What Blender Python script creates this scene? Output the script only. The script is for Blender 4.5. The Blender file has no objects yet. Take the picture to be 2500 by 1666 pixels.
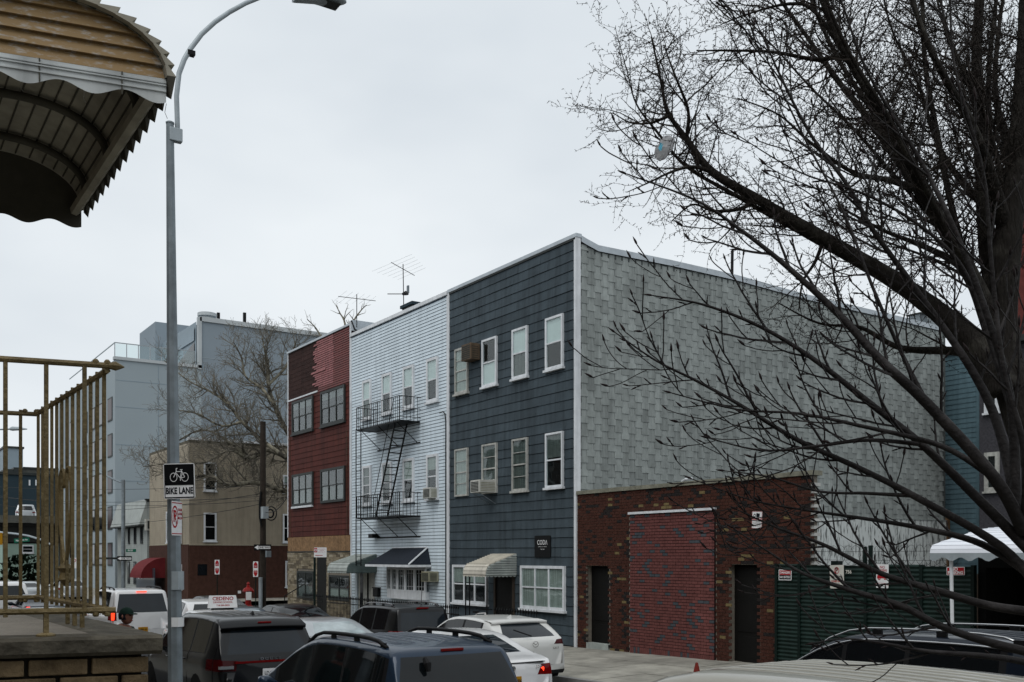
import bpy, bmesh, math, random
from mathutils import Vector, Matrix, noise as mnoise

# ------------------------------------------------------------------ camera
# World axes: X runs along the street (to the right), Y across it, Z up.
EYE = 3.0
CF, CR = (-.8329, .5534), (.5534, .8329)      # camera forward / right on the ground plane
FPX, CU, HV = 2430.6, 1250.0, 1358.0          # photograph: focal length, centre column, horizon row
scene = bpy.context.scene
cam = bpy.data.cameras.new('camera'); camo = bpy.data.objects.new('camera', cam)
scene.collection.objects.link(camo); scene.camera = camo
cam.lens = 35; cam.sensor_width = 36; cam.shift_y = (HV - 833) / 2500
cam.clip_start = .05; cam.clip_end = 3000
camo.location = (0, 0, EYE); camo.rotation_euler = (math.radians(90), 0, math.atan2(.8329, .5534))

# ------------------------------------------------------------------ sky, sun, exposure
world = bpy.data.worlds.new('World'); scene.world = world; world.use_nodes = True
wn, wl = world.node_tree.nodes, world.node_tree.links
wn.clear()
SUN_EL, SUN_AZ = math.radians(58), math.radians(150)      # azimuth from +Y towards +X
sky = wn.new('ShaderNodeTexSky'); sky.sky_type = 'NISHITA'; sky.sun_disc = False
sky.sun_elevation = SUN_EL; sky.sun_rotation = SUN_AZ; sky.air_density = 1; sky.dust_density = 6; sky.ozone_density = 1
hs = wn.new('ShaderNodeHueSaturation'); hs.inputs['Saturation'].default_value = .15
tc = wn.new('ShaderNodeTexCoord'); mp = wn.new('ShaderNodeMapping'); mp.inputs['Scale'].default_value = (1, 1, 2.2)
nz = wn.new('ShaderNodeTexNoise'); nz.inputs['Scale'].default_value = 2.1; nz.inputs['Detail'].default_value = 4; nz.inputs['Roughness'].default_value = .5
cr = wn.new('ShaderNodeValToRGB')
cr.color_ramp.elements[0].position = .33; cr.color_ramp.elements[0].color = (7.5, 8.15, 8.75, 1)
cr.color_ramp.elements[1].position = .62; cr.color_ramp.elements[1].color = (9.2, 9.75, 10.15, 1)
mx = wn.new('ShaderNodeMixRGB'); mx.inputs[0].default_value = .88
bg = wn.new('ShaderNodeBackground'); bg.inputs['Strength'].default_value = .1
wo = wn.new('ShaderNodeOutputWorld')
wl.new(sky.outputs[0], hs.inputs['Color']); wl.new(tc.outputs['Generated'], mp.inputs[0]); wl.new(mp.outputs[0], nz.inputs['Vector'])
wl.new(nz.outputs['Fac'], cr.inputs[0]); wl.new(hs.outputs[0], mx.inputs[1]); wl.new(cr.outputs[0], mx.inputs[2])
wl.new(mx.outputs[0], bg.inputs['Color']); wl.new(bg.outputs[0], wo.inputs[0])
sl = bpy.data.lights.new('sun', 'SUN'); sl.energy = 1.2; sl.angle = math.radians(40); sl.color = (1, .98, .95)
so = bpy.data.objects.new('sun', sl); scene.collection.objects.link(so)
sdir = Vector((math.sin(SUN_AZ) * math.cos(SUN_EL), math.cos(SUN_AZ) * math.cos(SUN_EL), math.sin(SUN_EL)))
so.rotation_euler = sdir.to_track_quat('Z', 'Y').to_euler()
vs = scene.view_settings; vs.view_transform = 'Standard'; vs.look = 'None'; vs.exposure = 0; vs.gamma = 1; vs.use_curve_mapping = False

# ------------------------------------------------------------------ photograph -> place
def ray(u, v):
    r = (u - CU) / FPX
    return (CF[0] + CR[0] * r, CF[1] + CR[1] * r, (HV - v) / FPX)
def at(u, v, d):
    D = ray(u, v); return Vector((D[0] * d, D[1] * d, EYE + D[2] * d))
def onY(u, v, Y):
    return at(u, v, Y / ray(u, v)[1])
def onX(u, v, X):
    return at(u, v, X / ray(u, v)[0])
def Yat(X, u):
    r = (u - CU) / FPX
    return -X * (.5534 + .8329 * r) / (.8329 - .5534 * r)
FY = 17.65                                     # building line across the street
def fx(u): return onY(u, HV, FY).x
def fz(u, v): return onY(u, v, FY).z
def zg(X):                                     # road height: level far off, rising towards the camera
    if X <= -28: return 0.
    if X >= 0: return .5
    return .5 * ((X + 28) / 28) ** 1.1

# ------------------------------------------------------------------ mesh helpers
COL = scene.collection
class MB:
    def __init__(s): s.v = []; s.f = []; s.m = []
    def add(s, vs, fs, mi=0):
        b = len(s.v); s.v += [tuple(p) for p in vs]
        for f in fs: s.f.append(tuple(i + b for i in f)); s.m.append(mi)
        return s
    def box(s, x0, x1, y0, y1, z0, z1, mi=0):
        return s.add([(x0, y0, z0), (x1, y0, z0), (x1, y1, z0), (x0, y1, z0), (x0, y0, z1), (x1, y0, z1), (x1, y1, z1), (x0, y1, z1)],
                     [(0, 3, 2, 1), (4, 5, 6, 7), (0, 1, 5, 4), (1, 2, 6, 5), (2, 3, 7, 6), (3, 0, 4, 7)], mi)
    def quad(s, a, b, c, d, mi=0): return s.add([a, b, c, d], [(0, 1, 2, 3)], mi)
    def prism(s, pts, y0, y1, mi=0):           # polygon in x,z (counter-clockwise seen from -y), extruded y0..y1
        n = len(pts)
        vs = [(x, y0, z) for x, z in pts] + [(x, y1, z) for x, z in pts]
        fs = [tuple(range(n)), tuple(range(2 * n - 1, n - 1, -1))]
        fs += [((i + 1) % n, i, i + n, (i + 1) % n + n) for i in range(n)]
        return s.add(vs, fs, mi)
    def tube(s, pts, rad, sides=6, cap=True, mi=0):
        pts = [Vector(p) for p in pts]; n = len(pts)
        if not hasattr(rad, '__len__'): rad = [rad] * n
        vs = []; prev = None
        for i, p in enumerate(pts):
            t = (pts[min(i + 1, n - 1)] - pts[max(i - 1, 0)])
            if t.length < 1e-9: t = Vector((0, 0, 1))
            t.normalize()
            if prev is None:
                a = t.orthogonal().normalized()
            else:
                a = prev - t * prev.dot(t)
                a = a.normalized() if a.length > 1e-6 else t.orthogonal().normalized()
            prev = a; b = t.cross(a)
            for k in range(sides):
                an = 2 * math.pi * k / sides
                vs.append(p + (a * math.cos(an) + b * math.sin(an)) * rad[i])
        fs = []
        for i in range(n - 1):
            for k in range(sides):
                k2 = (k + 1) % sides
                fs.append((i * sides + k, i * sides + k2, (i + 1) * sides + k2, (i + 1) * sides + k))
        if cap:
            fs.append(tuple(range(sides - 1, -1, -1))); fs.append(tuple(range((n - 1) * sides, n * sides)))
        return s.add(vs, fs, mi)
    def bar(s, a, b, r, sides=4, mi=0): return s.tube([a, b], r, sides, True, mi)
    def lathe(s, prof, c=(0, 0, 0), n=16, axis='z', mi=0):
        vs = []; fs = []
        for r, z in prof:
            for k in range(n):
                an = 2 * math.pi * k / n; x, y = r * math.cos(an), r * math.sin(an)
                p = (x, y, z) if axis == 'z' else (x, z, y)
                vs.append((p[0] + c[0], p[1] + c[1], p[2] + c[2]))
        for i in range(len(prof) - 1):
            for k in range(n):
                k2 = (k + 1) % n
                f = (i * n + k, i * n + k2, (i + 1) * n + k2, (i + 1) * n + k)
                fs.append(f if axis == 'z' else f[::-1])
        m = len(prof)
        a, b = tuple(range(n - 1, -1, -1)), tuple(range((m - 1) * n, m * n))
        fs += [a, b] if axis == 'z' else [a[::-1], b[::-1]]
        return s.add(vs, fs, mi)
    def build(s, name, mat, parent=None, smooth=False, bevel=0, auto=None, xf=None):
        me = bpy.data.meshes.new(name)
        vs = s.v if xf is None else [tuple(xf @ Vector(p)) for p in s.v]
        me.from_pydata(vs, [], s.f)
        mats = mat if isinstance(mat, (list, tuple)) else [mat]
        for m in mats: me.materials.append(MT[m] if isinstance(m, str) else m)
        if len(mats) > 1: me.polygons.foreach_set('material_index', s.m)
        if smooth: me.polygons.foreach_set('use_smooth', [True] * len(me.polygons))
        me.update()
        o = bpy.data.objects.new(name, me); COL.objects.link(o)
        if bevel:
            md = o.modifiers.new('bevel', 'BEVEL'); md.width = bevel; md.segments = 2; md.limit_method = 'ANGLE'
        par(o, parent)
        return o
def par(o, parent):
    if parent is not None:
        o.parent = parent
        if parent.type == 'EMPTY' and not parent.get('_local'): o.location = o.location - parent.location
def piece(name, me, parent, loc=(0, 0, 0), rot=(0, 0, 0)):
    o = bpy.data.objects.new(name, me); COL.objects.link(o)
    o.location = loc; o.rotation_euler = rot; par(o, parent); return o
def thing(name, label, cat, loc=(0, 0, 0), group=None, local=False):
    o = bpy.data.objects.new(name, None); COL.objects.link(o); o.empty_display_size = .2
    o.location = loc; o['label'] = label; o['category'] = cat
    if group: o['group'] = group
    if local: o['_local'] = 1
    return o
def tag(o, label, cat, group=None):
    o['label'] = label; o['category'] = cat
    if group: o['group'] = group
    return o
def struct(o): o['kind'] = 'structure'; return o
def stuff(o): o['kind'] = 'stuff'; return o
RX90 = Matrix.Rotation(math.radians(90), 4, 'Z')
def faceX(x, y, z=0):                          # local facing -Y frame -> wall that faces +X with its left end at (x, y)
    return Matrix.Translation((x, y, z)) @ RX90

# ------------------------------------------------------------------ materials
MT = {}
def M(name, col, rough=.8, var=.12, scale=2.5, bump=0, bscale=30, metal=0, rnd=0, streak=0, coat=0, spec=.16, col2=None, c2=(.45, .6), emit=0, detail=4, bstretch=None, stretch=None):
    col = [c ** 1.2 for c in col]; col2 = [c ** 1.2 for c in col2] if col2 else None   # measured tones -> reflectance
    m = bpy.data.materials.new(name); m.use_nodes = True; MT[name] = m
    n, l = m.node_tree.nodes, m.node_tree.links
    b = n['Principled BSDF']; b.inputs['Roughness'].default_value = rough; b.inputs['Metallic'].default_value = metal
    b.inputs['Specular IOR Level'].default_value = spec
    if coat: b.inputs['Coat Weight'].default_value = coat; b.inputs['Coat Roughness'].default_value = .06
    g = n.new('ShaderNodeNewGeometry'); out = None
    oi = n.new('ShaderNodeObjectInfo')
    vec = g.outputs['Position']
    if stretch:
        mpp = n.new('ShaderNodeMapping'); mpp.inputs['Scale'].default_value = stretch; l.new(vec, mpp.inputs[0]); vec = mpp.outputs[0]
    t = n.new('ShaderNodeTexNoise'); t.inputs['Scale'].default_value = scale; t.inputs['Detail'].default_value = detail; t.inputs['Roughness'].default_value = .6
    l.new(vec, t.inputs['Vector'])
    mr = n.new('ShaderNodeValToRGB'); l.new(t.outputs['Fac'], mr.inputs[0])
    a = [c * (1 - var) for c in col]; d = [min(1, c * (1 + var)) for c in col]
    if col2: a, d = col, col2; mr.color_ramp.elements[0].position, mr.color_ramp.elements[1].position = c2
    else: mr.color_ramp.elements[0].position, mr.color_ramp.elements[1].position = .3, .7
    mr.color_ramp.elements[0].color = (*a, 1); mr.color_ramp.elements[1].color = (*d, 1)
    c = mr.outputs[0]
    if streak:
        mp = n.new('ShaderNodeMapping'); mp.inputs['Scale'].default_value = (5, 5, .35); l.new(g.outputs['Position'], mp.inputs[0])
        t2 = n.new('ShaderNodeTexNoise'); t2.inputs['Scale'].default_value = 1.3; t2.inputs['Detail'].default_value = 5; l.new(mp.outputs[0], t2.inputs['Vector'])
        r2 = n.new('ShaderNodeMapRange'); r2.inputs[1].default_value = .42; r2.inputs[2].default_value = .68; r2.inputs[3].default_value = 1; r2.inputs[4].default_value = 1 - streak
        l.new(t2.outputs['Fac'], r2.inputs[0])
        mm = n.new('ShaderNodeMixRGB'); mm.blend_type = 'MULTIPLY'; mm.inputs[0].default_value = 1; l.new(c, mm.inputs[1]); l.new(r2.outputs[0], mm.inputs[2]); c = mm.outputs[0]
    if rnd:
        r3 = n.new('ShaderNodeMapRange'); r3.inputs[3].default_value = 1 - rnd; r3.inputs[4].default_value = 1 + rnd; l.new(oi.outputs['Random'], r3.inputs[0])
        mm = n.new('ShaderNodeMixRGB'); mm.blend_type = 'MULTIPLY'; mm.inputs[0].default_value = 1; l.new(c, mm.inputs[1]); l.new(r3.outputs[0], mm.inputs[2]); c = mm.outputs[0]
    l.new(c, b.inputs['Base Color'])
    if emit:
        l.new(c, b.inputs['Emission Color']); b.inputs['Emission Strength'].default_value = emit
    if bump:
        vec = g.outputs['Position']
        if bstretch:
            mp = n.new('ShaderNodeMapping'); mp.inputs['Scale'].default_value = bstretch; l.new(vec, mp.inputs[0]); vec = mp.outputs[0]
        t3 = n.new('ShaderNodeTexNoise'); t3.inputs['Scale'].default_value = bscale; t3.inputs['Detail'].default_value = 3; l.new(vec, t3.inputs['Vector'])
        bp = n.new('ShaderNodeBump'); bp.inputs['Strength'].default_value = bump; bp.inputs['Distance'].default_value = .02; l.new(t3.outputs['Fac'], bp.inputs['Height']); l.new(bp.outputs[0], b.inputs['Normal'])
    return m
def glassmat(name, tint=(.9, .95, .95), mixmin=.04, rough=.03, wav=.0):
    m = bpy.data.materials.new(name); m.use_nodes = True; MT[name] = m
    n, l = m.node_tree.nodes, m.node_tree.links; n.clear()
    o = n.new('ShaderNodeOutputMaterial'); mix = n.new('ShaderNodeMixShader'); tr = n.new('ShaderNodeBsdfTransparent'); gl = n.new('ShaderNodeBsdfGlossy')
    tr.inputs[0].default_value = (*tint, 1); gl.inputs['Roughness'].default_value = rough
    lw0 = n.new('ShaderNodeLayerWeight'); lw = n.new('ShaderNodeMath'); lw.operation = 'POWER'; lw.inputs[1].default_value = 4; l.new(lw0.outputs['Facing'], lw.inputs[0])
    mr = n.new('ShaderNodeMath'); mr.operation = 'MULTIPLY_ADD'; mr.inputs[1].default_value = .7; mr.inputs[2].default_value = mixmin
    t = n.new('ShaderNodeTexNoise'); t.inputs['Scale'].default_value = 1.2; g = n.new('ShaderNodeNewGeometry'); l.new(g.outputs['Position'], t.inputs['Vector'])
    bp = n.new('ShaderNodeBump'); bp.inputs['Strength'].default_value = .12; bp.inputs['Distance'].default_value = .05; l.new(t.outputs['Fac'], bp.inputs['Height']); l.new(bp.outputs[0], gl.inputs['Normal'])
    l.new(lw.outputs[0], mr.inputs[0]); l.new(mr.outputs[0], mix.inputs[0]); l.new(tr.outputs[0], mix.inputs[1]); l.new(gl.outputs[0], mix.inputs[2]); l.new(mix.outputs[0], o.inputs[0])
glassmat('glass'); 
M('asphalt', (.05, .052, .055), .75, .25, 1.5, .4, 120)
M('ground', (.09, .09, .085), .9, .25, .5)
M('paving', (.32, .31, .275), .85, .32, 1.6, .3, 90, rnd=.10, streak=.0)
M('kerb', (.28, .28, .27), .8, .2, 2, .2, 60)
M('joint', (.10, .10, .09), .9)
M('paint_line', (.7, .7, .68), .7, .2, 6)
M('grey_siding', (.088, .112, .128), .8, .14, 1.6, .3, 70, rnd=.11, streak=.30, bstretch=(1, 1, .25))
M('grey_under', (.02, .024, .028), .9)
M('trim_white', (.72, .74, .76), .55, .10, 3, streak=.18)
M('trim_old', (.5, .5, .47), .65, .2, 8, streak=.35)
M('trim_dark', (.055, .062, .06), .5, .2, 4)
M('flash', (.5, .54, .57), .45, .12, 3, metal=.2)
for i, k in enumerate((.88, .98, 1.05, 1.13)):
    M('shingle%d' % i, (.335 * k, .36 * k, .35 * k), .9, .13, 3.2, .5, 38, rnd=.06, streak=.26, bstretch=(1, 1, .12))
M('shingle_under', (.12, .132, .13), .95)
M('plaster', (.60, .63, .62), .9, .2, 4, .5, 12, col2=(.12, .13, .125), c2=(.50, .64), stretch=(2.5, 2.5, .5), bstretch=(1, 1, .3))
M('blue_siding', (.65, .725, .775), .5, .05, 1.2, streak=.13, rnd=.03, bump=.05, bscale=60, bstretch=(.1, .1, 1))
M('blue_under', (.12, .16, .2), .8)
M('red_siding', (.122, .036, .027), .7, .16, 2, .25, 60, rnd=.12, streak=.35, bstretch=(1, 1, .3))
M('red_board', (.185, .048, .042), .45, .12, 2, rnd=.10, streak=.15)
M('pink_board', (.33, .15, .15), .6, .28, 5, rnd=.12, streak=.2)
M('brown_shingle', (.060, .034, .030), .9, .25, 4, .5, 60, rnd=.14)
M('red_under', (.03, .01, .01), .9)
M('stucco', (.31, .205, .12), .9, .35, 9, .8, 40, streak=.2)
for i, c in enumerate([(.30, .26, .19), (.22, .19, .14), (.37, .33, .26), (.17, .145, .11)]):
    M('stone%d' % i, c, .9, .2, 9, .5, 30, rnd=.1)
M('mortar', (.27, .245, .21), .95, .2, 8)
M('mortar_light', (.30, .28, .24), .95, .25, 6)
M('brick_red', (.092, .040, .029), .9, .30, 9, .4, 60, rnd=.25)
M('brick_dark', (.032, .027, .026), .8, .2, 9, .4, 60, rnd=.2)
M('brick_tan', (.21, .165, .085), .9, .2, 9, .4, 60, rnd=.25)
M('brick_new', (.205, .088, .081), .9, .22, 5, .4, 60, rnd=.14)
M('brick_grey', (.10, .112, .125), .85, .2, 9, .4, 60, rnd=.15)
M('mortar_red', (.032, .02, .019), .95)
M('block_white', (.5, .5, .48), .9, .2, 6)
M('coping', (.25, .245, .20), .9, .3, 6, .4, 30)
M('black_iron', (.012, .013, .014), .5, .3, 8)
M('interior', (.012, .013, .014), .95)  # black for the painted room shadow behind panes, also a door joint
M('shade', (.74, .76, .74), .9, .06, 2, stretch=(9, 9, .3))
M('curtain', (.42, .43, .40), .9, .28, 3, stretch=(9, 9, .3))
M('curtain_dim', (.16, .17, .16), .9, .3, 3, stretch=(9, 9, .3))
M('door_dark', (.014, .0135, .0125), .6, .2, 3)
M('door_white', (.5, .5, .47), .6, .15, 3, streak=.2)
M('door_brown', (.085, .068, .055), .6, .2, 3)
M('awning_cream', (.60, .57, .50), .5, .15, 3, streak=.12)
M('awning_grey', (.40, .43, .41), .5, .2, 3, streak=.1)
M('awning_green', (.16, .20, .195), .5, .2, 3, streak=.1)
M('roof_shingle', (.036, .044, .057), .95, .35, 30, .6, 90)
M('ac_white', (.56, .56, .52), .6, .12, 4, streak=.2)
M('ac_tan', (.34, .33, .25), .6, .12, 4, streak=.2)
M('ac_brown', (.16, .12, .085), .7, .3, 5, streak=.3)
M('ac_grille', (.05, .055, .05), .6)
M('sign_black', (.008, .009, .010), .45, .1)
M('sign_white', (.75, .75, .75), .45, .06, 6)
M('sign_cream', (.60, .59, .54), .5, .08, 6)
M('sign_red', (.42, .025, .035), .45, .1)
M('sign_green', (.01, .14, .09), .45, .1)
M('galv', (.28, .315, .335), .5, .22, 4, metal=.35, streak=.25)
M('galv_light', (.40, .44, .46), .5, .15, 4, metal=.2)
M('green_metal', (.021, .045, .038), .55, .3, 3, streak=.35)
M('green_post', (.008, .022, .018), .6)
M('wire', (.02, .02, .02), .5)
M('wood_pole', (.055, .045, .037), .9, .35, 4, .5, 30, bstretch=(4, 4, .2))
M('gold', (.36,.23,.1), .5, .22, 3.5, streak=.30, col2=None)
M('gold_worn', (.345, .245, .13), .55, .25, 22, col2=(.45, .42, .38), c2=(.52, .68), stretch=(1, 1, 3))
M('valance', (.66, .69, .69), .5, .1, 4, streak=.45)
M('vault', (.42, .40, .34), .75, .25, 5, streak=.2)
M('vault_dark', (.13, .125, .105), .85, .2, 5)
M('pan_edge', (.10, .12, .11), .7, .4, 18)
M('rail_paint', (.22, .175, .095), .5, .3, 12, .4, 60, streak=.2)
M('porch_slab', (.24, .22, .19), .85, .22, 3, .35, 50)
M('porch_coping', (.115, .105, .085), .9, .45, 7, .9, 18)
M('porch_brick', (.17, .13, .082), .9, .35, 9, .6, 40, rnd=.16)
M('porch_mortar', (.040, .034, .027), .95, .2, 9)
M('bark_ginkgo', (.042, .038, .034), .95, .35, 9, 1.0, 55, bstretch=(2, 2, .35), col2=(.10, .096, .084), c2=(.5, .72))
M('bark_twig', (.050, .043, .038), .85, .3, 6)
M('bark_magnolia', (.036, .033, .033), .7, .3, 8, .4, 50, col2=(.085, .08, .08), c2=(.52, .75))
M('bud', (.035, .026, .026), .8, .3, 20)
M('bark_plane', (.30, .28, .22), .9, .5, 2.2, col2=(.060, .055, .045), c2=(.4, .6))
M('plane_twig', (.20, .185, .155), .9, .3, 4)
M('bluegrey_wall', (.37, .42, .445), .8, .04, .15, streak=.0)
M('bluegrey_wall2', (.30, .345, .38), .8, .05, .2)
M('panel_grey', (.30, .36, .40), .5, .06, .5)
M('wall_white', (.5, .53, .54), .7, .08, .4)
M('window_dark', (.018, .022, .026), .1, .2, 1, spec=.4)
M('window_red', (.05, .018, .02), .3, .2, 1)
M('beige_siding', (.41, .365, .29), .7, .1, 1.2, streak=.15)
M('beige_under', (.15,.135,.105), .9)
M('base_brick', (.095, .050, .038), .9, .22, 4, .5, 30)
M('pale_siding', (.40, .425, .41), .7, .1, 1.2, streak=.15)
M('pale_under', (.10, .11, .11), .9)
M('red_canvas', (.18, .032, .036), .8, .15, 2)
M('concrete', (.15, .15, .135), .9, .2, 1.5)
M('concrete_dark', (.035, .035, .033), .9, .2, 1)
M('navy_wall', (.045, .070, .085), .8, .1, .3)
M('mint', (.36, .47, .41), .7, .06, 1)
M('hedge', (.012, .03, .015), .95, .5, 8)
M('teal_siding', (.145, .22, .25), .7, .15, 2, streak=.2)
M('asphalt_siding', (.085, .083, .092), .95, .35, 14, .4, 50)
M('far_brick', (.15,.05,.043), .9, .25, 3)
M('white_sheet', (.72, .74, .78), .5, .04, 2)
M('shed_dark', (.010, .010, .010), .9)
M('timber', (.17, .11, .065), .85, .25, 6)
M('callbox_red', (.26, .016, .012), .45, .15, 6)
M('plastic_bag', (.8, .8, .81), .5, .1, 20)
_n = MT['plastic_bag'].node_tree; _tr = _n.nodes.new('ShaderNodeBsdfTranslucent'); _tr.inputs[0].default_value = (.85, .86, .88, 1); _mx = _n.nodes.new('ShaderNodeMixShader'); _mx.inputs[0].default_value = .65
_n.links.new(_n.nodes['Principled BSDF'].outputs[0], _mx.inputs[1]); _n.links.new(_tr.outputs[0], _mx.inputs[2]); _n.links.new(_mx.outputs[0], _n.nodes['Material Output'].inputs[0])
M('plastic_blue', (.12, .42, .55), .5, .1, 20)
M('cone', (.20, .035, .025), .7, .3, 20)
M('skin', (.23, .115, .085), .6, .1, 20)
M('jacket', (.012, .030, .024), .9, .2, 20)
M('trousers', (.02, .022, .03), .9)
M('cap_green', (.010, .032, .024), .9, .2, 20)
def paint(name, c, metal=.0, rough=.32): M(name, c, rough, .03, 2, metal=metal, coat=.8 if max(c) > .1 else .45, spec=.3 if max(c) > .1 else .15)
paint('car_navy', (.030, .052, .085), .25); paint('car_charcoal', (.012, .013, .015), .1); paint('car_white', (.66, .66, .66)); paint('car_black', (.010, .011, .013), .2)
paint('car_silver', (.42, .44, .45), .45); paint('car_pearl', (.60, .60, .58)); paint('car_grey', (.17, .165, .175), .4); paint('car_beige', (.40, .385, .335), .45); paint('car_darkblue', (.014, .022, .036), .3); paint('car_steel', (.09, .12, .15), .4)
M('car_glass', (.010, .013, .015), .04, .1, 2, spec=.38)
M('car_glass_light', (.38, .43, .44), .06, .25, 3, spec=.6)
M('car_glass_grey', (.020, .027, .034), .04, .15, 2, spec=.34)
M('rubber', (.012, .012, .012), .8); M('plastic_black', (.014, .014, .015), .55); M('chrome', (.6, .6, .6), .18, .05, metal=1)
M('lamp_red', (.18, .008, .008), .12, .1); M('lamp_dim', (.07, .006, .008), .12, .1); M('lamp_lit', (1.0, .07, .025), .2, .05, emit=2.2); M('lamp_clear', (.25, .26, .27), .15)
M('plate_gold', (.46, .25, .018), .5, .1, 20); M('ink', (.010, .012, .02), .6); M('rim', (.2, .2, .2), .35, .1, metal=.8)

# ------------------------------------------------------------------ lettering
def text_mesh(body, size, mat, bold=0, align='CENTER', sx=1.0):
    cu = bpy.data.curves.new('lettering', 'FONT'); cu.body = body; cu.size = size; cu.align_x = align; cu.align_y = 'CENTER'; cu.offset = bold; cu.fill_mode = 'FRONT'; cu.resolution_u = 3
    o = bpy.data.objects.new('lettering', cu); COL.objects.link(o)
    me = bpy.data.meshes.new_from_object(o); bpy.data.objects.remove(o)
    me.transform(Matrix.Rotation(math.radians(90), 4, 'X') @ Matrix.Scale(sx, 4, (1, 0, 0)))
    me.materials.clear(); me.materials.append(MT[mat]); return me
def letter(parent, body, size, mat, x, y, z, bold=0, sx=1.0, align='CENTER', rot=(0, 0, 0)):
    o = bpy.data.objects.new('lettering', text_mesh(body, size, mat, bold, align, sx)); COL.objects.link(o)
    o.parent = parent; o.location = (x, y, z); o.rotation_euler = rot; return o
def ring(mb, cx, cz, r0, r1, y, n=20, sx=1, a0=0, a1=360, th=.001):
    for i in range(n):
        a, b = math.radians(a0 + (a1 - a0) * i / n), math.radians(a0 + (a1 - a0) * (i + 1) / n)
        mb.quad((cx + sx * r0 * math.cos(b), y, cz + r0 * math.sin(b)), (cx + sx * r0 * math.cos(a), y, cz + r0 * math.sin(a)),
                (cx + sx * r1 * math.cos(a), y, cz + r1 * math.sin(a)), (cx + sx * r1 * math.cos(b), y, cz + r1 * math.sin(b)))
def flatline(mb, x0, z0, x1, z1, w, y):
    d = Vector((x1 - x0, z1 - z0)); n = Vector((-d.y, d.x)).normalized() * w / 2
    mb.quad((x0 - n.x, y, z0 - n.y), (x1 - n.x, y, z1 - n.y), (x1 + n.x, y, z1 + n.y), (x0 + n.x, y, z0 + n.y))
def sign_plate(name, label, w, h, mat, loc, rotz=0, th=.006, cat='sign', group=None, r=.0, tilt=0, edge=None):
    t = thing(name, label, cat, loc, group, local=True); t.rotation_euler = (0, tilt, rotz)
    r = r or min(w, h) * .06; pts = []
    for cx, cz, a in ((w / 2 - r, -h / 2 + r, -90), (w / 2 - r, h / 2 - r, 0), (-w / 2 + r, h / 2 - r, 90), (-w / 2 + r, -h / 2 + r, 180)):
        for k in range(4):
            an = math.radians(a + 30 * k); pts.append((cx + r * math.cos(an), cz + r * math.sin(an)))
    MB().prism(pts, 0, th).build('plate', mat, t)
    return t
def mk(parent, fn, mat, name):                 # flat print on a sign
    mb = MB(); fn(mb); return mb.build(name, mat, parent)
rng = random.Random(7)
# ================================================================== ground
def strip(x0, x1, y0, y1, dz, n=30, fall=0):
    mb = MB()
    for i in range(n):
        a, b = x0 + (x1 - x0) * i / n, x0 + (x1 - x0) * (i + 1) / n
        mb.quad((a, y0, zg(a) + dz), (b, y0, zg(b) + dz), (b, y1, zg(b) + dz + fall), (a, y1, zg(a) + dz + fall))
    return mb
KN, KF = 4.0, 13.1                              # near and far kerb lines
mb = strip(-400, 200, -300, KN, -.06, 60); mb2 = strip(-400, 200, KF, 500, -.06, 60); mb.add(mb2.v, mb2.f); mb3 = strip(-400, 200, KN, KF, -.06, 60); mb.add(mb3.v, mb3.f)
struct(mb.build('ground', 'ground'))
struct(strip(-200, 40, KN, KF, 0, 60).build('road', 'asphalt'))
struct(strip(-59, -50, KF, 120, .0, 6).build('cross_road', 'asphalt'))
struct(strip(-59, -50, -120, KN, .0, 6).build('cross_road', 'asphalt'))
for nm, x0, x1, y0, y1, fall in (('far_pavement', -50, -27.5, KF + .16, FY + 4, .12), ('far_pavement', -3, 40, KF + .16, FY + 4, .12), ('far_pavement', -200, -59, KF + .16, FY + 4, .12),
                                 ('near_pavement', -50, 40, -6, KN - .16, 0), ('near_pavement', -200, -59, -6, KN - .16, 0), ('far_pavement', -50, -46.3, FY, 120, .1), ('far_pavement', -63, -59, FY, 120, .1)):
    d = .155 if y0 < FY else .26
    struct(strip(x0, x1, y0, y1, d, 30, fall if y0 < FY else 0).build(nm, 'paving'))
for x0, x1 in ((-50, 40), (-200, -59)):
    for y in (KF, KN - .16):
        n = 24
        mb = MB()
        for i in range(n):
            a, b = x0 + (x1 - x0) * i / n, x0 + (x1 - x0) * (i + 1) / n
            zs = (zg(a), zg(b))
            mb.add([(a, y, zs[0] - .1), (b, y, zs[1] - .1), (b, y + .16, zs[1] - .1), (a, y + .16, zs[0] - .1), (a, y, zs[0] + .16), (b, y, zs[1] + .16), (b, y + .16, zs[1] + .16), (a, y + .16, zs[0] + .16)],
                   [(4, 5, 6, 7), (0, 1, 5, 4), (2, 3, 7, 6)])
        struct(mb.build('kerb', 'kerb'))
# flags of the far pavement, one by one where they show
fp = struct(strip(-27.5, -3, KF + .16, FY + .4, .10, 20, .12).build('far_pavement', 'joint'))
ys = [KF + .165, KF + 1.65, KF + 3.1, FY + .3]
x = -27.49
while x < -3.3:
    w = 1.52
    for j in range(3):
        y0, y1 = ys[j] + .008, ys[j + 1] - .008; dz = rng.uniform(-.006, .006)
        def zz(X, Y): return zg(X) + .155 + .12 * (Y - KF) / 4.6 + dz
        a, b = x + .008, x + w - .008
        MB().add([(a, y0, zz(a, y0) - .05), (b, y0, zz(b, y0) - .05), (b, y1, zz(b, y1) - .05), (a, y1, zz(a, y1) - .05), (a, y0, zz(a, y0)), (b, y0, zz(b, y0)), (b, y1, zz(b, y1)), (a, y1, zz(a, y1))],
                 [(4, 5, 6, 7), (0, 1, 5, 4), (1, 2, 6, 5), (2, 3, 7, 6), (3, 0, 4, 7)]).build('paving_flag', 'paving', fp)
    x += w
# bike lane / lane lines
for y in (6.9, 10.6):
    for i in range(30):
        a = -120 + i * 4.2
        o = strip(a, a + 2.0, y, y + .1, .004, 3).build('lane_marking', 'paint_line'); struct(o)

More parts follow.
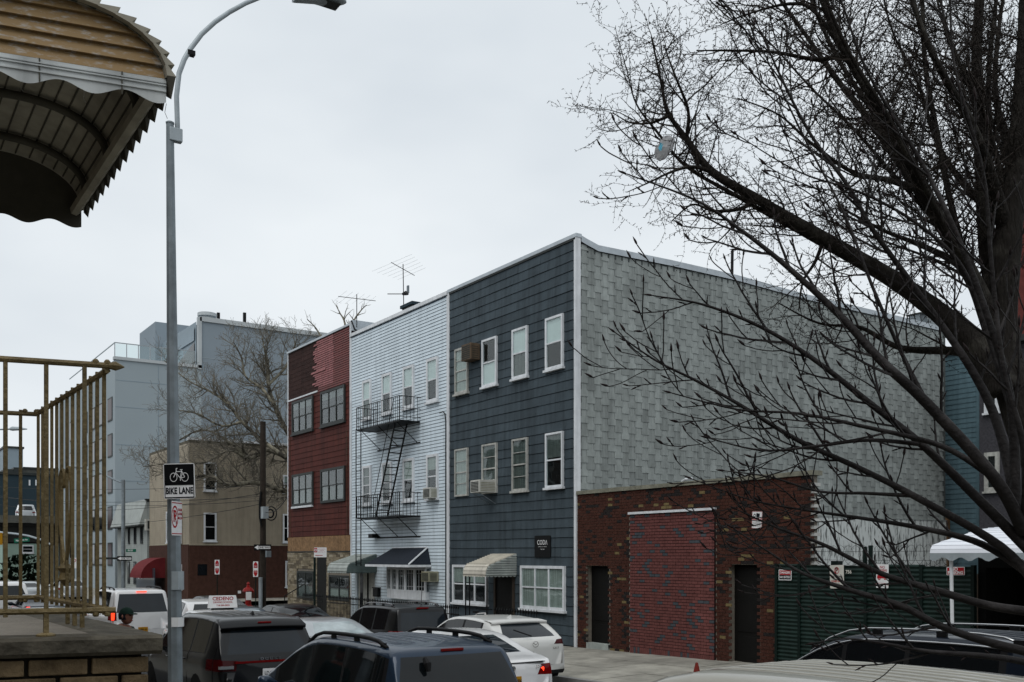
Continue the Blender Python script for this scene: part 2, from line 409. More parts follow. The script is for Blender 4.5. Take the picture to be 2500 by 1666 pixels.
# ================================================================== windows
def window(parent, x0, x1, z0, z1, y, frame='trim_white', shade=None, lower=None, fw=.06, sill=True, rail=True, xf=None, cols=1, mid=.5, name='window', storm=False, glass='glass'):
    if x0 > x1: x0, x1 = x1, x0
    mb = MB(); d = .075
    mb.box(x0, x0 + fw, y - d, y, z0, z1); mb.box(x1 - fw, x1, y - d, y, z0, z1)
    mb.box(x0 + fw, x1 - fw, y - d, y, z1 - fw, z1); mb.box(x0 + fw, x1 - fw, y - d, y, z0, z0 + fw)
    w = mb.build(name, frame, parent, xf=xf)
    P = w if xf is None else w
    a, b, c, e = x0 + fw, x1 - fw, z0 + fw, z1 - fw; zm = c + (e - c) * mid
    MB().box(a, b, y - .012, y - .001, c, e).build('room_shadow_panel', 'interior', w, xf=xf)  # black panel on the wall, painted as the shadow of a room
    cw = (b - a) / cols
    for k in range(cols):
        p, q = a + k * cw, a + (k + 1) * cw
        if k: MB().box(p - .03, p + .03, y - .066, y - .02, c, e).build('mullion', frame, w, xf=xf)
        if rail:
            MB().box(p + .004, q - .004, y - .058, y - .02, zm - .022, zm + .022).build('meeting_rail', frame, w, xf=xf)
            MB().box(p, q, y - .047, y - .043, zm + .022, e).build('pane', glass, w, xf=xf)
            MB().box(p, q, y - .036, y - .032, c, zm - .022).build('pane', glass, w, xf=xf)
        else:
            MB().box(p, q, y - .045, y - .041, c, e).build('pane', glass, w, xf=xf)
        if storm:
            for zz in ((zm + e) / 2, (c + zm) / 2): MB().box(p + .004, q - .004, y - .055, y - .03, zz - .010, zz + .010).build('glazing_bar', frame, w, xf=xf)
    if shade: MB().box(a, b, y - .022, y - .016, zm + (e - zm) * shade[1] if shade[1] >= 0 else c, e).build('shade', shade[0], w, xf=xf)
    if lower: MB().box(a, b, y - .021, y - .015, c, zm).build('curtain', lower, w, xf=xf)
    if sill: MB().box(x0 - .05, x1 + .05, y - .12, y + .0, z0 - .07, z0 - .002).build('sill', frame, w, xf=xf)
    return w
def wedge(mb, x0, x1, z0, z1, y, t1=.018, t0=.004, mi=0):
    mb.add([(x0, y - t1, z0), (x1, y - t1, z0), (x1, y, z0), (x0, y, z0), (x0, y - t0, z1), (x1, y - t0, z1), (x1, y, z1), (x0, y, z1)],
           [(0, 3, 2, 1), (4, 5, 6, 7), (0, 1, 5, 4), (1, 2, 6, 5), (2, 3, 7, 6), (3, 0, 4, 7)], mi)
def wedge_trim(mb, xa, xb, xc, xd, z0, z1, y, t1, t0):   # board with slanted ends
    mb.add([(xa, y - t1, z0), (xb, y - t1, z0), (xb, y, z0), (xa, y, z0), (xc, y - t0, z1), (xd, y - t0, z1), (xd, y, z1), (xc, y, z1)],
           [(0, 3, 2, 1), (4, 5, 6, 7), (0, 1, 5, 4), (1, 2, 6, 5), (2, 3, 7, 6), (3, 0, 4, 7)])

# corrugated metal awning over a door: local wall plane y=0, projecting to -y
def awning(parent, x0, x1, zt, zb, Y, proj, mat, side, nsl=13, fringe=True, sidez=None):
    aw = MB().box(x0 + .01, x1 - .01, Y - .03, Y, zt - .04, zt).build('awning', mat, parent)
    def prof(t):                                # t 0 at wall, 1 at the front edge; nearly straight, then rolled over
        if t < .72: k = t / .72; return (-proj * .80 * k, zt - (zt - zb) * .48 * k)
        k = (t - .72) / .28; return (-proj * (.80 + .20 * math.sin(k * math.pi / 2)), zt - (zt - zb) * (.48 + .52 * (1 - math.cos(k * math.pi / 2))))
    for i in range(nsl):
        t0, t1 = i / nsl, (i + 1) / nsl
        (ya, za), (yb, zb_) = prof(t0), prof(min(1, t1 + .02))
        lift = .034
        MB().add([(x0, Y + ya, za), (x1, Y + ya, za), (x1, Y + yb, zb_ + lift), (x0, Y + yb, zb_ + lift), (x0, Y + ya, za - .02), (x1, Y + ya, za - .02), (x1, Y + yb, zb_ - .02), (x0, Y + yb, zb_ - .02)],
                 [(0, 3, 2, 1), (4, 5, 6, 7), (0, 1, 5, 4), (1, 2, 6, 5), (2, 3, 7, 6), (3, 0, 4, 7)]).build('slat', mat, aw)
    ns = 9
    for xx in (x0 + .012, x1 - .012):           # side panels of horizontal slats
        mb = MB()
        for i in range(ns):
            za, zc = zt - (zt - zb) * i / ns, zt - (zt - zb) * (i + 1) / ns
            def yfront(z):
                lo, hi = 0, 1
                for _ in range(20):
                    m = (lo + hi) / 2
                    if prof(m)[1] > z: lo = m
                    else: hi = m
                return prof(lo)[0]
            s = 1 if xx > (x0 + x1) / 2 else -1
            a, c = yfront(za), yfront(zc)
            mb.add([(xx, Y, za), (xx, Y + a, za), (xx + s * .045, Y + c, zc), (xx + s * .045, Y, zc), (xx - s * .01, Y, zc), (xx - s * .01, Y + c, zc)], [(0, 1, 2, 3) if s < 0 else (3, 2, 1, 0), (3, 2, 5, 4) if s < 0 else (4, 5, 2, 3)])
        mb.build('side_panel', side, aw)
    if fringe:
        def scallop(p0, p1, n):
            mb = MB(); d = Vector(p1) - Vector(p0)
            for i in range(n * 6):
                a, b = i / (n * 6), (i + 1) / (n * 6)
                ha, hb = .045 + .03 * abs(math.sin(a * n * math.pi)), .045 + .03 * abs(math.sin(b * n * math.pi))
                A, B = Vector(p0) + d * a, Vector(p0) + d * b
                mb.quad(A, B, B - Vector((0, 0, hb)), A - Vector((0, 0, ha)))
            return mb
        scallop((x0, Y - proj, zb), (x1, Y - proj, zb), 8).build('fringe', mat, aw)
        scallop((x1, Y - proj, zb), (x1, Y, zb), 8).build('fringe', side, aw)
        scallop((x0, Y - proj, zb), (x0, Y, zb), 8).build('fringe', side, aw)
    return aw

# ================================================================== grey house
XR, XL = fx(1407), fx(1096)
ZT = fz(1407, 574)
g = thing('row_house', 'dark grey shingled three storey row house with pale shingled side wall', 'house', ((XR + XL) / 2, FY, .2))
DEP = onX(2308, 802, XR).y - FY
side_pts = [(0, ZT)] + [(onX(u, v, XR).y - FY, onX(u, v, XR).z) for u, v in ((1430, 588), (1459, 604), (1637, 640), (1796, 676), (1954, 720), (2306, 803))]
side_pts[-1] = (DEP, side_pts[-1][1])
def side_top(s):
    for (a, za), (b, zb) in zip(side_pts, side_pts[1:]):
        if a <= s <= b: return za + (zb - za) * (s - a) / (b - a)
    return side_pts[-1][1]
mb = MB().box(XL, XR, FY, FY + .3, .0, ZT - .05); mb.build('front_wall', 'grey_under', g)
# side wall polygon (faces +X), a thick slab
pts = [(0.3, 0)] + [(DEP, 0)] + [(s, z - .06) for s, z in reversed(side_pts)][:-1] + [(.3, side_top(.3) - .06)]
sw = MB().prism(pts, 0, .3).build('side_wall', 'shingle_under', g, xf=faceX(XR, FY))
MB().box(XL, XR - .3, FY + DEP - .3, FY + DEP, 0, side_pts[-1][1] - .1).build('rear_wall', 'shingle_under', g)
mb = MB(); mb.quad((XL, FY + .3, ZT - .5), (XR - .3, FY + .3, ZT - .5), (XR - .3, FY + DEP, side_pts[-1][1] - .4), (XL, FY + DEP, side_pts[-1][1] - .4)); mb.build('roof', 'roof_shingle', g)
# siding, piece by piece
PZ = .29; nrow = int((ZT - .12 - .25) / PZ); z = ZT - .12 - nrow * PZ
for r in range(nrow):
    x = XL + .09; first = True
    while x < XR - .09:
        w = rng.choice((.62, 1.24, 1.24, 1.24, 1.86)) if not first else rng.uniform(.3, 1.24)
        first = False; x1 = min(x + w, XR - .06)
        if XR - .06 - x1 < .2: x1 = XR - .06
        mb = MB(); j = rng.uniform(-.004, .004); jt = rng.uniform(0, .006)
        wedge(mb, x + .002, x1 - .002, z + r * PZ + j, z + (r + 1) * PZ - .010 + j, FY, .024 + jt, .008)
        mb.build('siding_shingle', 'grey_siding', g); x = x1
# trims
MB().box(XR - .06, XR + .045, FY - .045, FY + .13, .25, ZT - .02).build('corner_board', 'trim_white', g)
MB().box(XL - .02, XL + .075, FY - .05, FY + .02, .25, ZT - .08).build('corner_board', 'trim_white', g)
MB().box(XL - .03, XR + .06, FY - .06, FY + .16, ZT - .075, ZT + .045).build('roof_edge', 'flash', g, bevel=.01)
MB().box(XL, XR, FY - .045, FY - .0, ZT - .13, ZT - .078).build('drip_edge', 'trim_dark', g)
mb = MB()
sp2 = [(.161, side_top(.161))] + side_pts[1:]
for (a, za), (b, zb) in zip(sp2, sp2[1:]):
    mb.add([(XR + .05, FY + a, za - .13), (XR + .05, FY + b, zb - .13), (XR - .3, FY + b, zb - .13), (XR - .3, FY + a, za - .13), (XR + .05, FY + a, za + .05), (XR + .05, FY + b, zb + .05), (XR - .3, FY + b, zb + .05), (XR - .3, FY + a, za + .05)],
           [(0, 1, 5, 4), (4, 5, 6, 7), (2, 3, 7, 6), (1, 2, 6, 5), (3, 0, 4, 7)])
mb.build('parapet_cap', 'flash', g)
# locking shingles of the side wall
PC, PR = .263, .39; ZP = 4.2
def tshape(h=PR + .03, wn=PC * .74, ww=PC * 1.19, t1=.020, t0=.004):
    hw, hn = ww / 2, wn / 2; zs = PR * .5
    P = [(-hw, 0), (hw, 0), (hw, zs), (hn, zs), (hn, h), (-hn, h), (-hn, zs), (-hw, zs)]
    fy = lambda zz: -(t1 - (t1 - t0) * zz / h)
    vs = [(x, fy(zz), zz) for x, zz in P] + [(x, .0, zz) for x, zz in P]
    fs = [(0, 1, 2, 7), (6, 3, 4, 5), (7, 2, 3, 6)] + [((i + 1) % 8, i, i + 8, (i + 1) % 8 + 8) for i in range(8)]
    return vs, fs
tv, tf = tshape()
tms = []
for k in range(4):
    me = bpy.data.meshes.new('shingle'); me.from_pydata(tv, [], tf); me.materials.append(MT['shingle%d' % k]); tms.append(me)
allsh = []
ncol = int(DEP / PC)
for c in range(ncol):
    s = .2 + PC * (c + .3)
    if s > DEP - .12: break
    top = side_top(s) - .15
    zoff = (c % 2) * PR / 2
    r = 0
    while True:
        z0 = ZP + r * PR + zoff - .02; r += 1
        if z0 + .09 > top: break
        allsh.append((s, z0, rng.choice((0, 1, 1, 1, 2, 2, 2, 3)), rng.uniform(-.012, .012), z0 + PR + .03 - top))
allsh.sort(key=lambda q: q[0] + max(0, 5.2 - q[1]) * 4)
rest = MB()
XF = faceX(XR, FY)
for i, (s, z0, k, rot, over) in enumerate(allsh):
    if i < 300 and over < 0: piece('shingle', tms[k], g, XF @ Vector((s, 0, z0)), (0, rot, math.radians(90)))
    else:
        sc = 1 if over < 0 else max(.2, (PR + .03 - over) / (PR + .03))
        cs, sn = math.cos(rot), math.sin(rot)
        rest.add([XF @ Vector((s + x * cs + zz * sc * sn, y, z0 + zz * sc * cs - x * sn)) for x, y, zz in tv], tf, k)
stuff(rest.build('shingle_field', ['shingle%d' % k for k in range(4)], g))
# rough plaster at the foot of the side wall
mb = MB(); n = 40
for i in range(n):
    a, b = .3 + (DEP - .3) * i / n, .3 + (DEP - .3) * (i + 1) / n
    mb.quad((XR + .040 + .01 * math.sin(i * 2.1), FY + a, .2), (XR + .040 + .01 * math.sin(i * 2.1 + 2.1), FY + b, .2), (XR + .036, FY + b, ZP + .19), (XR + .036, FY + a, ZP + .19))
mb.build('plaster_render', 'plaster', g)
MB().box(XR - .02, XR + .055, FY + .4, FY + DEP, ZP + .18, ZP + .215).build('ledge', 'shingle2', g)
MB().box(XR - .1, XR + .10, FY + DEP + .002, FY + DEP + .16, .2, ZP + .6).build('rear_post', 'timber', g)
YW = FY - .018
def fw_(ua, ub, vt, vb, ul=None):               # pixel box on the building line -> x0,x1,z0,z1
    ul = ul or ua
    return fx(ua), fx(ub), fz(ul, vb), fz(ul, vt)
z3t, z3b, z2t, z2b = fz(1336, 780), fz(1336, 906), fz(1336, 1060), fz(1336, 1192)
for i, (a, b) in enumerate(((1114.5, 1146), (1181, 1216.5), (1254.5, 1291.5), (1336, 1378.5))):
    sh3 = (('curtain', 0), None, ('shade', .02), ('shade', 0))[i]
    window(g, fx(a), fx(b), z3b, z3t, YW, ('trim_old', 'trim_white', 'trim_white', 'trim_white')[i], shade=sh3, lower=('curtain', 'shade', 'curtain_dim', None)[i], storm=(i == 0), fw=.07)
    sh2 = (('curtain', 0), ('curtain_dim', 0), ('curtain_dim', .0), ('curtain_dim', .1))[i]
    window(g, fx(a), fx(b), z2b, z2t, YW, ('trim_old', 'trim_old', 'trim_old', 'trim_white')[i], shade=sh2, lower=('curtain', 'curtain_dim', 'curtain_dim', None)[i], storm=(i < 3), fw=.06, sill=(i > 1))
# ground floor
zt, zb = fz(1275, 1381), fz(1275, 1484)
window(g, fx(1275), fx(1383), zb, zt, YW, 'trim_white', shade=('curtain', -1), cols=3, fw=.085)
window(g, fx(1109), fx(1193), fz(1109, 1470), fz(1109, 1379), YW, 'trim_white', shade=('curtain', .1), cols=3, fw=.085)
xd0, xd1 = fx(1213), fx(1254)
mb = MB(); mb.box(xd0 - .1, xd0, YW - .05, YW, .35, 3.0); mb.box(xd1, xd1 + .1, YW - .05, YW, .35, 3.0)
d = mb.build('door_frame', 'door_brown', g)
MB().box(xd0, xd1, YW - .012, YW, .35, 3.0).build('door', 'door_dark', d)
MB().box(xd0 - .15, xd1 + .15, FY - .7, FY - .03, .2, .36).build('door_step', 'concrete', g)
XA1 = fx(1262); XA0 = fx(1205); pj = FY - Yat(XA1, 1187)
awz = onY(1187, 1404, FY - pj).z
awning(g, XA0, XA1, fz(1262, 1352), awz, FY - .02, pj, 'awning_cream', 'awning_grey')
for X in (XA0 + .05, XA0 + .3, XA1 - .04):
    MB().bar((X, FY - pj + .05, .3), (X, FY - pj + .05, awz), .022, 6).build('awning_post', 'black_iron', g)
# sign by the window
xs, ys_ = (fx(1308) + fx(1347)) / 2, FY - .045
s = sign_plate('wall_sign', 'square black wall sign with white letters on the grey house', fx(1347) - fx(1308), fz(1308, 1308) - fz(1308, 1361), 'sign_black', (xs, ys_, (fz(1327, 1308) + fz(1327, 1360)) / 2 - .01), th=.02)
letter(s, 'COD', .205, 'sign_white', -.065, -.004, .12, .001, .92)
mk(s, lambda m: (flatline(m, .155, .05, .205, .195, .017, -.004), flatline(m, .205, .195, .255, .05, .017, -.005)), 'sign_white', 'letter_mark')
letter(s, 'CHIROPRACTIC & WELLNESS', .034, 'sign_white', 0, -.004, -.005)
letter(s, '718 675 9860', .04, 'sign_white', 0, -.004, -.085)
# vents and rooftop things
MB().tube([at(1787, 690, 34), at(1787, 680, 34), at(1788, 612, 34)], [.05, .05, .05], 8).build('vent_pipe', 'black_iron', g)
p = at(1790, 676, 34); MB().box(p.x - .25, p.x + .25, p.y - .25, p.y + .25, p.z - .3, p.z - .06).build('vent_base', 'flash', g)
p = at(2242, 800, 50)
t = thing('chimney_stack', 'small brick chimney with grey pot at the rear of the shingled roof', 'chimney', (p.x, p.y, p.z - .6))
MB().box(p.x - .28, p.x + .28, p.y - .28, p.y + .28, p.z - 1.2, p.z + .22, ).build('brick_shaft', 'timber', t)
MB().box(p.x - .30, p.x + .30, p.y - .30, p.y + .30, p.z + .222, p.z + .60).build('pot', 'galv', t)
MB().box(p.x - .45, p.x + .35, p.y - .35, p.y + .35, p.z + .602, p.z + .66).build('cap', 'trim_dark', t)
p = at(2282, 790, 50)
t = thing('satellite_dish', 'grey satellite dish at the rear corner of the shingled roof', 'dish', (p.x, p.y, p.z - .8))
mb = MB()
for i in range(5):
    for k in range(16):
        def dp(rr, an): return (p.x + rr * math.cos(an) * .9 + .0, p.y - .25 + rr * rr * .45, p.z + rr * math.sin(an))
        r0, r1, a0, a1 = i * .09, (i + 1) * .09, k * math.pi / 8, (k + 1) * math.pi / 8
        mb.quad(dp(r0, a0), dp(r1, a0), dp(r1, a1), dp(r0, a1))
mb.build('reflector', 'galv_light', t, smooth=True); MB().bar((p.x, p.y, p.z - 1.2), (p.x, p.y - .05, p.z), .03, 6).build('mast', 'galv', t)
MB().bar((p.x, p.y - .15, p.z - .4), (p.x + .1, p.y - .75, p.z - .1), .015, 5).build('feed_arm', 'galv', t)

# ================================================================== light blue house
BR, BL = XL - .022, fx(858)
BZT = fz(1093, 717); 
b = thing('row_house', 'pale blue clapboard three storey row house with fire escape', 'house', ((BR + BL) / 2, FY, .1))
MB().box(BL, BR, FY, FY + 14, 0, BZT - .04).build('wall', 'blue_under', b)
PB = .1225; nb = int((BZT - .15 - .3) / PB)
me = None
for r in range(nb):
    z0 = BZT - .12 - (r + 1) * PB
    if me is None:
        o_ = MB(); wedge(o_, BL + .07, BR - .075, .017, PB, FY, .026, .012)
        o_ = o_.build('clapboard', 'blue_siding', b); me = o_.data; o_.location = Vector((0, 0, z0)) - b.location
    else: piece('clapboard', me, b, (0, 0, z0))
MB().box(BR - .075, BR + .0, FY - .045, FY, .3, BZT - .1).build('corner_board', 'trim_white', b)
MB().box(BL - .005, BL + .075, FY - .045, FY, .3, BZT - .1).build('corner_board', 'trim_white', b)
MB().box(BL - .02, BR - .005, FY - .08, FY + .1, BZT - .06, BZT + .07).build('roof_edge', 'trim_white', b)
tz3, bz3, tz2, bz2 = fz(1045, 879), fz(1045, 985), fz(1045, 1112), fz(1045, 1219)
for i, (a, c) in enumerate(((888.5, 909), (936, 959), (987.5, 1013.5), (1045, 1072.5))):
    window(b, fx(a), fx(c), bz3, tz3, FY - .014, 'trim_white', shade=('shade', .0), fw=.10, lower=None if i else 'curtain_dim')
    window(b, fx(a), fx(c), bz2, tz2, FY - .014, 'trim_white', shade=(('curtain_dim', 'curtain_dim', 'curtain', 'curtain')[i], (0, 0, 0, .35)[i]), fw=.10, storm=(i == 0))
# down pipe with goose neck
mb = MB(); X = BR - .10
mb.tube([(fx(1079), FY - .10, fz(1079, 1009)), (X - .12, FY - .10, fz(1087, 1006)), (X - .02, FY - .08, fz(1088, 1012)), (X, FY - .06, fz(1088, 1030)), (X, FY - .06, .4)], .022, 6)
mb.build('vent_pipe', 'trim_dark', b)
# bow window with hipped hood
x0, x1 = fx(955), fx(1050); zb_, zt_ = fz(1050, 1466), fz(1050, 1381)
bw = MB(); n = 5; pr = .36
arc = []
for i in range(n + 1):
    t = i / n; arc.append((x0 + (x1 - x0) * t, FY - .02 - pr * math.sin(math.pi * (.12 + .76 * t)) ** .8))
base = [(x0, FY - .015)] + arc + [(x1, FY - .015)]
def slab(mb, poly, za, zc):
    k = len(poly); mb.add([(x, y, za) for x, y in poly] + [(x, y, zc) for x, y in poly], [tuple(range(k)), tuple(range(2 * k - 1, k - 1, -1))] + [((i + 1) % k, i, i + k, (i + 1) % k + k) for i in range(k)][:])
slab(bw, base, zb_, zb_ + .30); slab(bw, base, zt_ - .12, zt_ + .02)
bo = bw.build('bow_window', 'trim_white', b)
for i in range(n):
    (xa, ya), (xb, yb) = arc[i], arc[i + 1]; d = Vector((xb - xa, yb - ya)); L = d.length; d.normalize(); nrm = Vector((d.y, -d.x))
    def bp(s, o, z_): return (xa + d.x * s + nrm.x * o, ya + d.y * s + nrm.y * o, z_)
    def lbox(s0, s1, o0, o1, za, zc, nm, mt):
        MB().add([bp(s0, o1, za), bp(s1, o1, za), bp(s1, o0, za), bp(s0, o0, za), bp(s0, o1, zc), bp(s1, o1, zc), bp(s1, o0, zc), bp(s0, o0, zc)],
                 [(0, 3, 2, 1), (4, 5, 6, 7), (0, 1, 5, 4), (1, 2, 6, 5), (2, 3, 7, 6), (3, 0, 4, 7)]).build(nm, mt, bo)
    za, zc = zb_ + .302, zt_ - .122
    lbox(0, .075, -.05, .02, za, zc, 'post', 'trim_white'); lbox(L - .075, L, -.05, .02, za, zc, 'post', 'trim_white')
    lbox(.076, L - .076, -.03, .01, za, za + .05, 'sash', 'trim_white'); lbox(.076, L - .076, -.03, .01, zc - .05, zc, 'sash', 'trim_white')
    lbox(.076, L - .076, -.05, -.04, za + .05, zc - .05, 'room_shadow_panel', 'interior')  # room's darkness painted as a black panel behind the pane
    lbox(.076, L - .076, -.022, -.018, za + .05, zc - .05, 'pane', 'glass')
    for k in (1, 2): lbox(.076 + (L - .152) * k / 3 - .006, .076 + (L - .152) * k / 3 + .006, -.016, -.004, za + .05, zc - .05, 'glazing_bar', 'trim_white')
    for k in (.22, .8): lbox(.076, L - .076, -.017, -.005, za + (zc - za) * k - .006, za + (zc - za) * k + .006, 'glazing_bar', 'trim_white')
hx0, hx1 = fx(950), fx(1050); ex0, ex1 = x0 - .30, x1 + .12; ez, rz = zt_ + .03, fz(1050, 1338); hp = .95
rx0, rx1 = ex0 + .45, ex1 - .25
mb = MB(); A, B, C_, D_ = (ex0, FY - hp, ez), (ex1, FY - hp, ez), (rx1, FY - .02, rz), (rx0, FY - .02, rz)
mb.add([A, B, C_, D_, (ex0, FY - .02, ez), (ex1, FY - .02, ez)], [(0, 1, 2, 3), (0, 3, 4), (1, 5, 2), (0, 4, 5, 1)])
hood = mb.build('bow_hood', 'roof_shingle', b)
mb = MB(); mb.box(ex0 - .02, ex1 + .02, FY - hp - .02, FY - hp + .03, ez - .09, ez - .004); mb.box(ex0 - .02, ex0 + .02, FY - hp + .03, FY - .03, ez - .09, ez - .004); mb.box(ex1 - .02, ex1 + .02, FY - hp + .03, FY - .03, ez - .09, ez - .004); mb.build('fascia', 'trim_white', hood)
mb = MB(); mb.bar((ex1, FY - hp, ez + .01), (rx1, FY - .03, rz + .02), .03, 5); mb.bar((rx0, FY - .03, rz + .02), (rx1, FY - .03, rz + .02), .025, 5); mb.build('hip_flashing', 'trim_white', hood)
# door with awning
x1a = fx(921); pj = FY - Yat(x1a, 847); x0a = fx(872)
zf = onY(847, 1396, FY - pj).z
awning(b, x0a, x1a, fz(921, 1353), zf, FY - .02, pj, 'awning_grey', 'awning_green')
d = MB().box(fx(880) - .08, fx(914) + .08, FY - .05, FY - .02, .5, zf + .2).build('door_frame', 'trim_old', b)
MB().box(fx(882), fx(889), FY - .056, FY - .051, .52, zf + .1).build('door_glass', 'window_dark', d)
MB().box(fx(899), fx(903), FY - .056, FY - .051, .52, zf + .1).build('door_joint', 'interior', d)
MB().box(fx(872), fx(876), FY - .09, FY - .03, .3, zf).build('porch_post', 'blue_siding', b)
t = thing('mail_box', 'black mailbox beside the door of the blue house', 'mailbox', (fx(925), FY - .1, fz(925, 1458)))
MB().box(fx(919), fx(931), FY - .17, FY - .025, fz(925, 1457), fz(925, 1437)).build('body', 'black_iron', t, bevel=.01); MB().box(fx(919) - .02, fx(931) + .02, FY - .19, FY - .025, fz(925, 1436.6), fz(925, 1434)).build('lid', 'black_iron', t)
t = thing('wall_lamp', 'small dark wall lamp on the blue clapboards under the fire escape', 'lamp', (fx(920), FY - .1, fz(920, 1314)))
MB().box(fx(915), fx(926), FY - .30, FY - .05, fz(920, 1314), fz(920, 1304)).build('housing', 'black_iron', t, bevel=.02); MB().bar((fx(921), FY - .1, fz(920, 1309)), (fx(929), FY - .02, fz(929, 1311)), .03, 6).build('bracket', 'black_iron', t)

# ---- fire escape
fe = thing('fire_escape', 'black iron fire escape with two balconies and ladders on the blue house', 'fire escape', (fx(970), FY - .5, 3))
XB, XD = fx(921), fx(1028)
yF = Yat(XB, 871); 
def balcony(zr, zf):
    x0, x1 = XB, XD; bal = MB().box(x0, x1, yF, yF + .04, zf - .05, zf).build('balcony', 'black_iron', fe)
    mb = MB(); mb.box(x0, x1, FY - .08, FY - .04, zf - .05, zf); mb.box(x0, x0 + .04, yF + .041, FY - .081, zf - .05, zf); mb.box(x1 - .04, x1, yF + .041, FY - .081, zf - .05, zf); mb.build('frame', 'black_iron', bal)
    ns = 12
    for i in range(ns):
        yy = yF + .08 + (FY - yF - .2) * i / ns
        MB().box(x0 + .041, x1 - .041, yy, yy + .05, zf - .03, zf - .01).build('floor_slat', 'black_iron', bal)
    mb = MB(); r = .018
    for zz in (zr, zf + (zr - zf) * .5, zf + .12):
        mb.bar((x0, yF, zz), (x1, yF, zz), r if zz == zr else .012); mb.bar((x0, yF, zz), (x0, FY, zz), r if zz == zr else .012); mb.bar((x1, yF, zz), (x1, FY, zz), r if zz == zr else .012)
    mb.build('rail', 'black_iron', bal)
    n = 22
    for i in range(n + 1):
        X = x0 + (x1 - x0) * i / n; MB().bar((X, yF, zf), (X, yF, zr), .010 if i % 11 else .02).build('baluster', 'black_iron', bal)
    for X in (x0, x1):
        for i in range(1, 6):
            yy = yF + (FY - yF) * i / 6; MB().bar((X, yy, zf), (X, yy, zr), .010).build('baluster', 'black_iron', bal)
    for k in (.08, .5, .92):
        X = x0 + (x1 - x0) * k; MB().bar((X, yF + .05, zf - .05), (X, FY - .02, zf - .75), .016).build('brace', 'black_iron', bal)
    MB().box(x0 + .1, x1, FY - .045, FY - .024, zf - .80, zf - .76).build('wall_bar', 'black_iron', bal)
zfu, zru = fz(1028, 1029), fz(1028, 971); zfl, zrl = fz(1028, 1259), fz(1028, 1203)
balcony(zru, zfu); balcony(zrl, zfl)
# stair
stt = MB(); ym0, ym1 = yF + .22, yF + .72
sx0, sx1 = XB + 2.9, XB + 1.25
pa, pb = (sx0, zfu - .02), (sx1, zfl)
for yy in (ym0, ym1): stt.bar((pa[0], yy, pa[1]), (pb[0], yy, pb[1]), .035)
so_ = stt.build('stair', 'black_iron', fe)
for i in range(1, 13):
    t = i / 13; X, Z = pa[0] + (pb[0] - pa[0]) * t, pa[1] + (pb[1] - pa[1]) * t
    MB().box(X - .09, X + .09, ym0, ym1, Z - .012, Z + .012).build('tread', 'black_iron', so_)
MB().bar((sx0 - .1, ym0, zfu + .9), (sx1 - .1, ym0, zfl + .85), .014).build('hand_rail', 'black_iron', so_)
# drop ladder hanging at the left end
xl0, xl1 = XB + .03, XB + .48; yl = yF - .045
mb = MB(); mb.bar((xl0, yl, fz(885, 1375) - .1), (xl0, yl, onY(871, 1060, yl).z + .2), .022); mb.bar((xl1, yl, fz(885, 1375) - .1), (xl1, yl, onY(871, 1060, yl).z + .2), .022)
zlo, zhi = fz(885, 1375), onY(871, 1100, yl).z
ld = mb.build('drop_ladder', 'black_iron', fe)
for i in range(16):
    z0 = zlo + (zhi - zlo) * i / 16; MB().bar((xl0, yl, z0), (xl1, yl, z0), .013).build('rung', 'black_iron', ld)

# ================================================================== red house
RR, RL = BL - .012, fx(704)
RZT = fz(855, 793) + .02
h = thing('row_house', 'dark red row house with stripped siding and stone ground floor', 'house', ((RR + RL) / 2, FY, .1))
zsid = fz(857, 1306)
MB().box(RL, RR, FY, FY + 13, .0, RZT - .03).build('wall', 'red_under', h)
zmid = fz(852, 927)                              # bottom of the stripped band at the top
zw_bot = fz(704, 975)
# wide red shingles
PZ2 = .245; n = int((zmid - zsid) / PZ2)
for r in range(n + 1):
    z0 = zsid + r * PZ2; z1 = min(z0 + PZ2, zmid + .02)
    if z1 - z0 < .05: continue
    x = RL + .05
    while x < RR - .06:
        w = rng.choice((1.2, 1.2, 2.4)) if x > RL + .1 else rng.uniform(.4, 1.2); x1 = min(x + w, RR - .05)
        if RR - .05 - x1 < .2: x1 = RR - .05
        mb = MB(); wedge(mb, x + .001, x1 - .001, z0 + .006, z1 - .004, FY, .022 + rng.uniform(0, .006), .008); mb.build('siding_shingle', 'red_siding', h); x = x1
# stripped brown part and red clapboards with a jagged edge
xj = fx(769)
ztop = RZT - .10
n = 11; pz = (ztop - zmid) / n
for r in range(n):
    for a, c in ((RL + .05, RL + 1.7), (RL + 1.7, xj + .6)):
        mb = MB(); wedge(mb, a + .003, c - .003, zmid + r * pz, zmid + (r + 1) * pz + .002, FY, .010, .003); mb.build('brown_shingle', 'brown_shingle', h)
n = 24; pz = (ztop - zmid + .1) / n
for r in range(n):
    z0 = zmid - .1 + r * pz; e = xj + rng.uniform(-.25, .30) + (.25 if r < 4 else 0)
    xm = fx(815) + rng.uniform(-.06, .06)
    mb = MB(); wedge_trim(mb, e, xm, e + rng.uniform(-.1, .1), xm, z0 + .012, z0 + pz, FY - .012, .026, .006); mb.build('clapboard', 'pink_board' if r > 1 else 'red_board', h)
    mb = MB(); wedge(mb, xm + .003, RR - .05, z0 + .012, z0 + pz, FY - .010, .026, .006); mb.build('clapboard', 'red_board', h)
mb = MB(); wedge(mb, xj - .35, xj + 1.3, 0, pz, FY - .03, .03, .003)
lo = mb.build('loose_clapboard', 'pink_board', h); lo['label'] = 'loose pink clapboard hanging askew'
lo.location = Vector((0, 0, zmid + 8.2 * pz)) - h.location
MB().box(RL + .02, xj + .35, FY - .05, FY, zmid - .07, zmid + .0).build('batten', 'trim_white', h)
MB().box(RL - .02, RL + .05, FY - .04, FY + .1, zsid, RZT - .05).build('corner_board', 'trim_white', h)
MB().box(RR - .055, RR + .0, FY - .055, FY, zsid, RZT + .12).build('corner_board', 'trim_white', h)
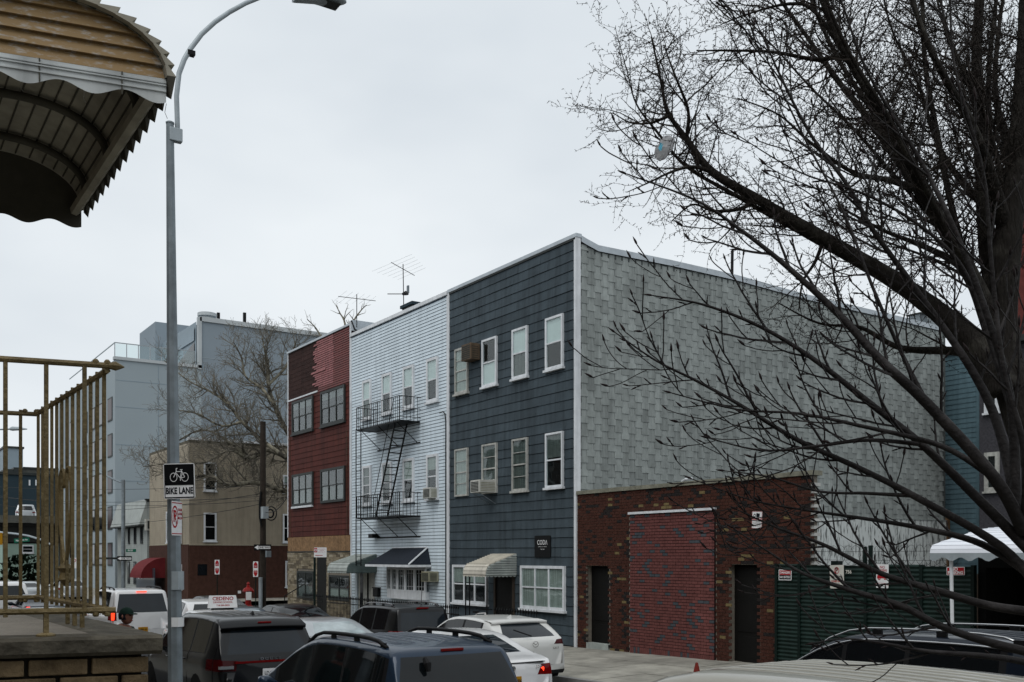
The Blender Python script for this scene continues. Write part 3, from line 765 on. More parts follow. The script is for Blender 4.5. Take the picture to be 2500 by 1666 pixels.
MB().box(RL - .05, RR - .06, FY - .07, FY + .1, RZT - .06, RZT + .03).build('roof_edge', 'flash', h)
MB().box(RR - .05, RR + .1, FY + .0, FY + 4, RZT - .3, RZT + .15).build('party_parapet', 'flash', h)
mb = MB(); p0 = (RR + .11, FY + .2, RZT + .05); mb.tube([(RR + .12, FY - .05, RZT + .1), (RR + .13, FY + .1, RZT - .25), (RR + .2, FY + .5, RZT - .45), (RR + .3, FY + .9, RZT - .5)], .03, 5); mb.build('cable', 'wire', h)
z3a, z3b_, z2a, z2b_ = fz(786, 959), fz(786, 1044), fz(785, 1148), fz(785, 1230)
for (a, c) in ((716, 767), (786, 845)):
    window(h, fx(a), fx(c), z3b_, z3a, FY - .016, 'trim_dark', shade=('curtain_dim', .55), cols=3, fw=.11, sill=True)
    w = window(h, fx(a), fx(c), z2b_, z2a, FY - .016, 'trim_dark', lower='curtain_dim', cols=3, fw=.11, sill=False)
MB().box(fx(717) - .05, fx(765) + .05, FY - .12, FY - .02, z2b_ - .10, z2b_ - .01).build('sill', 'trim_white', h)
for u in (709, 848):
    MB().tube([(fx(u), FY - .03, fz(u, 1000 + 52)), (fx(u + 1), FY - .035, fz(u, 1120)), (fx(u + 1), FY - .03, zsid)], .012, 4).build('cable', 'ac_brown', h)
# stucco band and stone facing
zstu = fz(857, 1345)
MB().box(RL + .0, RR - .0, FY - .025, FY - .001, zstu, zsid - .012).build('stucco_band', 'stucco', h)
MB().box(RL - .02, RR - .0, FY - .05, FY - .001, zstu - .05, zstu - .004).build('stone_ledge', 'trim_dark', h)
wins = [(fx(728), fx(768), fz(728, 1459), fz(728, 1394)), (fx(776), fx(799), 0, fz(776, 1362)), (fx(806), fx(856), fz(806, 1464), fz(806, 1404))]
MB().box(RL, RR, FY - .012, FY - .002, .1, zstu - .055).build('stone_backing', 'mortar', h)
ncnt = 0; rest = MB(); z0 = .25
while z0 < zstu - .08:
    hh = rng.choice((.07, .09, .12)); z1 = min(z0 + hh, zstu - .058); x = RL
    while x < RR - .02:
        w = rng.uniform(.2, .5); x1 = min(x + w, RR - .01); segs = [(x, x1)]
        for wx0, wx1, wz0, wz1 in wins:
            if z1 > wz0 - .02 and z0 < wz1 + .02:
                ns = []
                for a, c in segs:
                    if c < wx0 or a > wx1: ns.append((a, c))
                    else:
                        if a < wx0 - .05: ns.append((a, wx0))
                        if c > wx1 + .05: ns.append((wx1, c))
                segs = ns
        for a, c in segs:
            k = rng.choice((0, 0, 1, 2, 3)); d = rng.uniform(.02, .045)
            if ncnt < 250 and z0 > 1.0: MB().box(a + .006, c - .006, FY - .012 - d, FY - .011, z0 + .005, z1 - .004).build('stone', 'stone%d' % k, h); ncnt += 1
            else: rest.box(a + .006, c - .006, FY - .012 - d, FY - .011, z0 + .005, z1 - .004, k)
        x = x1
    z0 = z1
if rest.v: stuff(rest.build('stone_field', ['stone%d' % k for k in range(4)], h))
window(h, *[wins[0][i] for i in (0, 1, 2, 3)], FY - .004, 'trim_dark', lower='curtain_dim', cols=2, fw=.09, sill=False)
window(h, *[wins[2][i] for i in (0, 1, 2, 3)], FY - .004, 'trim_dark', lower='curtain', cols=2, fw=.09, sill=False)
MB().box(wins[1][0], wins[1][1], FY - .035, FY - .013, .2, wins[1][3]).build('door', 'door_dark', h)
MB().tube([(fx(740), FY - .9, .3), (fx(740), FY - .9, 1.15), (fx(766), FY - .4, 1.75)], .025, 5).build('hand_rail', 'black_iron', h)
# ================================================================== air conditioners
def ac_unit(label, x0, x1, y0, y1, z0, z1, case, grille_side='both', brace=False):
    t = thing('air_conditioner', label, 'air conditioner', ((x0 + x1) / 2, (y0 + y1) / 2, z0), 'window air conditioners', )
    MB().box(x0, x1, y0, y1, z0, z1).build('case', case, t, bevel=.012)
    mb = MB(); n = 7
    if 'f' in grille_side or grille_side == 'both':
        for i in range(n):
            za = z0 + .04 + (z1 - z0 - .08) * i / n; mb.box(x0 + .05, x1 - .05, y0 - .006, y0 + .002, za, za + (z1 - z0 - .08) / n * .6)
        mb.build('grille', 'ac_grille', t)
    if 's' in grille_side or grille_side == 'both':
        mb = MB()
        for i in range(6):
            za = z0 + .05 + (z1 - z0 - .1) * i / 6; mb.box(x1 - .002, x1 + .005, y0 + .05, y1 - .08, za, za + .02)
        mb.build('louvre', 'ac_grille' if case != 'ac_white' else 'ac_tan', t)
    if brace:
        mb = MB(); xm = (x0 + x1) / 2; mb.bar((x0 + .08, y0 + .05, z0 - .01), (x0 + .08, FY - .03, z0 - .35), .012); mb.bar((x1 - .08, y0 + .05, z0 - .01), (x1 - .08, FY - .03, z0 - .35), .012); mb.build('bracket', 'galv', t)
    return t
def ac_px(label, u0, u1, u2, v0, v1, case, sides='both', brace=False):   # front face u0..u1, meets the wall at u2
    X1 = fx(u2); Y0 = Yat(X1, u1); X0 = onY(u0, HV, Y0).x
    return ac_unit(label, X0, X1, Y0, FY - .03, onY(u1, v1, Y0).z, onY(u1, v0, Y0).z, case, sides, brace)
ac_px('brown weathered air conditioner beside the top left window of the grey house', 1126, 1149, 1174, 836, 876, 'ac_brown')
ac_px('white air conditioner with brackets in a middle floor window of the grey house', 1148, 1170, 1215, 1171, 1202, 'ac_white', 'both', True)
ac_px('white air conditioner in the second floor window of the blue house', 1032, 1050, 1072, 1190, 1216, 'ac_white')
ac_px('beige air conditioner beside the bow window of the blue house', 1028, 1047, 1073, 1396, 1421, 'ac_tan')

# ================================================================== brick screen wall
WX0, WX1 = XR + .055, fx(1987); WZ = fz(1420, 1208)
w = thing('brick_wall', 'single storey patchwork brick wall with two dark doorways beside the grey house', 'wall', ((WX0 + WX1) / 2, FY, .25))
TH = .24
doors = [(fx(1431), fx(1487), fz(1460, 1382)), (fx(1779), fx(1855), fz(1815, 1379))]
mb = MB(); xs = [WX0, doors[0][0], doors[0][1], doors[1][0], doors[1][1], WX1 - .1]
for i in (0, 2, 4): mb.box(xs[i], xs[i + 1], FY + .012, FY + TH, .1, WZ)
for i in (1, 3): mb.box(xs[i], xs[i + 1], FY + .012, FY + TH, doors[i // 2][2], WZ)
mb.build('core', 'mortar', w)
# coping
for i in range(12):
    a, c = WX0 + (WX1 - WX0) * i / 12, WX0 + (WX1 - WX0) * (i + 1) / 12
    MB().box(a + .003, c - .003, FY - .05, FY + TH + .05, WZ + .004 + rng.uniform(0, .004), WZ + .11 + rng.uniform(-.008, .008)).build('coping_stone', 'coping', w)
for x0, x1, z1 in doors:
    dr = MB().box(x0, x1, FY + TH - .04, FY + TH + .02, .1, z1).build('door', 'door_dark', w)
    for k in range(3): MB().box(x0 + .12, x1 - .12, FY + TH - .055, FY + TH - .041, .45 + k * (z1 - .6) / 3, .25 + (k + 1) * (z1 - .3) / 3).build('door_panel', 'door_dark', dr, bevel=.006)
    MB().lathe([(.02, 0), (.035, .02), (.035, .04), (.015, .055)], (x1 - .07, FY + TH - .10, 1.25), 8, 'y').build('knob', 'galv', dr)
MB().box(doors[0][0] + .03, doors[0][1] - .03, FY - .02, FY + TH - .05, .2, .52).build('door_step', 'awning_grey', w)
PX0, PX1, PZT = fx(1541), fx(1747), fz(1545, 1257)
BLn, BH = .2, .079
def bmesh_(nm, L, H_, D, mat):
    return MB().box(-L / 2, L / 2, -D, 0, 0, H_)
bm_ = {}
for k in ('brick_red', 'brick_dark', 'brick_tan', 'brick_new', 'brick_grey'):
    o = MB().box(-BLn / 2 + .005, BLn / 2 - .005, -.018, 0, .006, BH - .006).build('brick', k); bm_[k] = o.data; bpy.data.objects.remove(o)
cells = []
nr = int((WZ - .2) / BH)
for r in range(nr):
    z0 = WZ - (r + 1) * BH; off = (r % 2) * BLn / 2; x = WX0 - off
    end = WX1 - .1 + (.1 if r % 2 else 0)
    while x < end:
        a, c = max(x, WX0), min(x + BLn, end); x += BLn
        if c - a < .03: continue
        m = (a + c) / 2
        if PX0 - .02 < m < PX1 + .02 and z0 + BH / 2 < PZT: continue
        if any(d0 < m < d1 and z0 + BH / 2 < dz for d0, d1, dz in doors): continue
        cells.append((a, c, z0))
def tone(a, z):
    v = mnoise.noise((a * 1.7, z * 2.3, 3)); q = rng.random()
    if q < .025 + .045 * (v > .12): return 'brick_tan'
    if q < .17 + .1 * (v < -.1): return 'brick_dark'
    return 'brick_red'
full = [q for q in cells if q[1] - q[0] > .19]; full.sort(key=lambda q: -q[0])
shown = set(id(q) for q in full[:160]); mats = ['brick_red', 'brick_dark', 'brick_tan']; rest = MB()
for q in cells:
    a, c, z0 = q; k = tone(a, z0); d = rng.uniform(-.003, .004)
    if id(q) in shown: piece('brick', bm_[k], w, ((a + c) / 2, FY + .013 + d, z0))
    else: rest.box(a + .005, c - .005, FY - .005 + d, FY + .013 + d, z0 + .005, z0 + BH - .005, mats.index(k))
stuff(rest.build('brick_field', mats, w))
for r in range(1, nr, 2):                         # block ends showing in the toothed right edge
    z0 = WZ - r * BH
    if 1.8 < z0 < WZ - .1: MB().box(WX1 - .098, WX1 - .01, FY + .03, FY + TH, z0 + .004, z0 + BH - .004).build('block_end', 'block_white', w)
inf = MB().box(PX0, PX1, FY - .035, FY + .011, .2, PZT).build('brick_infill', 'mortar_red', w)
inf['label'] = 'bricked up doorway of newer red brick with grey bricks'
r = 0; z0 = PZT - BH - .01; cells = []
while z0 > .55:
    off = (r % 2) * BLn / 2; x = PX0 - off
    while x < PX1:
        a, c = max(x, PX0), min(x + BLn, PX1); x += BLn
        if c - a > .03: cells.append((a, c, z0))
    z0 -= BH; r += 1
zsol = z0 + BH; x = PX0
rest = MB(); cnt = 0
for a, c, z0 in sorted(cells, key=lambda q: -q[0]):
    k = 'brick_grey' if rng.random() < .135 else 'brick_new'; d = rng.uniform(-.002, .003)
    if c - a > .19 and cnt < 140: piece('brick', bm_[k], inf, ((a + c) / 2, FY - .034 + d, z0)); cnt += 1
    else: rest.box(a + .006, c - .006, FY - .052 + d, FY - .034 + d, z0 + .007, z0 + BH - .007, 1 if k == 'brick_grey' else 0)
while x < PX1 - .03:
    rest.box(x + .005, min(x + BH, PX1) - .005, FY - .052, FY - .034, zsol - .2, zsol - .005, 1 if rng.random() < .2 else 0); x += BH
stuff(rest.build('brick_field', ['brick_new', 'brick_grey'], inf))
MB().box(PX0 - .03, PX1 + .03, FY - .10, FY - .004, PZT + .004, PZT + .065).build('cap_flashing', 'trim_white', w)
p = at(1665, 1176, 27.5); MB().tube([p, p + Vector((.15, 0, .05)), p + Vector((.4, 0, .06))], .035, 6).build('roof_pipe', 'trim_white', w)
# surveillance notice
s = sign_plate('warning_sign', 'white camera surveillance notice high on the brick wall', .31, .40, 'sign_white', (fx(1849), FY - .016, fz(1849, 1270)), tilt=math.radians(3))
def cam_icon(mb):
    mb.prism([(-.02, .06), (.08, .07), (.085, .15), (-.02, .16)], -.002, 0); ring(mb, -.07, .105, .022, .04, -.002)
mk(s, cam_icon, 'ink', 'camera_symbol')
letter(s, 'WARNING', .062, 'sign_red', 0, -.003, .015, .002); 
for i in range(5): letter(s, 'ALL ACTIVITIES ARE MONITORED BY'[i * 2:i * 2 + 22], .021, 'ink', 0, -.003, -.05 - i * .024)
def bord(mb):
    for q in (-.152, .146): mb.box(q, q + .006, -.002, 0, -.195, .195)
    for q in (-.197, .191): mb.box(-.15, .15, -.002, 0, q, q + .006)
mk(s, bord, 'sign_red', 'border')

# ================================================================== green corrugated fence
FG = FY - .22
f = thing('corrugated_fence', 'dark green corrugated metal fence closing the yard', 'fence', (onY(2100, HV, FG).x, FG, .35))
def gx(u): return onY(u, HV, FG).x
def gz(u, v): return onY(u, v, FG).z
def corr(x0, x1, z0, z1, pitch=.088, amp=.013):
    mb = MB(); n = int((z1 - z0) / pitch * 6); vs = []; fs = []
    for i in range(n + 1):
        zz = z0 + (z1 - z0) * i / n; yy = FG + amp * math.sin(zz / pitch * 2 * math.pi)
        vs += [(x0, yy, zz), (x1, yy, zz)]
    for i in range(n): fs.append((2 * i, 2 * i + 1, 2 * i + 3, 2 * i + 2))
    return mb.add(vs, fs)
edges = [1896, 1952, 2114, 2250, 2376]
for i in range(4):
    zt = gz(2050, 1381) + (.02, 0, .03, .0)[i]
    corr(gx(edges[i]) + .01, gx(edges[i + 1]) - .01, .3, zt).build('sheet', 'green_metal', f, smooth=True)
for u in edges:
    MB().box(gx(u) - .035, gx(u) + .035, FG - .03, FG + .06, .2, gz(2050, 1381) + .03).build('post', 'green_post', f)
for u, v0, v1 in ((2108, 1335, 1385), (2122, 1332, 1385)):
    MB().bar((gx(u), FG + .05, gz(u, v0)), (gx(u), FG + .05, gz(u, v1) - .3), .045, 8).build('pipe_post', 'green_post', f)
MB().box(gx(2024), gx(2041), FG + .06, FG + .22, gz(2030, 1388), gz(2030, 1370)).build('lamp_box', 'green_post', f)
# razor wire coil on the fence
mb = MB(); pts = []; X0, X1 = gx(1990), gx(2320); R_ = .21; nl = 17
for i in range(nl * 18 + 1):
    t = i / (nl * 18); a = 2 * math.pi * t * nl
    pts.append((X0 + (X1 - X0) * t + .05 * math.cos(a), FG + .08 + .15 * math.cos(a), gz(2050, 1381) + R_ + R_ * math.sin(a)))
mb.tube(pts, .004, 3)
for k, i in enumerate(range(0, len(pts), 9)):
    q = Vector(pts[i]); dd = Vector(((-1) ** k * .02, .015, .018)); mb.tube([q - dd, q + dd], [.003, .003], 3)
rz = mb.build('razor_wire', 'wire'); tag(rz, 'coil of razor wire along the top of the green fence', 'razor wire')
mb = MB()
for dz in (.12, .3): mb.tube([(X0, FG + .05, gz(2050, 1381) + dz), ((X0 + X1) / 2, FG + .05, gz(2050, 1381) + dz - .01), (X1, FG + .05, gz(2050, 1381) + dz)], .004, 3)
mb.build('strand_wire', 'wire', f)
# signs on the fence
def fsign(name, label, u0, u1, v0, v1, mat, **k):
    um, vm = (u0 + u1) / 2, (v0 + v1) / 2
    return sign_plate(name, label, gx(u1) - gx(u0), gz(um, v0) - gz(um, v1), mat, (gx(um), FG - .04, gz(um, vm)), **k), gx(u1) - gx(u0), gz(um, v0) - gz(um, v1)
s, W_, H_ = fsign('parking_sign', 'cream no parking towed away sign with crossed P on green fence', 2029, 2063, 1380, 1437, 'sign_cream', tilt=math.radians(-1.5))
mk(s, lambda m: (ring(m, 0, H_ * .27, H_ * .115, H_ * .145, -.002, sx=.9), flatline(m, -.04, H_ * .19, .04, H_ * .36, .012, -.003)), 'sign_red', 'prohibition_ring')
letter(s, 'P', .15, 'ink', 0, -.002, H_ * .27, .004)
letter(s, 'NO PARKING', .055, 'ink', 0, -.002, H_ * .0, .002, .78); letter(s, 'TOWED AWAY', .055, 'sign_red', 0, -.002, -H_ * .20, .002, .78)
for i, tx in enumerate(('UNAUTHORIZED', 'VEHICLES WILL BE')): letter(s, tx, .026, 'ink', 0, -.002, -H_ * (.075 + .055 * i))
for i, tx in enumerate(('AT VEHICLE', 'OWNERS EXPENSE')): letter(s, tx, .03, 'ink', 0, -.002, -H_ * (.30 + .065 * i))
s, W_, H_ = fsign('parking_sign', 'white no parking sign with red tow truck on green fence', 2142, 2172, 1378, 1436, 'sign_white', tilt=math.radians(1))
letter(s, 'NO', .075, 'sign_red', 0, -.002, H_ * .37, .001); letter(s, 'PARKING', .065, 'sign_red', 0, -.002, H_ * .24, .002, .8)
mk(s, lambda m: (m.box(-W_ * .45, W_ * .45, -.002, 0, H_ * .13, H_ * .145), m.prism([(-.12, -.05), (.12, -.04), (.12, .02), (.02, .03), (-.01, .06), (-.07, .06), (-.12, .0)], -.002, 0), ring(m, -.07, -.05, .012, .03, -.003), ring(m, .07, -.045, .012, .03, -.003), m.box(-W_ * .4, W_ * .4, -.002, 0, -H_ * .30, -H_ * .29)), 'sign_red', 'tow_truck_symbol')
letter(s, 'TOW AWAY ZONE', .034, 'sign_red', 0, -.002, -H_ * .36); letter(s, 'VIOLATORS WILL BE', .022, 'ink', 0, -.002, H_ * .10); letter(s, '24 HOURS', .026, 'ink', 0, -.002, -H_ * .43)
s, W_, H_ = fsign('parking_sign', 'dark red no parking sign behind the awning post on green fence', 2314, 2358, 1384.5, 1404.5, 'sign_white', tilt=math.radians(-1))
mk(s, lambda m: m.box(-W_ * .47, W_ * .47, -.002, 0, 0, H_ * .43), 'sign_red', 'red_band'); letter(s, 'NO', .085, 'sign_white', -.02, -.004, H_ * .21, .003); 
mk(s, lambda m: m.box(-W_ * .47, W_ * .47, -.002, 0, -H_ * .44, -.002), 'sign_red', 'red_band'); letter(s, 'PARKING', .075, 'sign_white', 0, -.004, -H_ * .22, .003)
s, W_, H_ = fsign('notice_sign', 'small red black and white notice at the left end of green fence', 1904, 1935, 1391, 1417, 'sign_white')
mk(s, lambda m: m.box(-W_ * .45, W_ * .45, -.002, 0, 0, H_ * .42), 'sign_red', 'red_band'); mk(s, lambda m: m.box(-W_ * .45, W_ * .45, -.002, 0, -H_ * .42, -.004), 'sign_black', 'black_band')
letter(s, 'DANGER', .07, 'sign_white', 0, -.004, H_ * .21, .002); letter(s, 'NO ENTRY', .06, 'sign_white', 0, -.004, -H_ * .22, .002)
letter(f, '756', .1, 'sign_cream', gx(2073) - f.location.x, FG - .02 - f.location.y, gz(2073, 1397) - f.location.z, .003)

# ================================================================== white carport awning and dark gateway on the right
Yw = FY - 1.5
t = thing('carport_awning', 'white ribbed metal awning on a thin post above the dark gateway', 'awning', (onY(2330, HV, Yw).x, Yw, .4))
ax0, ax1 = onY(2270, HV, Yw).x, onY(2500, HV, Yw).x + 2.0
zf = onY(2325, 1352, Yw).z; zt = onY(2420, 1296, FY + .9).z + .05; nrb = 11
for i in range(nrb):
    def pf(k): return (Yw + .35 * (1 - math.cos(min(1, k * 2.2) * math.pi / 2)) * 1 + max(0, k - .2) * 2.4, zf + (zt - zf) * math.sin(k * math.pi / 2))
    (ya, za), (yb, zb2) = pf(i / nrb), pf((i + 1) / nrb)
    MB().add([(ax0, ya, za + .012), (ax1, ya, za + .012), (ax1, yb, zb2), (ax0, yb, zb2), (ax0, ya, za - .015), (ax1, ya, za - .015), (ax1, yb, zb2 - .02), (ax0, yb, zb2 - .02)],
             [(0, 1, 2, 3), (7, 6, 5, 4), (4, 5, 1, 0), (0, 3, 7, 4), (1, 5, 6, 2)]).build('slat', 'white_sheet', t)
mb = MB(); n = 60
for i in range(n):
    a, c = ax0 + (ax1 - ax0) * i / n, ax0 + (ax1 - ax0) * (i + 1) / n
    fh = lambda X: .10 + .035 * math.sin((X - ax0) * 2 * math.pi / .34)
    mb.quad((a, Yw - .002, zf - fh(a)), (c, Yw - .002, zf - fh(c)), (c, Yw - .002, zf + .01), (a, Yw - .002, zf + .01))
mb.build('fringe', 'galv_light', t)
pX = onY(2322, HV, Yw + .12).x
MB().bar((pX + .05, Yw + .12, .3), (pX, Yw + .12, zf), .032, 8).build('post', 'trim_white', t)
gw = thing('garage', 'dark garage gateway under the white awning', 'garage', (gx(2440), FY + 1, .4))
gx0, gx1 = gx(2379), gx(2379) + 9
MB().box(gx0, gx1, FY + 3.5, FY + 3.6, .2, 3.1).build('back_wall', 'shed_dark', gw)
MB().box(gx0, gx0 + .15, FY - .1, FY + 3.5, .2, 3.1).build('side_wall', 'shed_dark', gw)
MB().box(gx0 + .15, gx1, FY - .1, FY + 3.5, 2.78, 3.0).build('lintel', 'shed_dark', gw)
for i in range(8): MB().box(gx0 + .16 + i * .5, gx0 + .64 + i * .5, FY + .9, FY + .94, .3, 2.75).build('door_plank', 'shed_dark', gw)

# ================================================================== houses in the back lot on the right
def sided(parent, x0, x1, z0, z1, y, pitch, mat, under, xf=None, t1=.02, name='clapboard_field'):
    mb = MB(); n = int((z1 - z0) / pitch)
    for i in range(n): wedge(mb, x0, x1, z0 + i * pitch, z0 + (i + 1) * pitch + .003, y, t1, .003)
    return stuff(mb.build(name, mat, parent, xf=xf))
Y1 = 37
x0, x1 = onY(2290, HV, Y1).x, onY(2392, HV, Y1).x
t = thing('back_house', 'teal clapboard house half hidden behind the tree', 'house', ((x0 + x1) / 2, Y1, .4))
zt = onY(2350, 858, Y1).z
MB().box(x0, x1, Y1, Y1 + 8, .2, zt).build('wall', 'teal_siding', t); sided(t, x0, x1, .3, zt - .05, Y1, .2, 'teal_siding', None)
MB().box(x0 - .15, x1 + .1, Y1 - .15, Y1 + 8, zt + .002, zt + .2).build('roof_edge', 'flash', t); MB().box(x1 - .12, x1, Y1 - .04, Y1 - .021, .3, zt).build('corner_board', 'teal_siding', t)
Y2 = 34
x0, x1 = onY(2390, HV, Y2).x + .02, onY(2560, HV, Y2).x
zt = onY(2420, 850, Y2).z
t = thing('back_house', 'grey asphalt sided house with white window behind the tree trunk', 'house', ((x0 + x1) / 2, Y2, .4))
MB().box(x0, x1, Y2, Y2 + 9, .2, zt).build('wall', 'asphalt_siding', t); MB().box(x0 - .1, x1, Y2 - .3, Y2 + 9, zt + .002, zt + .22).build('cornice', 'trim_dark', t)
window(t, onY(2405, HV, Y2).x, onY(2441, HV, Y2).x, onY(2420, 1008, Y2).z, onY(2420, 910, Y2).z, Y2 - .001, 'trim_white', fw=.14)
window(t, onY(2405, HV, Y2).x, onY(2441, HV, Y2).x, onY(2420, 1200, Y2).z, onY(2420, 1105, Y2).z, Y2 - .001, 'trim_old', fw=.14)
Y3 = 46
x0, x1 = onY(2462, HV, Y3).x, onY(2600, HV, Y3).x; zt = onY(2480, 540, Y3).z
t = thing('brick_building', 'tall red brick building behind the trees at the right edge', 'building', ((x0 + x1) / 2, Y3, 0))
MB().box(x0, x1, Y3, Y3 + 10, 0, zt).build('wall', 'far_brick', t); MB().box(x0 - .1, x1, Y3 - .15, Y3 + 10, zt + .002, zt + .5).build('cornice', 'far_brick', t)
# timber fence at the back of the yard
t = thing('yard_fence', 'low board fence at the back of the yard', 'fence', (XR + 3, FY + DEP + 1, .3))
for i in range(40): MB().box(XR + .3 + i * .4, XR + .69 + i * .4, FY + DEP + .9, FY + DEP + .93, .2, 2.3).build('board', 'door_brown', t)

# ================================================================== iron fences in front of the houses
def iron_fence(label, x0, x1, y, h=1.05, sp=.14):
    t = thing('iron_fence', label, 'fence', ((x0 + x1) / 2, y, zg(x0) + .25), 'iron fences in front of the row houses'); z0 = zg((x0 + x1) / 2) + .22
    mb = MB(); mb.box(x0, x1, y - .015, y + .015, z0 + .12, z0 + .15); mb.box(x0, x1, y - .015, y + .015, z0 + h - .18, z0 + h - .15); mb.build('rail', 'black_iron', t)
    me = None; n = int((x1 - x0) / sp)
    for i in range(n + 1):
        if me is None:
            mb = MB(); mb.bar((0, 0, 0), (0, 0, h), .010); mb.tube([(0, 0, h), (0, 0, h + .05), (0, 0, h + .14)], [.012, .035, .002], 4); o = mb.build('picket', 'black_iron', t); me = o.data; o.location = Vector((x0, y, z0)) - t.location
        else: piece('picket', me, t, (x0 + i * sp, y, z0))
iron_fence('black iron picket fence before the right window of the grey house', fx(1290), XR - .1, FY - 1.25)
iron_fence('black iron picket fence before the left window of the grey house', XL + .1, fx(1200), FY - 1.25)
iron_fence('black iron picket fence along the blue house', BL + .3, BR - .2, FY - 1.25)
iron_fence('black iron picket fence along the red house', fx(805), RR - .1, FY - 1.25)
# bicycle chained by the grey door
bx, by, bz = fx(1235), FY - 1.0, zg(-26) + .28
t = thing('bicycle', 'black bicycle leaning on the iron fence by the grey house door', 'bicycle', (bx, by, bz))
for dx in (-.5, .5):
    mb = MB(); mb.tube([(bx + dx + .33 * math.cos(a * math.pi / 12), by, bz + .34 + .33 * math.sin(a * math.pi / 12)) for a in range(25)], .018, 5)
    wv = mb.build('wheel', 'rubber', t); mb = MB()
    for k in range(8): mb.bar((bx + dx, by, bz + .34), (bx + dx + .32 * math.cos(k * math.pi / 4), by, bz + .34 + .32 * math.sin(k * math.pi / 4)), .003, 3)
    mb.build('spokes', 'galv', wv)
mb = MB(); P = {'r': (bx - .5, bz + .34), 'b': (bx - .05, bz + .30), 's': (bx - .2, bz + .85), 'h': (bx + .35, bz + .9), 'f': (bx + .5, bz + .34)}
for a, c in ('rb', 'rs', 'bs', 'bh', 'sh', 'hf'): mb.bar((P[a][0], by, P[a][1]), (P[c][0], by, P[c][1]), .018, 6)
mb.build('frame', 'sign_white', t); MB().box(bx - .32, bx - .1, by - .06, by + .06, bz + .88, bz + .93).build('saddle', 'rubber', t); MB().bar((bx + .33, by - .25, bz + 1.0), (bx + .33, by + .25, bz + 1.0), .014, 6).build('handlebar', 'rubber', t)

# ================================================================== roof antennas
def antenna(label, base, top, d, boom, nel, el, low=False):
    a, c = at(*base, d), at(*top, d); t = thing('roof_antenna', label, 'antenna', tuple(a), 'rooftop antennas')
    MB().bar(a, c, .018, 6).build('mast', 'wire', t)
    p, q = at(*boom[0], d), at(*boom[1], d + boom[2]); MB().bar(p, q, .014, 5).build('boom', 'wire', t)
    ax = (q - p).normalized(); side = Vector((ax.y, -ax.x, .22)).normalized()
    for i in range(nel):
        m = p + (q - p) * (i + .2) / nel; L = el * (1 - .35 * i / nel)
        MB().bar(m - side * L, m + side * L, .0035, 3).build('element', 'galv', t)
    if low:
        m = at(984, 718, d); MB().bar(at(946, 718, d), m, .018, 5).build('lower_boom', 'wire', t); MB().tube([m, m + Vector((.25, 0, -.02)), m + Vector((.42, .0, -.1))], [.06, .09, .04], 6).build('rotor', 'wire', t); q = at(996, 710, d); MB().box(q.x - .06, q.x + .06, q.y - .03, q.y + .03, q.z - .1, q.z + .2).build('reflector', 'galv', t)
antenna('tall tv antenna with swept elements on the blue house roof', (986, 775), (984, 645), 40, ((955, 641), (1012, 673), 1.5), 6, 1.0, True)
antenna('shorter tv antenna rising behind the red and blue houses', (871, 800), (871, 719), 42, ((826, 724), (917, 735), 1.2), 6, .6)
p = at(1008, 760, 40)
t = thing('roof_hatch', 'dark boxy roof hatch behind the blue parapet', 'hatch', (p.x, p.y, p.z - 1))
MB().box(p.x - .35, p.x + .55, p.y - .3, p.y + .5, p.z - 1, p.z + .12).build('box', 'trim_dark', t); mb = MB(); mb.box(p.x - .43, p.x + .6, p.y - .36, p.y + .56, p.z + .122, p.z + .24); mb.build('lid', 'navy_wall', t)
# ================================================================== far buildings
# beige corner house beyond the cross street
CX_ = -63.0
XFb = faceX(CX_, FY)
b2 = thing('corner_house', 'beige clapboard corner house with dark brick ground floor', 'house', (CX_, FY + 6, 0))
zroof = onX(560, 1080, CX_).z; zbase = onX(560, 1330, CX_).z; wl_ = 14.5
MB().box(0, wl_, .02, 10, .1, zroof).build('wall', 'beige_under', b2, xf=XFb)
sided(b2, 0, wl_, zbase, zroof - .1, .02, .13, 'beige_siding', None, XFb)
sided(b2, .0, 9.9, zbase, zroof - .1, 0, .13, 'beige_siding', None, Matrix.Translation((CX_ - 9.9, FY, 0)))
MB().box(-.0, wl_, -.035, .018, .1, zbase - .02).build('base_wall', 'base_brick', b2, xf=XFb)
MB().box(CX_ - 9.9, CX_ - .036, FY - .06, FY - .0, .1, zbase - .02).build('base_wall', 'base_brick', b2)
MB().box(-.1, wl_, -.12, .2, zroof + .0, zroof + .14).build('roof_edge', 'trim_white', b2, xf=XFb)
MB().box(-.03, wl_, -.06, .0, zbase - .06, zbase + .04).build('band', 'beige_siding', b2, xf=XFb)
def bwin(u0, u1, v0, v1, fr='trim_white', sh=None, **k):
    a, c = onX(u0, v0, CX_), onX(u1, v1, CX_)
    window(b2, a.y - FY, c.y - FY, c.z, a.z, -.005, fr, shade=sh, xf=XFb, fw=.1, **k)
bwin(497, 528, 1128, 1200); bwin(497, 528, 1252, 1322); bwin(690, 722, 1160, 1205, sh=('curtain', .2)); bwin(690, 722, 1255, 1325)
bwin(696, 724, 1370, 1433, 'trim_white', sh=('curtain', 0)); bwin(442, 451, 1380, 1440, rail=True) if False else None
a, c = onX(482, 1378, CX_), onX(505, 1405, CX_)
gb = MB().box(a.y - FY, c.y - FY, -.05, -.036, c.z, a.z).build('glass_block_window', 'window_dark', b2, xf=XFb)
a, c = onX(697, 1370, CX_), onX(724, 1433, CX_)
mb = MB()
for i in range(8): yy = a.y - FY + (c.y - a.y) * i / 8; mb.box(yy, yy + .035, -.16, -.12, c.z - .1, a.z)
mb.box(a.y - FY, c.y - FY, -.16, -.12, c.z - .1, c.z - .05); mb.build('window_grille', 'trim_white', b2, xf=XFb)
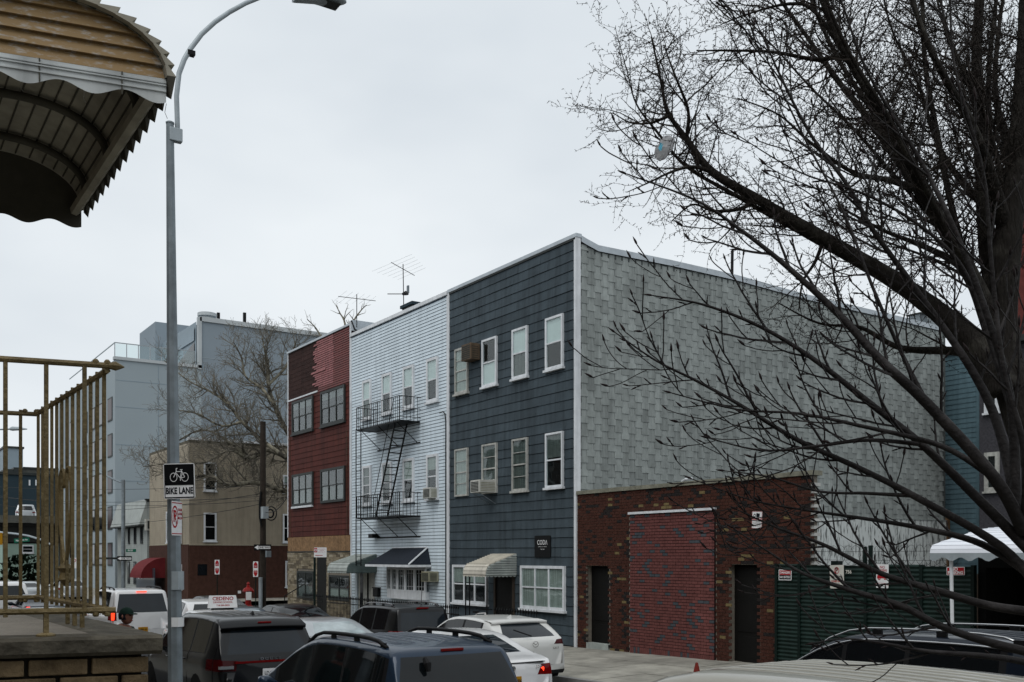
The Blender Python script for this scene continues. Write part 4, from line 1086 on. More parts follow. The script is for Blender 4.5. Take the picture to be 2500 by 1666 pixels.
# narrow windows on the street front, seen edge on, and the red door canopy
for u0, u1, v0, v1 in ((433, 446, 1250, 1325), (410, 420, 1250, 1325), (434, 447, 1378, 1440)):
    a, c = onY(u0, v0, FY), onY(u1, v1, FY)
    window(b2, a.x, c.x, c.z, a.z, FY - .06, 'trim_white', fw=.12, shade=('curtain', .1))
cz = onY(400, 1362, FY).z - 1.25
cn = MB(); n = 10; x0, x1 = CX_ - 8.6, CX_ - 5.5; prv = None
for i in range(n + 1):
    t_ = i / n; y_, z_ = FY - .05 - 1.6 * math.sin(t_ * math.pi / 2), cz + 1.25 - 1.35 * (1 - math.cos(t_ * math.pi / 2))
    if prv: cn.quad((x0, prv[0], prv[1]), (x0, y_, z_), (x1, y_, z_), (x1, prv[0], prv[1])); cn.add([(x1, FY - .05, cz - .1), (x1, prv[0], prv[1]), (x1, y_, z_)], [(0, 1, 2)])
    prv = (y_, z_)
cn.build('door_canopy', 'red_canvas', b2)
MB().box(CX_ - 10, CX_ - 5, FY - .9, FY - .85, .2, 2.2).build('gate_panel', 'car_steel', b2)
# big blue-grey block behind
GX = -84.0; XFg = faceX(GX, FY)
bb = thing('apartment_block', 'large plain blue grey apartment block with stepped roof and terrace', 'building', (GX, FY + 10, 0))
q0, q1 = 0, onX(492, HV, GX).y - FY; q2 = onX(905, HV, GX).y - FY
zl, zh = onX(300, 880, GX).z, onX(492, 785, GX).z
MB().box(q0, q1 - .01, 0, 26, 0, zl).build('lower_wing', 'bluegrey_wall', bb, xf=XFg)
MB().box(q1, q2, .02, 26, 0, zh).build('upper_wing', 'bluegrey_wall2', bb, xf=XFg)
mb = MB()
for v in (930, 995, 1087, 1175):
    zz = onX(300, v, GX).z; mb.box(.02, q1 - .1, -.012, 0, zz, zz + .05)
for u in (386,):
    mb.box(onX(u, HV, GX).y - FY, onX(u, HV, GX).y - FY + .05, -.014, -.0, 0, zl - .2)
mb.build('panel_joint', 'panel_grey', bb, xf=XFg)
mb = MB()
for k in range(1, 6): mb.box(q1 + .05, q2, .006, .019, zh - k * 3.05, zh - k * 3.05 + .05)
for k in (1, 2, 3): mb.box(q1 + k * 5.4, q1 + k * 5.4 + .05, .004, .0185, 0, zh - .2)
mb.build('panel_joint', 'bluegrey_wall', bb, xf=XFg)
MB().box(q0 - .1, q1, -.1, .4, zl + .002, zl + .25).build('parapet', 'wall_white', bb, xf=XFg)
MB().box(q1 - .15, q2, -.1, .4, zh + .002, zh + .4).build('parapet', 'wall_white', bb, xf=XFg)
MB().box(q1 - .30, q1 - .002, -.1, .35, zl - .1, zh + .35).build('corner_board', 'wall_white', bb, xf=XFg)
# terrace: sloping panels of the set-back storey and a glass balustrade
def gpt(s, dep, z): return tuple(XFg @ Vector((s, dep, z)))
mb = MB(); mb.add([gpt(q1 - .35, .3, zl), gpt(q1 - .35, 18, zl), gpt(q1 - .35, 18, zh + .2), gpt(q1 - .35, .3, zh)], [(0, 1, 2, 3)]); mb.build('set_back_wall', 'panel_grey', bb)
mb = MB(); mb.add([gpt(q1 - .45, .6, zl + 2.4), gpt(q1 - .45, 10, zl + 2.4), gpt(q1 - .45, 10, zh - .6), gpt(q1 - .45, .6, zh - .4)], [(0, 1, 2, 3)]); mb.build('terrace_window', 'panel_grey', bb)
mb = MB(); mb.add([gpt(q1 - .42, .7, zl + .6), gpt(q1 - .42, 9, zl + .6), gpt(q1 - .42, .7, zl + 2.3)], [(0, 1, 2)]); mb.build('stair_panel', 'window_dark', bb)
mb = MB()
for i in range(8):
    s = q0 + (q1 - .5 - q0) * i / 7; mb.box(s - .03, s + .03, .1, .16, zl + .25, zl + 1.35)
mb.box(q0, q1 - .5, .1, .16, zl + 1.35, zl + 1.42); mb.box(-.02, .04, .16, 20, zl + 1.35, zl + 1.42); rl = mb.build('balustrade', 'galv_light', bb, xf=XFg)
for i in range(7):
    s, e = q0 + (q1 - .5 - q0) * i / 7 + .05, q0 + (q1 - .5 - q0) * (i + 1) / 7 - .05; MB().box(s, e, .12, .135, zl + .3, zl + 1.32).build('glass_panel', 'glass', rl, xf=XFg)
for u in (533, 597):
    p = onX(u, 782, GX - 5); MB().box(p.x - .12, p.x + .12, p.y - .12, p.y + .12, zh - 1, onX(u, 764, GX - 5).z).build('flue', 'black_iron', bb)
p = onX(497, 780, GX - 2); MB().lathe([(.55, zh - .5), (.55, zh + .9), (.8, zh + .92), (.8, zh + 1.2), (.2, zh + 1.25)], (p.x, p.y + .3, 0), 14).build('roof_vent', 'wall_white', bb)
p = at(412, 845, 96); MB().box(p.x - 3, p.x + 3, p.y - 2, p.y + 6, p.z - 12, p.z + 1.5).build('stair_bulkhead', 'bluegrey_wall2', bb)
# street front of the block with columns of windows, receding to the left
for k in range(6):
    for j in range(6):
        x1 = GX - .9 - j * 3.4; x0 = x1 - 1.7; z0 = 2.2 + k * 2.95
        if z0 + 2 > zl: continue
        o = MB().box(x0, x1, FY - .05, FY - .0, z0, z0 + 1.9).build('window', 'trim_dark', bb); MB().box(x0 + .12, x1 - .12, FY - .06, FY - .051, z0 + .12, z0 + 1.78).build('pane', 'window_red' if j == 0 else 'window_dark', o)
# small pale clapboard house
SX = -73.6; XFs = faceX(SX, FY)
sh = thing('small_house', 'small pale grey clapboard two storey house with mansard cornice', 'house', (SX, FY + 4, 0))
zt = onX(345, 1222, SX).z
MB().box(0, 9, .02, 9.5, .1, zt).build('wall', 'pale_under', sh, xf=XFs); sided(sh, 0, 9, .3, zt - .1, .02, .16, 'pale_siding', None, XFs); sided(sh, 0, 9.5, .3, zt - 1.75, 0, .16, 'pale_siding', None, Matrix.Translation((SX - 9.5, FY, 0)))
mb = MB(); x0, x1 = SX - 9.5, SX - .02
mb.add([(x0, FY - .55, zt - 1.7), (x1, FY - .55, zt - 1.7), (x1, FY - .02, zt + .1), (x0, FY - .02, zt + .1), (x0, FY, zt - 1.7), (x1, FY, zt - 1.7)], [(0, 1, 2, 3), (1, 5, 2), (0, 3, 4), (0, 4, 5, 1)])
mb.build('mansard', 'pale_siding', sh); MB().box(x0, x1, FY - .62, FY - .0, zt - 1.8, zt - 1.71).build('cornice', 'trim_dark', sh); MB().box(-.15, 9, -.12, .2, zt + .002, zt + .12).build('roof_edge', 'trim_dark', sh, xf=XFs)
mb = MB()
for a, c, z0, z1 in ((-1.9, -1.2, 3.9, 5.4), (-3.9, -3.2, 3.9, 5.4), (-5.8, -5.2, 3.9, 5.4), (-1.9, -1.2, .9, 2.6), (-4.0, -3.2, .9, 2.6), (-5.9, -5.2, .9, 2.6)):
    o = MB().box(SX + a, SX + c, FY - .06, FY - .0, z0, z1).build('window', 'trim_dark', sh); MB().box(SX + a + .08, SX + c - .08, FY - .07, FY - .061, z0 + .1, z1 - .1).build('pane', 'window_dark', o)
a = onX(372, 1282, SX)
t = thing('air_conditioner', 'white framed air conditioner in the side of the small pale house', 'air conditioner', tuple(a), 'window air conditioners')
MB().box(SX + .0, SX + .35, a.y - .55, a.y + .55, a.z - .4, a.z + .4).build('case', 'ac_white', t); MB().box(SX + .351, SX + .37, a.y - .42, a.y + .42, a.z - .28, a.z + .28).build('grille', 'ac_grille', t)
for dz, s in ((0, 2), (1.2, 6.5)):
    p = XFs @ Vector((s, 3, zt)); MB().tube([p, p + Vector((0, 0, .8)), p + Vector((0, 0, .85))], [.12, .12, .2], 8).build('roof_vent', 'wall_white', sh)
MB().box(SX - 9.4, SX - 6.2, FY - 1.6, FY - .08, 2.75, 2.9).build('porch_roof', 'trim_dark', sh)
# elevated road crossing far down the street
EX = -108.0
ev = thing('elevated_road', 'concrete elevated road crossing above the far end of the street', 'overpass', (EX, 0, 0))
zt_, zb_ = onX(60, 1259, EX).z, onX(60, 1277, EX).z
MB().box(EX - .3, EX, -90, 120, zb_, zt_).build('parapet', 'concrete', ev); MB().box(EX - 14, EX - .301, -90, 120, zb_ - .3, zb_ + .1).build('deck', 'concrete_dark', ev)
MB().box(EX - 1.2, EX - .5, -90, 120, zb_ - 1.9, zb_ - .301).build('girder', 'concrete_dark', ev); MB().box(EX - 12, EX - 11.2, -90, 120, zb_ - 1.9, zb_ - .301).build('girder', 'concrete_dark', ev)
for y in (-14, 2.2, 16.5): MB().box(EX - 1.6, EX - .4, y - .6, y + .6, 0, zb_ - 1.902).build('pier', 'concrete_dark', ev)
MB().box(EX - 14, EX - 13.7, -90, 120, zb_ + .1, zt_ - .2).build('parapet', 'concrete', ev)
def far_box(name, label, cat, X, u0, u1, vt, mat, dep=12, z0=0, bands=None):
    y0, y1 = onX(u0, HV, X).y, onX(u1, HV, X).y; z = onX((u0 + u1) / 2, vt, X).z
    t = thing(name, label, cat, (X, (y0 + y1) / 2, z0)); MB().box(X - dep, X, y0, y1, z0, z).build('wall', mat, t); MB().box(X - dep - .2, X + .2, y0 - .2, y1 + .2, z + .002, z + .35).build('roof_edge', 'trim_dark', t)
    return t, y0, y1, z
t, y0, y1, z = far_box('warehouse', 'long dark slate blue warehouse beyond the elevated road', 'building', -150, -60, 152, 1160, 'navy_wall', 20)
for u in (70, 86):
    p, q = onX(u, 1172, -150), onX(u + (4 if u == 70 else 8), 1186, -150); o = MB().box(-149.97, -149.9, p.y, q.y, q.z, p.z).build('window', 'trim_white', t)
for u, a in ((22, 1151), (45, 1147)): p = onX(u, a, -152); MB().box(-156, -152, p.y - .6, p.y + .6, z, p.z + .3).build('roof_plant', 'trim_dark', t)
t, y0, y1, z = far_box('tower_block', 'pale concrete block rising behind the slate warehouse', 'building', -200, 11, 56, 1095, 'panel_grey', 15)
for k in range(2):
    for j in range(2):
        yy = y0 + .8 + j * 1.6; zz = z - 7 - k * 4; o = MB().box(-200, -199.9, yy, yy + .9, zz, zz + 2.2).build('window', 'window_dark', t)
MB().box(-199.9, -198.6, y0 + .3, y0 + 3.4, z - 7.6, z - 7.4).build('balcony', 'trim_dark', t)
far_box('low_block', 'low stone coloured block right of the slate warehouse', 'building', -210, 55, 160, 1147, 'concrete', 15)
far_box('low_block', 'pale low block at the left edge behind the slate warehouse', 'building', -220, -60, 12, 1112, 'concrete', 15)
t, y0, y1, z = far_box('mint_house', 'mint green clapboard house seen under the elevated road', 'house', -128, 6, 150, 1322, 'mint', 10)
sided(t, 0, y1 - y0, .5, z - .1, 0, .3, 'mint', None, faceX(-128, y0))
window(t, 6.2 * .9, 6.2 * .9 + 1.3, onX(40, 1351, -128).z, onX(40, 1331, -128).z, -.02, 'trim_white', xf=faceX(-128, y0 - 3.6), fw=.15)
hd = MB()
for i in range(260):
    yy = rng.uniform(onX(4, HV, -124).y, onX(140, HV, -124).y); zz = rng.uniform(.2, onX(60, 1357, -124).z); p = Vector((-124 + rng.uniform(-.8, .8), yy, zz)); r_ = rng.uniform(.25, .5)
    a = [p + Vector((rng.uniform(-1, 1), rng.uniform(-1, 1), rng.uniform(-1, 1))).normalized() * r_ for _ in range(4)]; hd.add(a, [(0, 1, 2), (0, 2, 3), (0, 3, 1), (1, 3, 2)])
hd = hd.build('hedge', 'hedge'); tag(hd, 'dark green hedge below the mint house', 'hedge')

# ================================================================== row houses on the camera's side of the street
for lab, x0, x1, y, zt, mt in (('brick row house on the near side, far left', -58, -49.8 + .5, -1.4, 10.2, 'base_brick'), ('cream row house on the near side, left', -46, -33.1, -1.4, 9.0, 'beige_siding'), ('brown row house on the near side, left of the porch', -33, -20.1, -1.4, 10.4, 'door_brown'), ('brick row house next to the porch house', -20, -8.1, -1.4, 9.6, 'base_brick'),
        ('tan brick house that owns the porch', -8, 3.4, -6.5, 9.6, 'timber'), ('dark brick house right of the porch house', 3.5, 14, -1.4, 10.6, 'base_brick'), ('grey house on the near side, right', 14.1, 26, -1.4, 9.4, 'asphalt_siding'), ('brick house on the near side, far right', 26.1, 40, -1.4, 10.4, 'base_brick')):
    t = thing('row_house', lab, 'house', ((x0 + x1) / 2, y, zg(x0)), 'row houses on the near side'); MB().box(x0, x1, y - 12, y, 0, zt).build('wall', mt, t); MB().box(x0, x1, y + .002, y + .3, zt - .4, zt + .1).build('cornice', 'trim_dark', t)
    n = max(3, int((x1 - x0) / 2.4))
    for fl in range(3):
        for k in range(n):
            xa = x0 + (x1 - x0) * (k + .5) / n; z0 = 1.6 + fl * 3.0
            if y == -6.5 and fl == 0 and k == 1: MB().box(xa - .5, xa + .5, y, y + .05, .9, 3.0).build('door', 'door_brown', t); continue
            o = MB().box(xa - .5, xa + .5, y + .001, y + .06, z0, z0 + 1.6).build('window', 'trim_old', t); MB().box(xa - .42, xa + .42, y + .061, y + .065, z0 + .1, z0 + 1.5).build('pane', 'window_dark', o)
# ================================================================== vehicles
def chaikin(p, it=2):
    for _ in range(it):
        q = [p[0]]
        for a, b in zip(p, p[1:]):
            q += [(a[0] * .75 + b[0] * .25, a[1] * .75 + b[1] * .25), (a[0] * .25 + b[0] * .75, a[1] * .25 + b[1] * .75)]
        p = q + [p[-1]]
    return p
def interp(p, x):
    if x <= p[0][0]: return p[0][1]
    for a, b in zip(p, p[1:]):
        if x <= b[0]: return a[1] + (b[1] - a[1]) * ((x - a[0]) / max(1e-9, b[0] - a[0]))
    return p[-1][1]
def inside(poly, x, y):
    c = False; n = len(poly)
    for i in range(n):
        (x1, y1), (x2, y2) = poly[i], poly[i - 1]
        if (y1 > y) != (y2 > y) and x < (x2 - x1) * (y - y1) / (y2 - y1) + x1: c = not c
    return c
PROF = {
 'suv': dict(L=4.9, W=1.95, H=1.80, prof=[(0, .60), (.01, .85), (.03, 1.08), (.10, 1.22), (.36, 1.66), (.46, 1.735), (.9, 1.785), (1.8, 1.80), (2.7, 1.775), (3.55, 1.26), (3.75, 1.19), (4.5, 1.06), (4.82, .84), (4.9, .5)], belt=[(0, 1.12), (1, 1.10), (3.6, 1.02), (4.9, .85)], rw=.66, sw=[(.62, 1.45), (1.52, 2.42), (2.50, 3.42)], rear=((.72, 1.14), (.56, 1.60))),
 'van': dict(L=4.95, W=1.95, H=1.77, prof=[(0, .60), (.01, .9), (.04, 1.05), (.12, 1.25), (.30, 1.63), (.40, 1.70), (.9, 1.75), (1.9, 1.77), (2.8, 1.74), (4.0, 1.15), (4.2, 1.07), (4.75, .86), (4.9, .7), (4.95, .5)], belt=[(0, 1.02), (1.5, 1.0), (3.8, .95), (4.95, .8)], rw=.69, sw=[(.42, 1.48), (1.54, 2.50), (2.56, 3.62)], rear=((.80, 1.0), (.60, 1.58))),
 'sedan': dict(L=4.6, W=1.82, H=1.44, prof=[(0, .55), (.01, .85), (.04, .98), (.15, 1.03), (.62, 1.075), (1.18, 1.34), (1.55, 1.42), (2.1, 1.44), (2.6, 1.40), (3.25, 1.04), (3.45, .99), (4.2, .86), (4.52, .68), (4.6, .45)], belt=[(0, .98), (1, .96), (3.3, .90), (4.6, .75)], rw=.55, sw=[(.98, 1.75), (1.82, 2.78)], rear=((.62, 1.09), (.47, 1.345))),
 'hatch': dict(L=4.3, W=1.78, H=1.54, prof=[(0, .55), (.01, .85), (.03, 1.02), (.10, 1.10), (.55, 1.42), (.70, 1.48), (1.3, 1.53), (1.9, 1.54), (2.4, 1.50), (3.05, 1.10), (3.25, 1.04), (3.95, .92), (4.24, .7), (4.3, .45)], belt=[(0, 1.06), (1, 1.02), (3.1, .94), (4.3, .78)], rw=.57, sw=[(.85, 1.55), (1.62, 2.62)], rear=((.64, 1.10), (.48, 1.40))),
}
def car(name, label, kind, paintm, X, Y, head=180, group='cars in the street', cat='car', glass='car_glass', rearglass=None, over=None, tails=None, lit=False, rails=None, ribs=0, plate=None, chmsl=None, wiper=False, fin=False, spoiler=False, mirrors=True, trim='plastic_black', z=None, detail=True, arch=True, brand=None, handles=True):
    S = dict(PROF[kind]); S.update(over or {})
    L, W, H = S['L'], S['W'], S['H']
    pr = S['prof']; k_ = H / max(q[1] for q in pr); kl = L / pr[-1][0]
    pr = [(a * kl, b * k_) for a, b in pr]; bel = [(a * kl, b * k_) for a, b in S['belt']]; rw = S['rw'] * W / PROF[kind]['W']
    sp = chaikin(pr, 2); zt = lambda x: interp(sp, x); zb = lambda x: interp(bel, x)
    xs = sorted(set([round(q[0], 3) for q in sp] + [round(L * i / 30, 3) for i in range(31)])); ys = [xs[0]]
    for x in xs[1:]:
        if x - ys[-1] > .012: ys.append(x)
    ys[-1] = L; xs = ys
    G = H - min(b for a, b in bel) * 1.0
    def plan(x):
        p = 1.
        if x < .7: p -= .13 * (1 - x / .7) ** 2.2
        if x > L - 1.0: p -= .20 * ((x - L + 1.0) / 1.0) ** 2.2
        return p
    def X_(x, y, w):
        q = 1 - (y / (W / 2)) ** 2
        if x < .9: x = x - .09 * q * (1 - x / .9)
        if x > L - 1.2: x = x + .14 * q * (1 - (L - x) / 1.2)
        return x
    lowp = [(.93, 0), (.98, .22), (1., .5), (.998, .75), (.98, .93), (.955, 1.)]
    def section(x):
        w = W / 2 * plan(x); t_ = zt(x); zs = min(zb(x), t_ - .03); z0 = .24 + (.1 if x < .2 or x > L - .3 else 0); z0 = min(z0, zs - .05); g_ = t_ - zs
        P = [(w * a, z0 + (zs - z0) * b) for a, b in lowp]
        rwe = rw * (plan(x) ** .5)
        yy = lambda h: w * .955 - (w * .955 - rwe) * (h / G) ** .9
        for j in range(1, 6): hh = g_ * j / 5 * .88; P.append((yy(hh), zs + hh))
        e = yy(g_ * .9)
        P += [(e - .025, t_ - g_ * .055 - .004), (e - .08, t_ - .018), (e * .66, t_ - .006), (e * .33, t_ - .001), (0, t_)]
        return P
    bm = bmesh.new(); lay = bm.faces.layers.int.new('rid'); K = len(lowp) + 10; rings = []
    for x in xs:
        P = section(x); w = W / 2
        r = [bm.verts.new((X_(x, y, w), y, z_)) for y, z_ in P] + [bm.verts.new((X_(x, y, w), -y, z_)) for y, z_ in reversed(P[:-1])]
        rings.append(r)
    N = 2 * K - 1
    for a, b in zip(rings, rings[1:]):
        for i in range(N - 1): bm.faces.new((a[i], a[i + 1], b[i + 1], b[i]))
        bm.faces.new((a[N - 1], a[0], b[0], b[N - 1]))
    for r, x in ((rings[0], xs[0]), (rings[-1], xs[-1])):
        C = 6; rows = []
        for k in range(K - 1):
            l, q = r[k], r[N - 1 - k]; y0 = l.co.y
            rows.append([l] + [bm.verts.new((X_(x, y0 * (1 - 2 * c / C), W / 2), y0 * (1 - 2 * c / C), l.co.z)) for c in range(1, C)] + [q])
        for k in range(K - 2):
            for c in range(C): bm.faces.new((rows[k][c], rows[k][c + 1], rows[k + 1][c + 1], rows[k + 1][c]))
        for c in range(C): bm.faces.new((rows[-1][c], rows[-1][c + 1], r[K - 1]))
    bmesh.ops.recalc_face_normals(bm, faces=bm.faces)
    def cut(poly, axis, cond, rid):
        lo0, hi0 = min(p[0] for p in poly), max(p[0] for p in poly); lo1, hi1 = min(p[1] for p in poly), max(p[1] for p in poly); A = 0 if axis == 1 else 1
        def cand():
            bm.normal_update(); out = []
            for f_ in bm.faces:
                if not cond(f_): continue
                c0 = [v_.co[A] for v_ in f_.verts]; c1 = [v_.co.z for v_ in f_.verts]
                if max(c0) < lo0 or min(c0) > hi0 or max(c1) < lo1 or min(c1) > hi1: continue
                out.append(f_)
            return out
        n = len(poly)
        for i in range(n):
            p, q = poly[i], poly[(i + 1) % n]; d0, d1 = q[0] - p[0], q[1] - p[1]
            co = [0, 0, p[1]]; co[A] = p[0]; no = [0, 0, -d0]; no[A] = d1
            fs = cand(); ge = set(fs)
            for f_ in fs: ge.update(f_.edges); ge.update(f_.verts)
            bmesh.ops.bisect_plane(bm, geom=list(ge), dist=1e-5, plane_co=co, plane_no=no)
        for f_ in cand():
            c = f_.calc_center_median()
            if inside(poly, c[A], c.z): f_[lay] = rid
    sidec = lambda f_: abs(f_.normal.y) > .35
    reg = {}                                    # rid -> (name, material)
    def side_region(poly, rid, nm, mt):
        for s in (1, -1):
            cut(poly, 1, (lambda f_, s=s: f_.normal.y * s > .35), rid + (0 if s > 0 else 1)); reg[rid + (0 if s > 0 else 1)] = (nm, mt)
    def topz(x): return zt(x) - max(.075, (zt(x) - zb(x)) * .14)
    rid = 10
    sw = [(a * kl, b * kl) for a, b in S['sw']]
    def wpoly(a, b, inset=0.0, end=False):
        pts = [(a + inset, zb(a) + .035 + inset * .6), (b - inset, zb(b) + .035 + inset * .6)]
        n = 5
        tops = []
        for i in range(n + 1):
            x = b - (b - a) * i / n; zz = topz(x) - inset * .6
            if zz > zb(x) + .06: tops.append((x - (inset if i == 0 else (-inset if i == n else 0)), zz))
        # lean the front and rear ends along the pillars
        return pts + tops
    if detail:
        a, b = sw[0][0] - .06, sw[-1][1] + .10
        side_region(wpoly(a, b, -.012), rid, 'window_surround', trim); rid += 2
    for a, b in sw:
        side_region(wpoly(a, b, .004), rid, 'side_window', glass); rid += 2
    (wb, z0), (wt, z1) = S['rear']; z0 *= k_; z1 *= k_
    rg = rearglass or glass
    cut([(-wb, z0), (wb, z0), (wb * .98, z0 + .06), (wt, z1), (-wt, z1), (-wb * .98, z0 + .06)], 0, lambda f_: f_.normal.x < -.2 and f_.calc_center_median().x < L * .45, rid); reg[rid] = ('rear_window', rg); rid += 1
    xw = L * .5
    zf0 = zb(L * .72) + .10; zf1 = H - .10
    cut([(-.74 * W / 2, zf0), (.74 * W / 2, zf0), (rw * .93, zf1), (-rw * .93, zf1)], 0, lambda f_: f_.normal.x > .25 and f_.calc_center_median().x > xw, rid); reg[rid] = ('windshield', glass); rid += 1
    if arch:
        for xc in (.19 * L, .815 * L):
            side_region([(xc + .41 * math.cos(a * math.pi / 8), .36 + .41 * math.sin(a * math.pi / 8)) for a in range(16)], rid, 'wheel_arch', 'rubber'); rid += 2
        side_region([(0, .1), (L, .1), (L, .34), (0, .34)], rid, 'sill_trim', 'plastic_black'); rid += 2
    cut([(-1.2, .1), (1.2, .1), (1.2, .42), (-1.2, .42)], 0, lambda f_: f_.normal.x < -.5, rid); reg[rid] = ('rear_bumper', 'plastic_black' if kind != 'sedan' else paintm); rid += 1
    tl = tails or {}
    tm = tl.get('mat', 'lamp_red')
    tp = tl.get('poly', [(.62, .86), (.95, .86), (.95, 1.0), (.68, 1.0)])
    for s in (1, -1):
        pol = [(x * s, y) for x, y in tp]
        cut(pol, 0, lambda f_: f_.normal.x < -.12 and f_.calc_center_median().x < .9, rid)
        zlo, zhi = min(q[1] for q in tp), max(q[1] for q in tp); wr = tl.get('wrap', .25)
        if wr: cut([(-.2, zlo), (wr * .7, zlo), (wr, zhi), (-.2, zhi)], 1, (lambda f_, s=s: f_.normal.y * s > .35), rid)
        reg[rid] = ('tail_light', tm); rid += 1
    root = thing(name, label, cat, (0, 0, 0), group, local=True)
    root['_local'] = 1
    bm.normal_update()
    groups = {}
    for f_ in bm.faces: groups.setdefault(f_[lay], []).append(f_)
    objs = {}
    for r_, fs in groups.items():
        vi = {}; vs = []; out = []
        for f_ in fs:
            o_ = []
            for v_ in f_.verts:
                if v_.index not in vi or True:
                    kx = v_
                    if kx not in vi: vi[kx] = len(vs); vs.append(tuple(v_.co))
                    o_.append(vi[kx])
            out.append(o_)
        nm, mt = reg.get(r_, ('body', paintm))
        mb = MB(); mb.add(vs, out); objs[r_] = mb.build(nm, mt, root, smooth=True)
    bm.free()
    body = objs.get(0)
    # wheels
    for xc in (.19 * L, .815 * L):
        for s in (1, -1):
            yy = s * (W / 2 - .12)
            wh = MB().lathe([(.20, -.10), (.31, -.10), (.335, -.06), (.335, .06), (.31, .10), (.20, .10)], (xc, yy, .335), 20, 'y').build('wheel', 'rubber', root, smooth=False)
            MB().lathe([(.05, s * .085 - .004), (.19, s * .07 - .004), (.2, s * .095), (.06, s * .1)], (xc, yy, .335), 14, 'y').build('rim', 'rim', wh)
    if mirrors:
        for s in (1, -1):
            mx_ = sw[-1][1] - .12
            mb = MB(); mb.tube([(mx_, s * (W / 2 - .06), zb(mx_) + .04), (mx_ + .02, s * (W / 2 + .02), zb(mx_) + .07), (mx_ + .03, s * (W / 2 + .10), zb(mx_) + .10), (mx_ + .02, s * (W / 2 + .20), zb(mx_) + .10), (mx_, s * (W / 2 + .22), zb(mx_) + .09)], [.03, .05, .085, .08, .03], 8)
            mb.build('mirror', paintm if kind != 'suv' else trim, root, smooth=True)
    if handles and detail:
        for a, b in sw[-2:]:
            for s in (1, -1):
                xx = a + .12; MB().tube([(xx, s * (W / 2 - .005), zb(xx) - .10), (xx + .03, s * (W / 2 + .02), zb(xx) - .098), (xx + .17, s * (W / 2 + .02), zb(xx) - .095), (xx + .2, s * (W / 2 - .005), zb(xx) - .095)], .014, 5).build('door_handle', paintm, root)
        for a, b in list(zip(sw, sw[1:])):       # door shut lines as real grooves standing as thin dark strips
            xx = (a[1] + b[0]) / 2
            for s in (1, -1): MB().tube([(xx, s * (W / 2 * .955 + .003), zb(xx) + .03), (xx, s * (W / 2 * .98 + .003), zb(xx) - .04), (xx, s * (W / 2 + .002), .62), (xx, s * (W / 2 * .985 + .002), .36)], .005, 4).build('door_seam', 'rubber', root)
    def edge_y(x): return section(x)[11][0]
    if detail:                                  # tailgate shut line round the rear corner
        xq = (.20 if kind in ('suv', 'van', 'hatch') else .55) * kl
        for s in (1, -1):
            pts = [(X_(xq + (.16 * max(0, j - 6) / 6 if kind != 'sedan' else 0), y, W / 2), s * (y + .003), z_) for j, (y, z_) in enumerate(section(xq)[2:12])]
            MB().tube(pts, .0055, 4).build('panel_seam', 'rubber', root)
    if rails:
        for s in (1, -1):
            a, b = rails[0] * kl, rails[1] * kl; pts = []; m = 10
            for i in range(m + 1):
                x = a + (b - a) * i / m; lift = .055 * min(1, min(i, m - i) / 1.2) + .0
                pts.append((x, s * (edge_y(x) - .05), zt(x) - .012 + lift))
            MB().tube(pts, .018 if rails[2:] == () else rails[2], 6).build('roof_rail', rails[3] if len(rails) > 3 else 'plastic_black', root, smooth=True)
            for q in (.04, .36, .66, .97): x = a + (b - a) * q; MB().box(x - .06, x + .06, s * (edge_y(x) - .05) - .012, s * (edge_y(x) - .05) + .012, zt(x) - .03, zt(x) + .03).build('rail_foot', 'plastic_black', root)
    for i in range(ribs):
        y_ = (-1 + 2 * (i + .5) / ribs) * (rw - .2); pts = [(.62 + (L * .56 - .62) * k / 12, y_, zt(.62 + (L * .56 - .62) * k / 12) - .006 - .014 * (abs(y_) / rw) ** 2) for k in range(13)]
        mb = MB()
        mb.tube(pts, [.004] + [.019] * 11 + [.004], 6); mb.build('roof_rib', paintm, root, smooth=True)
    if spoiler:
        xx = .34 * kl if kind in ('suv', 'van') else .62 * kl
        ye = edge_y(xx + .1) + .02; z_ = zt(xx) - .005
        mb = MB(); n = 10; vs = []; fs = []
        for i in range(n + 1):
            y_ = -ye + 2 * ye * i / n; q = (y_ / ye) ** 2; dz = -.02 * q
            xo = xx - .14 + .06 * q - .05
            vs += [(xx + .20, y_ * .98, zt(xx + .2) + .004 - .02 * q), (xo, y_, z_ + .01 + dz), (xo + .01, y_, z_ - .045 + dz), (xx + .12, y_ * .98, z_ - .05)]
        for i in range(n):
            for j in range(3): fs.append((4 * i + j, 4 * (i + 1) + j, 4 * (i + 1) + j + 1, 4 * i + j + 1))
        mb.add(vs, fs).build('spoiler', paintm, root, smooth=True)
    if chmsl:
        xx, zz, ww = chmsl; MB().box(xx - .012, xx + .02, -ww, ww, zz - .017, zz + .017).build('brake_light', 'lamp_lit' if lit else 'lamp_red', root, bevel=.006)
    if wiper:
        zz = z0 + .03; xx = .02 + .05
        MB().bar((-.02, .05, zz), (.0 + .06, .45, zz + .14), .014, 5).build('wiper', 'plastic_black', root)
    if fin:
        x = .9; MB().add([(x - .09, -.03, zt(x) - .01), (x - .09, .03, zt(x) - .01), (x + .14, 0, zt(x) - .01), (x - .07, 0, zt(x) + .075)], [(0, 2, 3), (1, 3, 2), (0, 3, 1)]).build('antenna_fin', paintm if fin is True else fin, root)
    if lit:
        for s in (1, -1):
            y_ = tp[0][0] + .1; zz = (min(q[1] for q in tp) + max(q[1] for q in tp)) / 2; hw, hh = lit if isinstance(lit, tuple) else (.07, .05)
            MB().box(-.035 + tl.get('litx', .03), .08, s * y_ - hw, s * y_ + hw, zz - hh, zz + hh).build('lit_lamp', 'lamp_lit', root, bevel=.02)
    if plate:
        pm = MB().box(-.102, -.09, -.15, .15, plate[1] - .08, plate[1] + .08).build('licence_plate', plate[2], root)
        letter(pm, plate[0], .085, 'ink', -.104, 0, plate[1], .002, .8, rot=(0, 0, math.radians(-90)))
